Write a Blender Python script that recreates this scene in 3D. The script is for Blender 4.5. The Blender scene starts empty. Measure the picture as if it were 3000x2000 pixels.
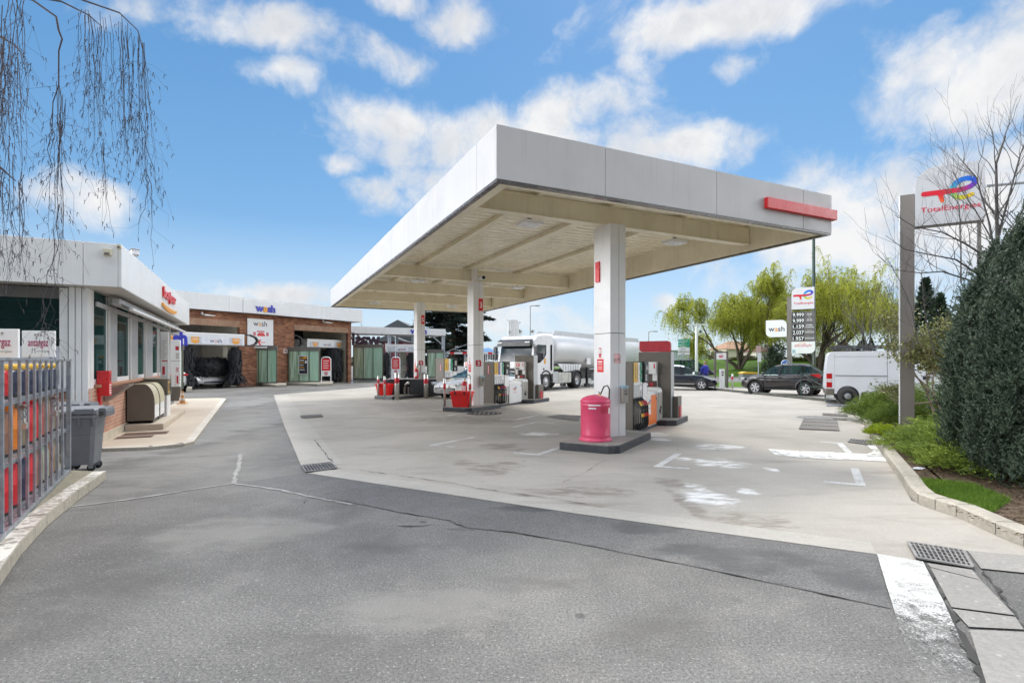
import bpy, bmesh, math, random
import numpy as np
from mathutils import Vector, Matrix

random.seed(7)
C = bpy.context.scene.collection
PI = math.pi
# ---------------------------------------------------------------- survey of the site
# eye 1.65 m above the forecourt, level camera; bearings measured on the photograph give real ground positions
F, HX, HY, CH = 1545.0, 1500.0, 1060.0, 1.65

def G(px, py, z=0.0):
    Y = F * (CH - z) / (py - HY)
    return Vector(((px - HX) / F * Y, Y, z))

def A(px, py, Y):
    return Vector(((px - HX) / F * Y, Y, CH + (HY - py) / F * Y))

def along(O, d, px):
    r = (px - HX) / F
    return (r * O[1] - O[0]) / (d[0] - r * d[1])

def zat(Y, py):
    return CH + (HY - py) / F * Y

# ---------------------------------------------------------------- node helpers
class NT:
    def __init__(s, tree):
        s.t = tree; s.n = tree.nodes; s.l = tree.links
    def new(s, typ, **kw):
        n = s.n.new(typ)
        for k, v in kw.items():
            setattr(n, k, v)
        return n
    def set(s, sock, v):
        if hasattr(v, 'links') or isinstance(v, bpy.types.NodeSocket):
            s.l.new(v, sock)
        else:
            sock.default_value = v
    def math(s, op, a, b=None, c=None, clamp=False):
        n = s.new('ShaderNodeMath', operation=op, use_clamp=clamp)
        s.set(n.inputs[0], a)
        if b is not None: s.set(n.inputs[1], b)
        if c is not None: s.set(n.inputs[2], c)
        return n.outputs[0]
    def vmath(s, op, a, b=None, scale=None):
        n = s.new('ShaderNodeVectorMath', operation=op)
        s.set(n.inputs[0], a)
        if b is not None: s.set(n.inputs[1], b)
        if scale is not None: s.set(n.inputs['Scale'], scale)
        return n.outputs['Value'] if op in ('DOT_PRODUCT', 'LENGTH', 'DISTANCE') else n.outputs[0]
    def noise(s, vec, scale, detail=3, rough=0.55, dist=0.0):
        n = s.new('ShaderNodeTexNoise')
        if vec is not None: s.l.new(vec, n.inputs['Vector'])
        n.inputs['Scale'].default_value = scale
        n.inputs['Detail'].default_value = detail
        n.inputs['Roughness'].default_value = rough
        n.inputs['Distortion'].default_value = dist
        return n.outputs[0]
    def smooth(s, v, a, b, c=0.0, d=1.0):
        n = s.new('ShaderNodeMapRange', interpolation_type='SMOOTHSTEP')
        s.set(n.inputs[0], v)
        n.inputs[1].default_value = a; n.inputs[2].default_value = b
        n.inputs[3].default_value = c; n.inputs[4].default_value = d
        return n.outputs[0]
    def mix(s, f, a, b, mode='MIX'):
        n = s.new('ShaderNodeMix', data_type='RGBA', blend_type=mode)
        s.set(n.inputs[0], f)
        s.set(n.inputs[6], a if not isinstance(a, tuple) else (*a[:3], 1))
        s.set(n.inputs[7], b if not isinstance(b, tuple) else (*b[:3], 1))
        return n.outputs[2]
    def ramp(s, f, stops):
        n = s.new('ShaderNodeValToRGB')
        e = n.color_ramp.elements
        while len(e) < len(stops): e.new(0.5)
        for i, (p, c) in enumerate(stops):
            e[i].position = p
            e[i].color = (*c[:3], 1) if isinstance(c, tuple) else (c, c, c, 1)
        s.set(n.inputs[0], f)
        return n.outputs[0]

MATS = {}
def mk(name):
    m = bpy.data.materials.new(name); m.use_nodes = True
    nt = NT(m.node_tree)
    b = m.node_tree.nodes['Principled BSDF']
    return m, nt, b

def mat(name, col, rough=0.5, metal=0.0, var=0.08, scale=3.0, bump=0.0, bscale=60.0, spec=0.5, dirt=0.0, dirtcol=(0.12, 0.10, 0.08), coat=0.0, streak=0.0):
    """plain painted / metal / plastic surface with mild unevenness, bump and dirt blotches"""
    if name in MATS: return MATS[name]
    m, nt, b = mk(name)
    tc = nt.new('ShaderNodeTexCoord').outputs['Object']
    n1 = nt.noise(tc, scale, 5, 0.6)
    f = nt.smooth(n1, 0.3, 0.7)
    lo = tuple(c * (1 - var) for c in col); hi = tuple(min(1, c * (1 + var)) for c in col)
    c = nt.mix(f, lo, hi)
    if dirt:
        n2 = nt.noise(tc, scale * 0.7, 7, 0.7, 0.6)
        c = nt.mix(nt.smooth(n2, 0.48, 0.75, 0, dirt), c, dirtcol)
    if streak:      # rain-washed vertical runs of grime
        mp = nt.new('ShaderNodeMapping'); nt.l.new(tc, mp.inputs[0]); mp.inputs['Scale'].default_value = (7, 7, .35)
        mp2 = nt.new('ShaderNodeMapping'); nt.l.new(tc, mp2.inputs[0]); mp2.inputs['Scale'].default_value = (.5, .5, 2.5)
        st = nt.math('MULTIPLY', nt.smooth(nt.noise(mp.outputs[0], 1.0, 6, .7), .48, .78), nt.smooth(nt.noise(mp2.outputs[0], 1.0, 4), .3, .65))
        c = nt.mix(nt.math('MULTIPLY', st, streak), c, dirtcol)
    nt.set(b.inputs['Base Color'], c)
    nt.set(b.inputs['Roughness'], nt.smooth(nt.noise(tc, scale * 2.3, 4), 0.25, 0.75, max(0.03, rough - 0.08), min(1, rough + 0.08)))
    b.inputs['Metallic'].default_value = metal
    b.inputs['Specular IOR Level'].default_value = spec
    if coat: b.inputs['Coat Weight'].default_value = coat; b.inputs['Coat Roughness'].default_value = 0.05
    if bump:
        bn = nt.new('ShaderNodeBump'); bn.inputs['Strength'].default_value = bump; bn.inputs['Distance'].default_value = 0.01
        nt.l.new(nt.noise(tc, bscale, 3), bn.inputs['Height'])
        nt.l.new(bn.outputs[0], b.inputs['Normal'])
    MATS[name] = m
    return m

def leafmat(name, dark, light, rough=0.6, sheen=0.3, trans=0.3, clump=0.8):
    if name in MATS: return MATS[name]
    m, nt, b = mk(name)
    geo = nt.new('ShaderNodeNewGeometry')
    f = nt.math('MULTIPLY', geo.outputs['Random Per Island'], 0.55)
    n = nt.smooth(nt.noise(geo.outputs['Position'], clump, 3), 0.35, 0.65)
    f = nt.math('ADD', f, nt.math('MULTIPLY', n, 0.45))
    c = nt.mix(f, dark, light)
    nt.set(b.inputs['Base Color'], c)
    b.inputs['Roughness'].default_value = rough
    b.inputs['Specular IOR Level'].default_value = sheen
    if trans:
        tr = nt.new('ShaderNodeBsdfTranslucent'); nt.set(tr.inputs[0], c)
        mx = nt.new('ShaderNodeMixShader'); mx.inputs[0].default_value = trans
        nt.l.new(b.outputs[0], mx.inputs[1]); nt.l.new(tr.outputs[0], mx.inputs[2])
        nt.l.new(mx.outputs[0], m.node_tree.nodes['Material Output'].inputs[0])
    MATS[name] = m
    return m

def attrmat(name, rough=0.35):
    if name in MATS: return MATS[name]
    m, nt, b = mk(name)
    a = nt.new('ShaderNodeVertexColor'); a.layer_name = 'Col'
    nt.l.new(a.outputs[0], b.inputs['Base Color']); b.inputs['Roughness'].default_value = rough
    MATS[name] = m
    return m

# ---------------------------------------------------------------- mesh builder
_TC = {}
def text_geo(s, bold=0.0, shear=0.0):
    key = (s, bold, shear)
    if key not in _TC:
        cu = bpy.data.curves.new('t', 'FONT'); cu.body = s; cu.size = 1.0; cu.offset = bold; cu.shear = shear
        cu.resolution_u = 3
        o = bpy.data.objects.new('t', cu); C.objects.link(o)
        dg = bpy.context.evaluated_depsgraph_get(); dg.update()
        me = o.evaluated_get(dg).to_mesh()
        vs = [tuple(v.co[:2]) for v in me.vertices]; fs = [tuple(p.vertices) for p in me.polygons]
        o.evaluated_get(dg).to_mesh_clear()
        bpy.data.objects.remove(o); bpy.data.curves.remove(cu)
        _TC[key] = (vs, fs)
    return _TC[key]

class MB:
    def __init__(s):
        s.v = []; s.f = []; s.m = []; s.sm = []; s.mats = []; s.M = None
    def mi(s, m):
        if m not in s.mats: s.mats.append(m)
        return s.mats.index(m)
    def add(s, vs, fs, m, smooth=False):
        b = len(s.v); k = s.mi(m)
        if s.M is not None: vs = [tuple(s.M @ Vector(v)) for v in vs]
        s.v += [tuple(v) for v in vs]
        for f in fs:
            s.f.append(tuple(i + b for i in f)); s.m.append(k); s.sm.append(smooth)
        return s
    def box(s, x0, x1, y0, y1, z0, z1, m):
        v = [(x0, y0, z0), (x1, y0, z0), (x1, y1, z0), (x0, y1, z0), (x0, y0, z1), (x1, y0, z1), (x1, y1, z1), (x0, y1, z1)]
        f = [(0, 3, 2, 1), (4, 5, 6, 7), (0, 1, 5, 4), (1, 2, 6, 5), (2, 3, 7, 6), (3, 0, 4, 7)]
        return s.add(v, f, m)
    def cbox(s, c, d, m, rz=0.0):
        cx, cy, cz = c; a, b, h = d[0] / 2, d[1] / 2, d[2] / 2
        R = Matrix.Rotation(rz, 3, 'Z')
        v = [tuple(R @ Vector((x * a, y * b, z * h)) + Vector(c)) for z in (-1, 1) for x, y in ((-1, -1), (1, -1), (1, 1), (-1, 1))]
        f = [(0, 3, 2, 1), (4, 5, 6, 7), (0, 1, 5, 4), (1, 2, 6, 5), (2, 3, 7, 6), (3, 0, 4, 7)]
        return s.add(v, f, m)
    def beam(s, p0, p1, w, h, m):
        p0 = Vector(p0); p1 = Vector(p1); d = (p1 - p0).normalized()
        side = d.cross(Vector((0, 0, 1)))
        if side.length < 1e-4: side = Vector((1, 0, 0))
        side.normalize(); up = side.cross(d)
        v = [tuple(p + side * a * w / 2 + up * b * h / 2) for p in (p0, p1) for a, b in ((-1, -1), (1, -1), (1, 1), (-1, 1))]
        f = [(0, 3, 2, 1), (4, 5, 6, 7), (0, 1, 5, 4), (1, 2, 6, 5), (2, 3, 7, 6), (3, 0, 4, 7)]
        return s.add(v, [tuple(reversed(q)) for q in f], m)
    def cyl(s, p0, p1, r0, m, r1=None, n=14, smooth=True, caps=True):
        return s.tube([p0, p1], [r0, r0 if r1 is None else r1], m, n, smooth, caps)
    def tube(s, pts, r, m, n=6, smooth=True, caps=True):
        pts = [Vector(p) for p in pts]
        if not isinstance(r, (list, tuple)): r = [r] * len(pts)
        vs = []; fs = []; prev = None
        for i, p in enumerate(pts):
            d = (pts[min(i + 1, len(pts) - 1)] - pts[max(i - 1, 0)])
            d = d.normalized() if d.length > 1e-9 else Vector((0, 0, 1))
            if prev is None:
                a = d.cross(Vector((0, 0, 1)))
                if a.length < 1e-3: a = d.cross(Vector((0, 1, 0)))
                a.normalize()
            else:
                a = prev - d * prev.dot(d)
                if a.length < 1e-4: a = d.cross(Vector((0.3, 1, 0.2)))
                a.normalize()
            prev = a; b = d.cross(a)
            for k in range(n):
                t = 2 * PI * k / n
                vs.append(p + (a * math.cos(t) + b * math.sin(t)) * r[i])
        for i in range(len(pts) - 1):
            for k in range(n):
                k2 = (k + 1) % n
                fs.append((i * n + k, i * n + k2, (i + 1) * n + k2, (i + 1) * n + k))
        s.add(vs, fs, m, smooth)
        if caps and n > 2:
            b0 = [tuple(v) for v in vs[:n]]; b1 = [tuple(v) for v in vs[-n:]]
            s.add(b0, [tuple(reversed(range(n)))], m); s.add(b1, [tuple(range(n))], m)
        return s
    def prism(s, poly, z0, z1, m, mtop=None):
        n = len(poly)
        a = sum(poly[i][0] * poly[(i + 1) % n][1] - poly[(i + 1) % n][0] * poly[i][1] for i in range(n))
        if a < 0: poly = poly[::-1]
        v = [(p[0], p[1], z0) for p in poly] + [(p[0], p[1], z1) for p in poly]
        f = [tuple(reversed(range(n)))] + [(i, (i + 1) % n, n + (i + 1) % n, n + i) for i in range(n)]
        s.add(v, f, m); s.add(v[n:], [tuple(range(n))], mtop or m)
        return s
    def extr(s, poly, axis, a, b, m, smooth=False):
        """polygon in the plane normal to axis ('x': poly=(y,z); 'y': poly=(x,z)), extruded from a to b"""
        n = len(poly)
        f2 = (lambda p, t: (t, p[0], p[1])) if axis == 'x' else (lambda p, t: (p[0], t, p[1]))
        ar = sum(poly[i][0] * poly[(i + 1) % n][1] - poly[(i + 1) % n][0] * poly[i][1] for i in range(n))
        if (ar < 0) == (axis == 'x'): poly = poly[::-1]
        if axis == 'y': pass
        v = [f2(p, a) for p in poly] + [f2(p, b) for p in poly]
        f = [tuple(reversed(range(n))), tuple(range(n, 2 * n))]
        s.add(v, f, m)
        s.add(v, [(i, (i + 1) % n, n + (i + 1) % n, n + i) for i in range(n)], m, smooth)
        return s
    def lathe(s, prof, m, n=24, c=(0, 0, 0), axis='z', smooth=True):
        vs = []; fs = []
        for r, h in prof:
            for k in range(n):
                t = 2 * PI * k / n; x, y = r * math.cos(t), r * math.sin(t)
                if axis == 'z': p = (x, y, h)
                elif axis == 'x': p = (h, x, y)
                else: p = (y, h, x)
                vs.append((p[0] + c[0], p[1] + c[1], p[2] + c[2]))
        for i in range(len(prof) - 1):
            for k in range(n):
                k2 = (k + 1) % n
                fs.append((i * n + k, i * n + k2, (i + 1) * n + k2, (i + 1) * n + k))
        s.add(vs, fs, m, smooth)
        return s
    def quad(s, a, b, c, d, m):
        return s.add([a, b, c, d], [(0, 1, 2, 3)], m)
    def text(s, body, h, o, xd, up, m, bold=0.0, align='C', wide=1.0, shear=0.0, depth=0.0, fit=None):
        vs, fs = text_geo(body, bold, shear)
        if not vs: return s
        xs = [v[0] for v in vs]; x0, x1 = min(xs), max(xs)
        k = h / 0.72
        if fit: wide = fit / ((x1 - x0) * k)
        off = {'C': (x0 + x1) / 2, 'L': x0, 'R': x1}[align]
        xd = Vector(xd).normalized(); up = Vector(up).normalized(); o = Vector(o)
        V = [o + xd * (x - off) * k * wide + up * y * k for x, y in vs]
        s.add(V, fs, m)
        if depth:
            nn = xd.cross(up); n = len(V)
            ec = {}
            for f in fs:
                for i in range(len(f)):
                    e = (f[i], f[(i + 1) % len(f)])
                    ec[e] = 1
            side = [e for e in ec if (e[1], e[0]) not in ec]
            V2 = V + [v - nn * depth for v in V]
            s.add(V2, [(b, a, a + n, b + n) for a, b in side], m)
        return s
    def build(s, name, parent=None, bevel=0.0, loc=None, rz=0.0, seg=2, col=None):
        me = bpy.data.meshes.new(name)
        me.from_pydata(s.v, [], s.f)
        for m in s.mats: me.materials.append(m)
        me.polygons.foreach_set('material_index', s.m)
        me.polygons.foreach_set('use_smooth', s.sm)
        if col:
            at = me.color_attributes.new('Col', 'FLOAT_COLOR', 'POINT')
            for i, c in enumerate(col): at.data[i].color = (*c, 1)
        me.update()
        o = bpy.data.objects.new(name, me); C.objects.link(o)
        if parent: o.parent = parent
        if loc is not None: o.location = loc
        o.rotation_euler.z = rz
        if bevel:
            md = o.modifiers.new('bevel', 'BEVEL'); md.width = bevel; md.segments = seg; md.limit_method = 'ANGLE'
            md.angle_limit = 0.6; md.harden_normals = False
        return o

def tag(o, label=None, cat=None, group=None, kind=None):
    if label: o['label'] = label
    if cat: o['category'] = cat
    if group: o['group'] = group
    if kind: o['kind'] = kind
    return o

def thing(name, label, cat, loc=(0, 0, 0), rz=0.0, group=None):
    o = bpy.data.objects.new(name, None); C.objects.link(o)
    o.empty_display_size = 0.2
    o.location = loc; o.rotation_euler = (0, 0, rz)
    return tag(o, label, cat, group)

def dup(root, loc, rz, label=None, group=None):
    def cp(o, par):
        c = o.copy(); C.objects.link(c)
        if par: c.parent = par
        for ch in list(o.children): cp(ch, c)
        return c
    r = cp(root, None); r.location = loc; r.rotation_euler = (0, 0, rz)
    if label: r['label'] = label
    if group: r['group'] = group
    return r

def npmesh(name, verts, faces, material, parent=None, smooth=False):
    """big quad/tri soups from numpy arrays"""
    me = bpy.data.meshes.new(name)
    nv, nf, k = len(verts), len(faces), faces.shape[1]
    me.vertices.add(nv); me.vertices.foreach_set('co', verts.astype(np.float32).ravel())
    me.loops.add(nf * k); me.loops.foreach_set('vertex_index', faces.astype(np.int32).ravel())
    me.polygons.add(nf); me.polygons.foreach_set('loop_start', np.arange(0, nf * k, k, dtype=np.int32))
    me.polygons.foreach_set('loop_total', np.full(nf, k, dtype=np.int32))
    me.polygons.foreach_set('use_smooth', np.full(nf, smooth))
    me.update(calc_edges=True)
    me.materials.append(material)
    o = bpy.data.objects.new(name, me); C.objects.link(o)
    if parent: o.parent = parent
    return o

RNG = np.random.default_rng(11)
def leaf_quads(cent, length, width, dirs=None, jitter=1.0, droop=0.0):
    """one small leaf quad at each centre, pointing along dirs (plus jitter)"""
    n = len(cent)
    d = RNG.normal(size=(n, 3)) * jitter
    if dirs is not None: d = d + dirs
    d[:, 2] -= droop
    d /= np.linalg.norm(d, axis=1, keepdims=True) + 1e-9
    a = RNG.normal(size=(n, 3)); s = np.cross(d, a); s /= np.linalg.norm(s, axis=1, keepdims=True) + 1e-9
    L = (length * RNG.uniform(0.6, 1.3, n))[:, None]; W = (width * RNG.uniform(0.6, 1.3, n))[:, None]
    v = np.stack([cent - d * L * .5, cent + s * W * .5, cent + d * L * .5, cent - s * W * .5], 1).reshape(-1, 3)
    f = np.arange(n * 4).reshape(-1, 4)
    return v, f

def pl_at(poly, x):
    """piecewise-linear lookup"""
    if x <= poly[0][0]: return poly[0][1]
    for (a, b), (c, d) in zip(poly, poly[1:]):
        if x <= c: return b + (d - b) * (x - a) / (c - a) if c > a else d
    return poly[-1][1]
# ---------------------------------------------------------------- camera, sun, sky
sc = bpy.context.scene
cam = bpy.data.cameras.new('camera'); co = bpy.data.objects.new('camera', cam); C.objects.link(co)
cam.sensor_width = 36.0; cam.lens = 36.0 * F / 3000.0; cam.shift_y = (HY - 1000.0) / 3000.0
cam.clip_end = 3000.0; cam.clip_start = 0.05
co.location = (0, 0, CH); co.rotation_euler = (math.radians(90), 0, 0)
sc.camera = co
sc.view_settings.view_transform = 'Standard'; sc.view_settings.look = 'None'; sc.view_settings.gamma = 1.0
sc.view_settings.exposure = 1.5
sc.cycles.max_bounces = 8; sc.cycles.diffuse_bounces = 5; sc.cycles.transparent_max_bounces = 12
sc.cycles.use_denoising = True
sc.cycles.sample_clamp_indirect = 6.0

SUN_AZ, SUN_EL = math.radians(16.0), math.radians(52.0)     # azimuth from +Y towards +X
S = Vector((math.sin(SUN_AZ) * math.cos(SUN_EL), math.cos(SUN_AZ) * math.cos(SUN_EL), math.sin(SUN_EL)))
sun = bpy.data.lights.new('sun', 'SUN'); sun.energy = 0.8; sun.angle = math.radians(12.0); sun.color = (1.0, 0.95, 0.86)
so = bpy.data.objects.new('sun', sun); C.objects.link(so)
so.rotation_euler = (-S).to_track_quat('-Z', 'Y').to_euler(); so.location = (0, 0, 60)

w = bpy.data.worlds.new('World'); sc.world = w; w.use_nodes = True
nt = NT(w.node_tree); nt.n.clear()
sky = nt.new('ShaderNodeTexSky', sky_type='NISHITA'); sky.sun_disc = False
sky.sun_elevation = SUN_EL; sky.sun_rotation = SUN_AZ; sky.air_density = 1.0; sky.dust_density = 0.6; sky.ozone_density = 1.0
dirv = nt.new('ShaderNodeTexCoord').outputs['Generated']
dirv = nt.vmath('NORMALIZE', dirv)
sep = nt.new('ShaderNodeSeparateXYZ'); nt.l.new(dirv, sep.inputs[0])
def skydir(px, py):
    return Vector(((px - HX) / F, 1.0, (HY - py) / F)).normalized()
# banks of cloud: bearing (via photo px), half width, half height in radians, weight
CL = [(1500, 410, .36, .075, 1.0), (1120, 350, .12, .05, .95), (1720, 330, .16, .06, .95), (2020, 450, .13, .055, .9), (980, 495, .055, .03, .8), (1110, 580, .075, .05, .85), (1300, 520, .16, .07, .8),
      (1120, 185, .10, .045, .78), (1330, 95, .085, .05, .85), (1200, 15, .07, .03, .8), (650, 45, .20, .05, .85), (830, 240, .075, .04, .78), (480, 10, .12, .03, .8),
      (2130, 45, .24, .05, 1.05), (1760, 60, .08, .05, .66), (1890, 215, .055, .045, .7), (2170, 195, .08, .035, .62), (2880, 215, .16, .11, .95), (2720, 110, .10, .05, .75), (2960, 20, .1, .05, .7),
      (2680, 620, .32, .125, 1.0), (2450, 700, .2, .08, .9), (2470, 540, .10, .05, .85), (2900, 480, .16, .06, .85), (2350, 760, .20, .07, .72), (260, 610, .085, .055, .95),
      (820, 850, .13, .026, .95), (1520, 930, .16, .045, .8), (1950, 888, .045, .026, .95), (1850, 620, .22, .06, .66), (1480, 880, .1, .03, .7)]
acc = None
wn = nt.new('ShaderNodeTexNoise'); wn.inputs['Scale'].default_value = 5.0; wn.inputs['Detail'].default_value = 4.0
nt.l.new(dirv, wn.inputs['Vector'])
warp = nt.vmath('SCALE', nt.vmath('SUBTRACT', wn.outputs['Color'], (0.5, 0.5, 0.5)), scale=0.10)
wd = nt.vmath('ADD', dirv, warp)
for px, py, sa, sb, wt in CL:
    c = skydir(px, py); t = Vector((c.y, -c.x, 0)).normalized(); u = t.cross(c)
    a = nt.math('MULTIPLY', nt.vmath('DOT_PRODUCT', wd, tuple(t)), 1 / sa)
    a = nt.math('SUBTRACT', a, c.dot(t) / sa)
    b = nt.math('MULTIPLY', nt.math('SUBTRACT', nt.vmath('DOT_PRODUCT', wd, tuple(u)), c.dot(u)), 1 / sb)
    r2 = nt.math('ADD', nt.math('MULTIPLY', a, a), nt.math('MULTIPLY', b, b))
    front = nt.math('GREATER_THAN', nt.vmath('DOT_PRODUCT', dirv, tuple(c)), 0.3)
    g = nt.math('MULTIPLY', nt.math('POWER', 2.718, nt.math('MULTIPLY', r2, -0.9)), front)
    g = nt.math('MULTIPLY', g, wt)
    acc = g if acc is None else nt.math('MAXIMUM', acc, g)
# elsewhere in the sky (behind, beside, overhead): unseen cloud added for fill light
away = nt.math('MAXIMUM', nt.smooth(sep.outputs[1], 0.35, -0.15), nt.math('MAXIMUM', nt.smooth(nt.math('ABSOLUTE', sep.outputs[0]), 0.70, 0.85), nt.smooth(sep.outputs[2], 0.60, 0.8)))
back = nt.math('MULTIPLY', away, nt.smooth(nt.noise(dirv, 2.2, 4), 0.36, 0.56))
acc = nt.math('MAXIMUM', acc, back)
fine = nt.noise(wd, 11.0, 10, 0.60)
fine2 = nt.noise(wd, 4.5, 5, 0.55)
dens = nt.math('ADD', acc, nt.math('MULTIPLY', nt.math('SUBTRACT', fine, 0.5), 1.5))
dens = nt.math('ADD', dens, nt.math('MULTIPLY', nt.math('SUBTRACT', fine2, 0.5), 0.6))
cmask = nt.smooth(dens, 0.36, 0.98)
# thin veil towards the horizon
veil = nt.smooth(sep.outputs[2], 0.26, 0.0, 0.0, 0.55)
shade = nt.noise(nt.vmath('ADD', wd, (0.0, 0.0, 0.03)), 8.0, 8, 0.6)
core = nt.smooth(dens, 0.7, 1.5)
grey = nt.math('MULTIPLY', nt.smooth(shade, 0.38, 0.64), nt.math('ADD', nt.math('MULTIPLY', core, 0.65), 0.45))
ccol = nt.mix(grey, (1.0, 1.0, 1.0), (0.66, 0.70, 0.77))
STR = 0.10
K = 1.0 / (STR * 2.828)
# unseen cloud beside and above the view is brightened as added fill light
side_fill = nt.math('ADD', nt.smooth(sep.outputs[0], 0.68, 0.92, 0.0, 4.4), nt.smooth(sep.outputs[0], -0.68, -0.92, 0.0, 10.5))
top_fill = nt.smooth(sep.outputs[2], 0.62, 0.85, 0.0, 2.6)
behind = nt.smooth(nt.vmath('DOT_PRODUCT', dirv, (0.433, -0.901, 0.0)), 0.5, 0.9, 1.0, 0.12)  # unseen cloud behind the viewer dimmed to keep facing panels darker
backlit_and_fill = nt.math('MULTIPLY', nt.math('MULTIPLY', nt.math('ADD', nt.math('ADD', side_fill, top_fill), 0.93), K), behind)
bc = nt.new('ShaderNodeCombineColor')
for i in range(3): nt.l.new(backlit_and_fill, bc.inputs[i])
cloudc = nt.mix(1.0, ccol, bc.outputs[0], 'MULTIPLY')
nish = nt.mix(1.0, sky.outputs[0], (0.55, 0.70, 0.85), 'MULTIPLY')
clear = nt.ramp(sep.outputs[2], [(0.0, (0.62, 0.75, 0.86)), (0.10, (0.38, 0.59, 0.80)), (0.24, (0.185, 0.40, 0.66)), (0.42, (0.12, 0.325, 0.60)), (0.75, (0.05, 0.21, 0.52))])
clear = nt.mix(1.0, clear, (K, K, K), 'MULTIPLY')
blue = nt.mix(0.82, nish, clear)
skyc = nt.mix(veil, blue, (0.74 * K, 0.82 * K, 0.90 * K))
skyc = nt.mix(cmask, skyc, cloudc)
bg = nt.new('ShaderNodeBackground'); nt.l.new(skyc, bg.inputs[0]); bg.inputs[1].default_value = STR
wo = nt.new('ShaderNodeOutputWorld'); nt.l.new(bg.outputs[0], wo.inputs[0])
w.cycles.sampling_method = 'MANUAL'; w.cycles.sample_map_resolution = 512

# ---------------------------------------------------------------- ground materials
def gellipse(nt, P, px, py, rx, ry):
    c = G(px, py); sx = abs(G(px + rx, py).x - c.x); sy = abs(G(px, py - ry).y - c.y) + 1e-3
    d = nt.vmath('MULTIPLY', nt.vmath('SUBTRACT', P, (c.x, c.y, 0)), (1 / sx, 1 / sy, 0))
    return nt.smooth(nt.vmath('DOT_PRODUCT', d, d), 1.6, 0.0)

def ground_mat(name, base, speck, stain, warm, streak=0.0, bump=0.25, agg=140.0, spots=(), spec=0.5):
    m, nt, b = mk(name)
    P = nt.new('ShaderNodeNewGeometry').outputs['Position']
    big = nt.noise(P, 0.35, 6, 0.62, 0.4)
    med = nt.noise(P, 2.1, 6, 0.65, 0.3)
    fin = nt.math('ADD', nt.math('MULTIPLY', nt.noise(P, agg, 3, 0.7), 0.4), nt.math('MULTIPLY', nt.noise(P, agg * 0.33, 4, 0.8), 0.6))
    c = nt.mix(nt.smooth(big, 0.3, 0.7), tuple(x * (1 - stain) for x in base), tuple(x * (1 + stain * .7) for x in base))
    c = nt.mix(nt.smooth(med, 0.5, 0.78, 0, stain * 1.1), c, warm)
    k = nt.smooth(fin, 0.38, 0.62, 1 - speck, 1 + speck)
    kc = nt.new('ShaderNodeCombineColor'); 
    for i in range(3): nt.l.new(k, kc.inputs[i])
    c = nt.mix(1.0, c, kc.outputs[0], 'MULTIPLY')
    vo = nt.new('ShaderNodeTexVoronoi'); nt.l.new(P, vo.inputs['Vector']); vo.inputs['Scale'].default_value = agg * 0.30
    sp = nt.math('MULTIPLY', nt.smooth(vo.outputs['Distance'], 0.34, 0.12, 0, min(1, speck * 2.2)), nt.math('GREATER_THAN', vo.outputs['Color'], 0.72))
    c = nt.mix(sp, c, tuple(min(1, x * 2.3) for x in base))
    # small dark oil spots
    vo2 = nt.new('ShaderNodeTexVoronoi'); nt.l.new(nt.vmath('ADD', P, nt.vmath('SCALE', nt.new('ShaderNodeTexNoise').outputs[1], scale=0.0)), vo2.inputs['Vector']); vo2.inputs['Scale'].default_value = 1.7
    vo2.inputs['Randomness'].default_value = 1.0
    spot = nt.math('MULTIPLY', nt.smooth(nt.math('ADD', vo2.outputs['Distance'], nt.math('MULTIPLY', nt.noise(P, 18, 3), 0.07)), 0.12, 0.085, 0, 0.7), nt.smooth(big, 0.42, 0.6))
    c = nt.mix(spot, c, tuple(x * 0.35 for x in base))
    if streak:
        # tyre rubber and dirt dragged along the driving lane
        Mp = nt.new('ShaderNodeMapping'); nt.l.new(P, Mp.inputs[0]); Mp.inputs['Rotation'].default_value = (0, 0, math.radians(-60)); Mp.inputs['Scale'].default_value = (0.5, 2.2, 1)
        st = nt.noise(Mp.outputs[0], 1.0, 7, 0.66, 0.3)
        c = nt.mix(nt.smooth(st, 0.5, 0.8, 0, streak), c, (0.19, 0.16, 0.125))
        Mp2 = nt.new('ShaderNodeMapping'); nt.l.new(P, Mp2.inputs[0]); Mp2.inputs['Rotation'].default_value = (0, 0, math.radians(-25)); Mp2.inputs['Scale'].default_value = (0.4, 6.0, 1)
        st2 = nt.noise(Mp2.outputs[0], 1.3, 5, 0.6)
        c = nt.mix(nt.smooth(st2, 0.55, 0.75, 0, streak * .45), c, (0.22, 0.19, 0.155))
    for col, op, nsc, thr, lst in spots:
        acc = None
        for q in lst:
            e = gellipse(nt, P, *q); acc = e if acc is None else nt.math('MAXIMUM', acc, e)
        Mp3 = nt.new('ShaderNodeMapping'); nt.l.new(P, Mp3.inputs[0]); Mp3.inputs['Rotation'].default_value = (0, 0, math.radians(-60)); Mp3.inputs['Scale'].default_value = (0.6, 1.5, 1)
        nn = nt.noise(Mp3.outputs[0], nsc, 8, 0.66, 0.2)
        k = nt.math('ADD', acc, nt.math('MULTIPLY', nt.math('SUBTRACT', nn, 0.5), 2.4))
        c = nt.mix(nt.math('MULTIPLY', nt.smooth(k, thr, thr + 0.6), nt.math('MULTIPLY', nt.smooth(acc, 0.0, 0.25), op)), c, col)
    nt.set(b.inputs['Base Color'], c)
    nt.set(b.inputs['Roughness'], nt.smooth(med, 0.3, 0.75, 0.80, 0.58))
    b.inputs['Specular IOR Level'].default_value = spec
    bn = nt.new('ShaderNodeBump'); bn.inputs['Strength'].default_value = bump; bn.inputs['Distance'].default_value = 0.006
    nt.l.new(nt.math('ADD', fin, nt.math('MULTIPLY', med, 0.6)), bn.inputs['Height']); nt.l.new(bn.outputs[0], b.inputs['Normal'])
    MATS[name] = m
    return m
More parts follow.
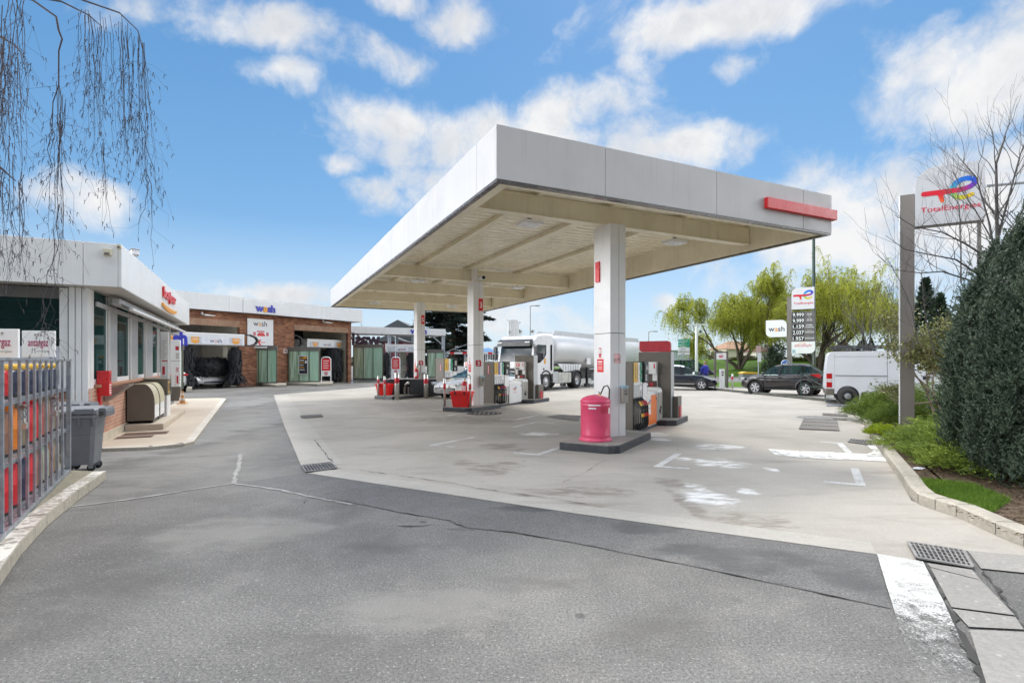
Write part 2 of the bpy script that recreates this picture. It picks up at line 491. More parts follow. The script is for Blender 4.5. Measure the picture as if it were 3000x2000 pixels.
M_asph = ground_mat('asphalt', (0.148, 0.143, 0.134), 0.55, 0.36, (0.225, 0.205, 0.18), bump=0.4, agg=170, spots=[((0.085, 0.08, 0.072), 0.6, 1.2, 0.62, [(250, 1780, 330, 120), (900, 1900, 400, 60), (1900, 1850, 300, 90), (300, 1440, 200, 40), (1500, 1700, 350, 40), (1150, 1600, 200, 30)]), ((0.245, 0.24, 0.228), 0.8, 1.5, 0.45, [(700, 1240, 150, 90), (640, 1190, 120, 30)]), ((0.215, 0.205, 0.188), 0.65, 1.5, 0.5, [(720, 1300, 130, 140), (700, 1560, 300, 60), (1250, 1780, 350, 70), (760, 1200, 90, 40)])])
M_asph2 = ground_mat('asphalt_fresh', (0.126, 0.123, 0.119), 0.50, 0.20, (0.18, 0.17, 0.155), bump=0.4, agg=170, spots=[((0.06, 0.06, 0.06), 0.8, 3.0, 0.5, [(1890, 1545, 160, 22), (1540, 1490, 120, 12), (2200, 1640, 260, 45), (2050, 1610, 200, 26), (2480, 1690, 120, 50)])])
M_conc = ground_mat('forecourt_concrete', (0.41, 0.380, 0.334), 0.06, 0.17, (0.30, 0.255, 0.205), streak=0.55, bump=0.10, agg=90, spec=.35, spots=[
    ((0.17, 0.14, 0.11), 0.62, 5.0, 0.62, [(1440, 1375, 95, 22), (1360, 1357, 60, 12), (1480, 1362, 80, 14), (1500, 1455, 90, 14), (1460, 1307, 80, 12), (1960, 1415, 60, 20), (1680, 1480, 130, 14), (1500, 1315, 60, 9), (2200, 1530, 160, 40), (2020, 1480, 40, 60), (1350, 1230, 250, 14), (1700, 1440, 220, 20)]),
    ((0.88, 0.88, 0.86), 0.8, 4.5, 0.62, [(2105, 1309, 95, 11), (2110, 1357, 100, 17), (1580, 1271, 75, 7), (2070, 1455, 100, 34), (2256, 1374, 26, 9), (1915, 1272, 60, 8), (2190, 1440, 45, 12), (1935, 1288, 45, 7), (2040, 1427, 40, 16), (2000, 1345, 45, 8)])])  # white group: wet reflection and sunlight painted into the slab colour
M_concL = ground_mat('edge_concrete', (0.43, 0.405, 0.36), 0.08, 0.14, (0.30, 0.25, 0.19), streak=0.35, bump=0.12, agg=90)
M_slab = ground_mat('gutter_concrete', (0.30, 0.285, 0.26), 0.14, 0.18, (0.19, 0.17, 0.14), bump=0.3, agg=70)
M_pave = ground_mat('pavement_concrete', (0.52, 0.45, 0.36), 0.06, 0.12, (0.36, 0.30, 0.23), bump=0.12, agg=90)
M_kerb = ground_mat('kerb_stone', (0.40, 0.365, 0.30), 0.16, 0.22, (0.22, 0.20, 0.13), bump=0.4, agg=60)
M_soil = ground_mat('soil', (0.105, 0.075, 0.052), 0.5, 0.3, (0.16, 0.11, 0.07), bump=1.0, agg=40, spec=0.1)
M_moss = ground_mat('mossy_concrete', (0.26, 0.235, 0.17), 0.2, 0.3, (0.17, 0.19, 0.05), bump=0.4, agg=50)
M_lawn = ground_mat('lawn', (0.085, 0.17, 0.018), 0.4, 0.25, (0.14, 0.18, 0.03), bump=0.8, agg=25, spec=0.05)
M_crack = mat('crack_fill', (0.045, 0.043, 0.04), 0.9)
M_seam = mat('pale_seam', (0.30, 0.295, 0.285), 0.9, var=0.2, scale=6)

def paint_mat(name, col, worn, scale=30, soft=.05):
    m, nt, b = mk(name)
    P = nt.new('ShaderNodeNewGeometry').outputs['Position']
    n = nt.noise(P, scale, 5, 0.75); n2 = nt.noise(P, 1.6, 4)
    c = nt.mix(nt.smooth(n2, 0.3, 0.7), tuple(x * .86 for x in col), col)
    nt.set(b.inputs['Base Color'], c); b.inputs['Roughness'].default_value = 0.7
    al = nt.smooth(nt.math('ADD', n, nt.math('MULTIPLY', nt.math('SUBTRACT', n2, 0.5), 0.5)), worn, worn + soft)
    nt.l.new(al, b.inputs['Alpha'])
    MATS[name] = m
    return m
M_mark = paint_mat('marking_paint', (0.78, 0.77, 0.74), 0.30)
M_markw = paint_mat('worn_marking_paint', (0.66, 0.655, 0.635), 0.26, 50, .26)
M_markv = paint_mat('flaked_marking_paint', (0.62, 0.615, 0.60), 0.44, 45, .22)

def sheet(name, pts, z, m, kind='structure'):
    mb = MB(); mb.add([(p[0], p[1], z) for p in pts], [tuple(range(len(pts)))], m)
    n = len(pts)
    ar = sum(pts[i][0] * pts[(i + 1) % n][1] - pts[(i + 1) % n][0] * pts[i][1] for i in range(n))
    if ar < 0: mb.f = [tuple(reversed(f)) for f in mb.f]
    return tag(mb.build(name), kind=kind)
def PX(L, z=0.0): return [G(x, y, z) for x, y in L]

sheet('ground', [(-500, -60), (500, -60), (500, 900), (-500, 900)], 0, M_asph)
# forecourt slab
edge_l = [(802, 1157), (830.6, 1242), (884, 1369), (892, 1385)]
edge_f = [(1106, 1418), (1361, 1456), (1667, 1502), (2000, 1548), (2400, 1602), (2569, 1625), (2687, 1641)]
edge_r = [(2661, 1595), (2822, 1620), (2831, 1613), (3000, 1628), (3140, 1640), (3140, 1612), (3000, 1601), (2917, 1568), (2802, 1513), (2670, 1467), (2647, 1421), (2598, 1353), (2555, 1289), (2510, 1205)]
far = [Vector((14.4, 18.0, 0)), Vector((60, 5, 0)), Vector((62, 12.5, 0)), Vector((11, 34.6, 0)), Vector((0, 42, 0)), Vector((-9, 36.5, 0))]
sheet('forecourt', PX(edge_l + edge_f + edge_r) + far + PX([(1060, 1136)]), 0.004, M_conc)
# paler cast edge beam along its left and front sides
def strip(name, line, w, z, m, side=1, taper=False):
    """flat ribbon of width w along a ground polyline"""
    P = [Vector((p[0], p[1])) for p in line]; L = []; R = []
    if taper:
        Q = []; rj = random.Random(len(line) * 7 + int(line[0][0] * 31))
        for a, b in zip(P, P[1:]):
            n_ = max(1, int((b - a).length / .07)); d = (b - a).normalized(); nn = Vector((-d.y, d.x))
            Q += [a + (b - a) * (i / n_) + nn * rj.gauss(0, .009) for i in range(n_)]
        P = Q + [P[-1]]
    for i, p in enumerate(P):
        d = (P[min(i + 1, len(P) - 1)] - P[max(i - 1, 0)]).normalized(); n = Vector((-d.y, d.x))
        ww = w * (random.choice((.15, .4, .8, 1.0, 1.5)) * random.uniform(.6, 1.2) if taper is True else random.uniform(.6, 1.3) if taper else 1)
        L.append(p + n * ww * (0.5 if side == 0 else max(side, 0))); R.append(p - n * ww * (0.5 if side == 0 else max(-side, 0)))
    mb = MB()
    vs = [(p.x, p.y, z) for p in L] + [(p.x, p.y, z) for p in R]; n = len(P)
    mb.add(vs, [(i, n + i, n + i + 1, i + 1) for i in range(n - 1)], m)
    return tag(mb.build(name), kind='structure')
strip('forecourt_edge', PX([(802, 1157), (830.6, 1242), (884, 1369)]), 0.62, 0.008, M_concL, 1)
strip('forecourt_edge', PX([(905, 1387), (1106, 1418), (1361, 1456), (1667, 1502), (2000, 1548), (2400, 1602), (2569, 1625)]), 0.34, 0.008, M_concL, 1)
# joint beside the edge beam, opened up near the drain
strip('crack', PX([(985, 1372), (1060, 1379), (1180, 1396), (1320, 1416), (1380, 1428), (1620, 1462), (1720, 1478)]), 0.012, 0.012, M_crack, 0, True)
strip('crack', PX([(922, 1290), (950, 1325), (962, 1345), (972, 1350), (975, 1368)]), 0.018, 0.012, M_crack, 0, True)
strip('crack', PX([(1775, 1347), (1720, 1380), (1650, 1413)]), 0.008, 0.012, M_crack, 0, True)
# newer asphalt band, cracks and seams on the drive
sheet('road_patch', PX([(682, 1417), (892, 1385), (1106, 1418), (1361, 1456), (1667, 1502), (2000, 1548), (2400, 1602), (2569, 1625), (2605, 1760), (2610, 1783), (2420, 1742), (2200, 1695), (2010, 1655), (1830, 1620), (1760, 1605), (1640, 1583), (1500, 1560), (1360, 1545), (1315, 1525), (1180, 1503), (1080, 1482), (1010, 1468), (900, 1452), (800, 1432)]), 0.004, M_asph2)
strip('crack', PX([(1010, 1468), (1080, 1482), (1180, 1503), (1315, 1525), (1360, 1545), (1500, 1560), (1640, 1583), (1760, 1605), (1830, 1620), (2010, 1655), (2200, 1695), (2420, 1742), (2610, 1783), (2720, 1800)]), 0.010, 0.008, M_crack, 0, True)
strip('crack', PX([(1140, 1540), (1200, 1542), (1240, 1542), (1275, 1535)]), 0.02, 0.008, M_crack, 0, True)
strip('crack', PX([(1310, 1552), (1350, 1550), (1390, 1553)]), 0.02, 0.008, M_crack, 0, True)
strip('crack', PX([(890, 1475), (900, 1462), (930, 1455), (985, 1441)]), 0.008, 0.008, M_crack, 0, True)
strip('road_seam', PX([(190, 1487), (300, 1473), (430, 1456), (560, 1435), (684, 1416), (800, 1432), (900, 1452), (1030, 1478)]), 0.05, 0.006, M_seam, 0, .5)
strip('road_seam', PX([(705, 1329), (698, 1370), (684, 1415)]), 0.06, 0.006, M_seam, 0, .5)
strip('road_seam', PX([(295, 1352), (430, 1343), (560, 1337), (705, 1329)]), 0.035, 0.006, M_seam, 0, .5)
# apron in front of the wash, wet near the bays
m, nt, b = mk('wet_asphalt'); P = nt.new('ShaderNodeNewGeometry').outputs['Position']
b.inputs['Base Color'].default_value = (0.075, 0.073, 0.062, 1)
nn = nt.noise(P, 0.5, 6, .6, .5); nt.set(b.inputs['Roughness'], nt.smooth(nn, .4, .6, .08, .5))
nt.set(b.inputs['Alpha'], nt.smooth(nt.noise(P, 0.4, 5, .6, .4), .36, .5)); M_wet = m
sheet('wet_road', [(-22, 31.5), (-19.8, 30.5), (-12.5, 40.5), (-8.0, 47), (-9.5, 49), (-14.5, 43)], 0.008, M_wet)
# rear road, verge and mound on the right
sheet('road', [(-30, 64), (9, 46), (30, 41.5), (90, 34), (90, 48), (30, 60), (-30, 90)], 0.010, M_asph2)
sheet('grass_verge', [(7.2, 38.6), (12.3, 36.0), (40, 22.5), (70, 10), (70, 30), (28, 40.0), (9, 45.3)], 0.012, M_lawn)

def mound():
    nx, ny = 70, 34
    X = np.linspace(6, 120, nx); Y = np.linspace(58, 160, ny)
    XX, YY = np.meshgrid(X, Y)
    edge = 61 - 0.12 * (XX - 20)
    h = np.clip((YY - edge) / 14, 0, 1); h = h * h * (3 - 2 * h)
    wx = np.clip((XX - 12) / 12, 0, 1); wx = wx * wx * (3 - 2 * wx)
    Z = 2.0 * h * wx + 0.12 * np.sin(XX * .31) * np.cos(YY * .23) * h * wx + 0.006
    v = np.stack([XX.ravel(), YY.ravel(), Z.ravel()], 1)
    i = np.arange(nx * ny).reshape(ny, nx)
    f = np.stack([i[:-1, :-1], i[:-1, 1:], i[1:, 1:], i[1:, :-1]], -1).reshape(-1, 4)
    o = npmesh('grass_mound', v, f, M_lawn, smooth=True)
    tag(o, kind='structure')
mound()

# painted bay corners
def mark(line, w=0.11):
    P = [G(*p) for p in line]
    for a, b in zip(P, P[1:]):
        d = (b - a).normalized(); n = Vector((-d.y, d.x, 0)) * w / 2
        a2 = a - d * w / 2; b2 = b + d * w / 2
        MARK.add([tuple(q + Vector((0, 0, 0.008 + 0.001 * random.random()))) for q in (a2 + n, a2 - n, b2 - n, b2 + n)], [(0, 1, 2, 3)], M_markw)
MARK = MB()
for ln in ([(1267, 1304.6), (1384, 1281.6)], [(1267, 1304.6), (1323, 1309)], [(1512, 1327.5), (1575, 1332.6), (1637, 1312)],
           [(1472, 1227.5), (1514, 1229), (1575, 1217)], [(1506, 1251), (1570, 1237), (1619, 1239)], [(1387, 1206), (1312, 1217), (1345, 1219)],
           [(1200, 1210), (1290, 1200)], [(1987, 1330), (1926, 1367), (2010, 1373)], [(2425, 1413), (2522, 1421), (2504, 1374)],
           [(2410, 1295), (2460, 1299), (2486, 1325)]):
    mark(ln)
tag(MARK.build('road_marking'), kind='structure')
m, nt, b = mk('stripe_paint'); P = nt.new('ShaderNodeNewGeometry').outputs['Position']
p0, p1 = G(2636, 1637), G(2790, 2000); dv = (p1 - p0); ln = dv.length; dv.normalize()
along_ = nt.math('MULTIPLY', nt.math('SUBTRACT', nt.vmath('DOT_PRODUCT', P, tuple(dv)), p0.dot(dv)), 1 / ln)
fine = nt.math('ADD', nt.math('MULTIPLY', nt.noise(P, 75, 4, .8), .6), nt.math('MULTIPLY', nt.noise(P, 16, 5, .7), .4)); mid = nt.noise(P, 5, 5, .65)
wear = nt.math('ADD', nt.math('MULTIPLY', nt.smooth(along_, .25, .95), .22), nt.math('MULTIPLY', nt.math('SUBTRACT', mid, .5), .3))
al = nt.math('SUBTRACT', fine, wear); nt.set(b.inputs['Alpha'], nt.smooth(al, .27, .50))
nt.set(b.inputs['Base Color'], nt.mix(nt.smooth(nt.noise(P, 3.0, 5, .65), .35, .7), (.66, .655, .635), (.42, .41, .39))); b.inputs['Roughness'].default_value = .8; M_stripe = m
sheet('road_marking', PX([(2569, 1626), (2704, 1649), (2767, 1772), (2825, 1904), (2868, 2010), (2920, 2130), (2770, 2130), (2722, 2010), (2647, 1880), (2601, 1732)]), 0.016, M_stripe)
# gutter slabs with open joints
for q in ([(2716, 1652), (2848, 1672), (2873, 1702), (2726, 1664)], [(2726, 1666), (2874, 1704), (2974, 1806), (2788, 1782)], [(2790, 1787), (2975, 1811), (3000, 1848), (2838, 1840)],
          [(2840, 1848), (3000, 1855), (3090, 1960), (3100, 2060), (2900, 2040)]):
    sheet('gutter_slab', PX(q), 0.012, M_slab)
sheet('gutter_slab', PX([(2835, 1616), (3000, 1630), (3140, 1642), (3140, 1694), (3000, 1681), (2874, 1668)]), 0.012, M_slab)
strip('crack', PX([(2705, 1656), (2730, 1700), (2770, 1780), (2800, 1840), (2850, 1930), (2890, 2010)]), 0.05, 0.010, M_crack, 0, True)
strip('crack', PX([(2876, 1672), (2930, 1740), (2990, 1820), (3050, 1900)]), 0.02, 0.010, M_crack, 0, True)

sheet('ground_glare', PX([(2250, 1316), (2330, 1322), (2420, 1325), (2540, 1331), (2560, 1322), (2540, 1306), (2562, 1303), (2580, 1325), (2598, 1353), (2540, 1350), (2450, 1347), (2350, 1342), (2270, 1334)]), 0.012, paint_mat('runoff_glare', (0.80, 0.80, 0.78), 0.26, 7.0, .25))  # bright band of wet glare laid on the slab as pale colour
# ---------------------------------------------------------------- shared materials
M_panel = mat('grey_panel', (0.53, 0.515, 0.50), 0.42, var=0.03, scale=0.8, dirt=0.14, dirtcol=(0.36, 0.34, 0.30), streak=.45)
M_white = mat('white_paint', (0.80, 0.80, 0.79), 0.40, var=0.03, scale=1.5, dirt=0.12, dirtcol=(0.5, 0.47, 0.42), streak=.35)
M_cream = mat('cream_paint', (0.82, 0.755, 0.58), 0.42, var=0.06, scale=1.2, dirt=0.28, dirtcol=(0.48, 0.40, 0.26), streak=.5)
M_trim = mat('dark_trim', (0.10, 0.09, 0.085), 0.25, var=0.3, scale=4)
M_red = mat('red_plastic', (0.72, 0.025, 0.03), 0.32, var=0.05)
M_redd = mat('dull_red', (0.50, 0.02, 0.035), 0.42, var=0.12, scale=5)
M_taupe = mat('taupe_panel', (0.155, 0.135, 0.112), 0.45, var=0.06, scale=2, dirt=0.15, dirtcol=(0.08, 0.07, 0.06))
M_taupel = mat('taupe_light', (0.36, 0.34, 0.30), 0.42, var=0.06)
M_black = mat('black_plastic', (0.018, 0.018, 0.02), 0.38, var=0.2)
M_rubber = mat('rubber', (0.02, 0.02, 0.021), 0.7, var=0.25, scale=9)
M_dark = mat('charcoal_paint', (0.045, 0.05, 0.058), 0.5, var=0.15, scale=6, dirt=0.25, dirtcol=(0.22, 0.21, 0.2), bump=0.15)
M_steel = mat('brushed_steel', (0.55, 0.54, 0.52), 0.32, metal=0.9, var=0.12, scale=5)
M_galv = mat('galvanised_steel', (0.36, 0.39, 0.43), 0.45, metal=0.75, var=0.2, scale=8, dirt=0.2, dirtcol=(0.2, 0.18, 0.16))
M_alu = mat('grey_aluminium', (0.50, 0.505, 0.51), 0.42, metal=0.35, var=0.05)
M_orange = mat('orange_panel', (0.86, 0.20, 0.035), 0.38, var=0.05)
M_yellow = mat('yellow_plastic', (0.82, 0.50, 0.06), 0.4, var=0.06)
M_green = mat('green_plastic', (0.01, 0.22, 0.13), 0.4, var=0.06)
M_blue = mat('blue_plastic', (0.03, 0.035, 0.45), 0.35, var=0.05)
M_navy = mat('navy_print', (0.03, 0.035, 0.08), 0.45, var=0.05)
M_amber = mat('amber_print', (0.85, 0.36, 0.02), 0.4, var=0.05)
M_ink = mat('dark_print', (0.03, 0.03, 0.035), 0.5, var=0.05)
M_redink = mat('red_print', (0.62, 0.02, 0.06), 0.45, var=0.05)
M_wink = mat('white_print', (0.84, 0.84, 0.83), 0.45, var=0.02)
M_screen = mat('dark_screen', (0.012, 0.013, 0.015), 0.12, var=0.1)
M_top = ground_mat('island_concrete', (0.33, 0.31, 0.275), 0.08, 0.2, (0.24, 0.20, 0.15), bump=0.15, agg=80)
M_logo = attrmat('logo_ink', 0.35)
Xv, Yv, Zv = Vector((1, 0, 0)), Vector((0, 1, 0)), Vector((0, 0, 1))

def logo(name, parent, o, xd, up, wdt, thick=0.004):
    """the energy company's ribbon mark: red T bar flowing into a rainbow loop"""
    xd = Vector(xd).normalized(); up = Vector(up).normalized(); nn = xd.cross(up)
    pts = [(0.0, .245, .115), (.12, .245, .115), (.30, .245, .115), (.48, .242, .115), (.62, .245, .112), (.75, .262, .108), (.85, .30, .10), (.92, .36, .105), (.93, .42, .115),
           (.87, .475, .115), (.78, .495, .11), (.68, .475, .11), (.58, .41, .115), (.53, .32, .12), (.525, .22, .12), (.56, .13, .115), (.63, .075, .105), (.73, .065, .095), (.82, .09, .085), (.875, .115, .08)]
    cols = [(.62, .015, .03)] * 4 + [(.60, .01, .07), (.42, .02, .17), (.2, .03, .33), (.10, .05, .42), (.035, .06, .50), (.01, .10, .58), (.01, .14, .62), (.01, .16, .64), (.02, .26, .62), (.06, .38, .5), (.16, .5, .33), (.30, .55, .10), (.45, .55, .03), (.66, .52, .01), (.72, .5, .005), (.72, .46, .005)]
    mb = MB(); colv = []
    def ribbon(idx, off):
        L = []
        for k, i in enumerate(idx):
            x, y, wd = pts[i]
            a = pts[idx[max(k - 1, 0)]]; b = pts[idx[min(k + 1, len(idx) - 1)]]
            d = Vector((b[0] - a[0], b[1] - a[1])).normalized(); n2 = Vector((-d.y, d.x)) * wd / 2
            L.append((Vector((x, y)) + n2, Vector((x, y)) - n2, cols[i]))
        vs = []; n = len(L)
        for p, q, c in L:
            for z in (p, q):
                vs.append(Vector(o) + (xd * (z.x - .47) + up * (z.y - .28)) * wdt + nn * off); colv.append(c)
        mb.add(vs, [(2 * i + 1, 2 * i + 3, 2 * i + 2, 2 * i) for i in range(n - 1)], M_logo)
        for e, ii in ((0, idx[0]), (n - 1, idx[-1])):      # rounded ends
            if ii in (9,): continue
            x, y, wd = pts[ii]; vv = [Vector(o) + (xd * (x - .47 + math.cos(t) * wd / 2) + up * (y - .28 + math.sin(t) * wd / 2)) * wdt + nn * (off * 1.001) for t in [2 * PI * k / 16 for k in range(16)]]
            mb.add(vv, [tuple(range(16))], M_logo); colv.extend([cols[ii]] * 16)
    ribbon(list(range(9, 20)), thick)
    ribbon(list(range(0, 10)), thick * 1.8)
    leg = [(.20, .20), (.26, .17), (.30, .03), (.325, .0), (.36, .0), (.375, .03), (.36, .20)]
    mb.add([Vector(o) + (xd * (x - .47) + up * (y - .28)) * wdt + nn * thick * 1.4 for x, y in leg], [tuple(range(len(leg)))], M_logo)
    colv.extend([(.62, .015, .03), (.66, .03, .03), (.75, .10, .02), (.78, .14, .02), (.78, .14, .02), (.75, .10, .02), (.62, .015, .03)])
    return mb.build(name, parent, col=colv)

def wash_text(mb, h, o, xd, up, m1, m2, bold=0.015, depth=0.0, wide=1.05):
    """the word wash with its a in a second colour"""
    vs, fs = text_geo('wash', bold); x0 = min(v[0] for v in vs); x1 = max(v[0] for v in vs); k = h / 0.72 * 1.0
    xd = Vector(xd).normalized(); o = Vector(o); tot = (x1 - x0) * k * wide
    def wid(t):
        q = text_geo(t, bold)[0]; return max(v[0] for v in q) - min(v[0] for v in q)
    ww, wa, wsh = wid('w') * k * wide, wid('a') * k * wide, wid('sh') * k * wide
    gap = (tot - ww - wa - wsh) / 2
    x = -tot / 2
    mb.text('w', h, o + xd * x, xd, up, m1, bold, 'L', wide, depth=depth); x += ww + gap
    mb.text('a', h, o + xd * x, xd, up, m2, bold, 'L', wide, depth=depth); x += wa + gap
    u = Vector(up).normalized()
    c = o + xd * (x - gap * .5) + u * h * .36; r = h * .05
    mb.add([c - xd * r, c + u * r * -1, c + xd * r * 1.4, c + u * r], [(0, 1, 2, 3)], m2)
    mb.text('sh', h, o + xd * x, xd, up, m1, bold, 'L', wide, depth=depth)
    return mb

def rrect(x0, x1, z0, z1, r, corners='1111', n=6):
    """rounded rectangle outline; corners bl br tr tl"""
    P = []
    for k, (cx, cz, a0) in enumerate(((x0 + r, z0 + r, PI), (x1 - r, z0 + r, 1.5 * PI), (x1 - r, z1 - r, 0), (x0 + r, z1 - r, .5 * PI))):
        if corners[k] == '1':
            P += [(cx + r * math.cos(a0 + .5 * PI * i / n), cz + r * math.sin(a0 + .5 * PI * i / n)) for i in range(n + 1)]
        else:
            P.append(((x0, z0), (x1, z0), (x1, z1), (x0, z1))[k])
    return P

# ---------------------------------------------------------------- station canopy
ROT = math.radians(25.65)
U = Vector((math.cos(ROT), math.sin(ROT), 0)); V = Vector((-math.sin(ROT), math.cos(ROT), 0))
C0 = Vector((-0.226, 7.62, 0))
CW, CL_, ZB, ZT = 7.58, 19.5, 4.30, 5.09
can = thing('station_canopy', 'large flat grey canopy on three white columns over the fuel pumps', 'canopy', C0, ROT)
fa = MB()
t = 0.05
def run(cuts, f):
    for a, b in zip(cuts, cuts[1:]): f(a + 0.003, b - 0.003)
run([0, 1.91, 4.34, 6.70, CW], lambda a, b: fa.box(a if a > .1 else 0.0, b if b < CW - .1 else CW, 0, t, ZB, ZT, M_panel))
vc = [t, .77, 3.09, 5.36, 7.65, 9.95, 12.25, 14.55, 16.85, CL_ - t]
run(vc, lambda a, b: fa.box(0, t, a, b, ZB, ZT, M_panel))
run(vc, lambda a, b: fa.box(CW - t, CW, a, b, ZB, ZT, M_panel))
run([0, 1.91, 4.34, 6.70, CW], lambda a, b: fa.box(a if a > .1 else 0.0, b if b < CW - .1 else CW, CL_ - t, CL_, ZB, ZT, M_panel))
fa.build('fascia', can, 0.006)
fb = MB()     # dark backing seen in the joints, dark drip edge below
fb.box(.052, CW - .052, .052, .07, ZB + .02, ZT - .02, M_taupel); fb.box(.052, .07, .07, CL_ - .07, ZB + .02, ZT - .02, M_taupel)
fb.box(.012, CW - .012, .008, .10, ZB - .035, ZB - .001, M_trim); fb.box(.012, CW - .012, CL_ - .10, CL_ - .008, ZB - .035, ZB - .001, M_trim)
fb.box(.008, .10, .10, CL_ - .10, ZB - .035, ZB - .001, M_trim); fb.box(CW - .10, CW - .008, .10, CL_ - .10, ZB - .035, ZB - .001, M_trim)
fb.build('drip_edge', can)
li = MB()     # cream inner lining and gutter ledge
li.box(.073, CW - .073, .073, .12, ZB, ZT - .06, M_cream); li.box(.073, CW - .073, CL_ - .12, CL_ - .073, ZB, ZT - .06, M_cream)
li.box(.073, .12, .12, CL_ - .12, ZB, ZT - .06, M_cream); li.box(CW - .12, CW - .073, .12, CL_ - .12, ZB, ZT - .06, M_cream)
li.box(.12, CW - .12, .12, .30, ZB + .003, ZB + .03, M_cream); li.box(.12, .30, .30, CL_ - .12, ZB + .003, ZB + .03, M_cream)
li.build('fascia_lining', can, 0.004)
dk = MB()     # ribbed steel deck
pitch = 0.26; y = .12; prof = []
while y < CL_ - .12 - pitch:
    prof += [(y, 4.93), (y + .17, 4.93), (y + .19, 4.965), (y + .24, 4.965)]; y += pitch
prof += [(CL_ - .12, 4.93)]
dk.extr(prof + [(CL_ - .12, 5.02), (.12, 5.02)], 'x', .12, CW - .12, mat('deck_paint', (0.83, 0.77, 0.61), 0.28, var=0.04, scale=.5, dirt=0.1, dirtcol=(.5, .44, .32)))
dk.build('roof_deck', can)
for yb in (2.0, 10.15, 13.9, 17.45):
    b = MB(); h0 = 4.44 if yb != 13.7 else 4.55
    b.box(.14, CW - .14, yb - .11, yb + .11, h0, h0 + .025, M_cream); b.box(.14, CW - .14, yb - .085, yb + .085, h0 + .025, 4.80, M_cream); b.box(.14, CW - .14, yb - .11, yb + .11, 4.80, 4.825, M_cream)
    b.build('beam', can, 0.004)
for xb, wd in ((1.75, .14), (3.55, .30), (5.45, .14)):
    b = MB(); b.box(xb - wd / 2, xb + wd / 2, .13, CL_ - .13, 4.828, 4.925, M_cream); b.build('purlin', can, 0.004)
for yb in (2.0, 10.15, 17.45):
    for xb in (1.75, 5.5):
        f = MB(); f.box(xb - .22, xb + .22, yb + .14, yb + .5, 4.36, 4.43, M_white); f.box(xb - .15, xb + .15, yb + .2, yb + .44, 4.352, 4.36, mat('lamp_glass', (0.75, 0.77, 0.78), 0.15)); f.box(xb - .04, xb + .04, yb + .3, yb + .34, 4.43, 4.93, M_trim)
        f.build('light_fixture', can, 0.005)
for yb, x0, x1 in ((1.05, 1.8, 2.9), (.9, 5.3, 6.2)):
    f = MB(); f.box(x0, x1, yb - .06, yb + .06, 4.85, 4.925, M_white); f.build('tube_light', can, 0.01)
# red bar on the front fascia
d = along(C0, U, 2238); d1 = along(C0, U, 2441)
rb = MB(); rb.box(d, CW + .06, -.085, -.004, zat((C0 + U * d).y, 611), zat((C0 + U * d).y, 579.5), M_red); rb.build('red_bar', can, 0.01)
# columns: faces follow the canopy
def column(u, v, number, faded=False):
    hw, hl = .19, .285
    c = MB()
    c.box(u - hw, u + hw, v - hl, v + hl, 0.15, 2.225, M_white); c.box(u - hw, u + hw, v - hl, v + hl, 2.237, 4.438, M_white)
    c.box(u - hw + .01, u + hw - .01, v - hl + .01, v + hl - .01, 2.224, 2.238, M_trim)
    o = c.build('column', can, 0.004)
    s = MB(); s.box(u + .02, u + .024, v - hl - .003, v - hl - .001, .15, 4.43, M_trim)
    s.build('joint_strip', o)
    n = MB()
    if faded:
        M_f = mat('faded_red', (0.80, 0.42, 0.42), .5, var=.5, scale=9)
        n.extr(rrect(u - .10, u + .06, 1.62, 1.82, .05, '1010'), 'y', v - hl - .006, v - hl - .002, M_f)
    else:
        n.extr(rrect(u - .1, u + .1, 1.5, 1.71, .05, '1010'), 'y', v - hl - .006, v - hl - .002, M_redd)
        n.text(number, .13, (u, v - hl - .008, 1.54), Xv, Zv, M_wink, .02)
    n.build('number_sign', o)
    if not faded:
        f = MB(); f.extr(rrect(v - .1, v + .1, 3.42, 3.86, .06, '1010'), 'x', u + hw + .002, u + hw + .03, M_redd)
        f.box(u + .01, u + .16, v - hl - .018, v - hl - .002, 3.42, 3.84, M_red); f.text(number, .2, (u + .085, v - hl - .02, 3.53), Xv, Zv, M_wink, .02, wide=.7)
        f.build('flag_sign', o)
    else:
        f = MB(); f.box(u - .06, u + .06, v + hl + .002, v + hl + .03, 3.3, 3.7, M_red); f.box(u - hw - .03, u - hw - .002, v + .06, v + .2, 3.3, 3.72, M_red); f.build('flag_sign', o)
    e = MB()
    X = u - hw
    zz = 1.44 if faded else 1.3
    e.box(X - .006, X - .002, v - .06, v + .16, zz, zz + .27, M_red)
    for k, hh in enumerate((.2, .155, .1, .06)): e.box(X - .008, X - .0065, v - .02, v + .12, zz + hh, zz + hh + (.025 if k == 0 else .012), M_wink)
    e.box(X - .006, X - .002, v + .02, v + .1, zz + .33, zz + .5, M_redd); e.box(X - .008, X - .0065, v + .035, v + .085, zz + .38, zz + .48, M_wink); e.box(X - .006, X - .002, v + .02, v + .1, zz + .3, zz + .325, M_red)
    e.build('safety_notice', o)
    k = MB(); k.box(u + .05, u + .19, v - hl - .09, v - hl - .002, .82, 1.12, M_taupel); k.box(u + .05, u + .2, v - hl - .1, v - hl - .002, 1.125, 1.17, mat('pale_blue', (.35, .55, .62), .4))
    k.box(u + .1, u + .16, v - hl - .095, v - hl - .0905, .99, 1.08, M_ink); k.text('F', .06, (u + .13, v - hl - .098, 1.005), Xv, Zv, M_wink)
    k.build('ashtray_box', o, .006)
    return o
column(3.45, 2.0, '1', True); column(3.75, 10.25, '3'); column(3.75, 17.4, '5')
cm = MB(); cm.tube([(3.75, 9.9, 4.55), (3.75, 9.5, 4.5)], .08, M_white, 12); cm.tube([(3.75, 9.499, 4.5), (3.75, 9.49, 4.499)], .06, M_screen, 12); cm.box(3.5, 3.6, 9.7, 10.0, 4.44, 4.9, M_white)
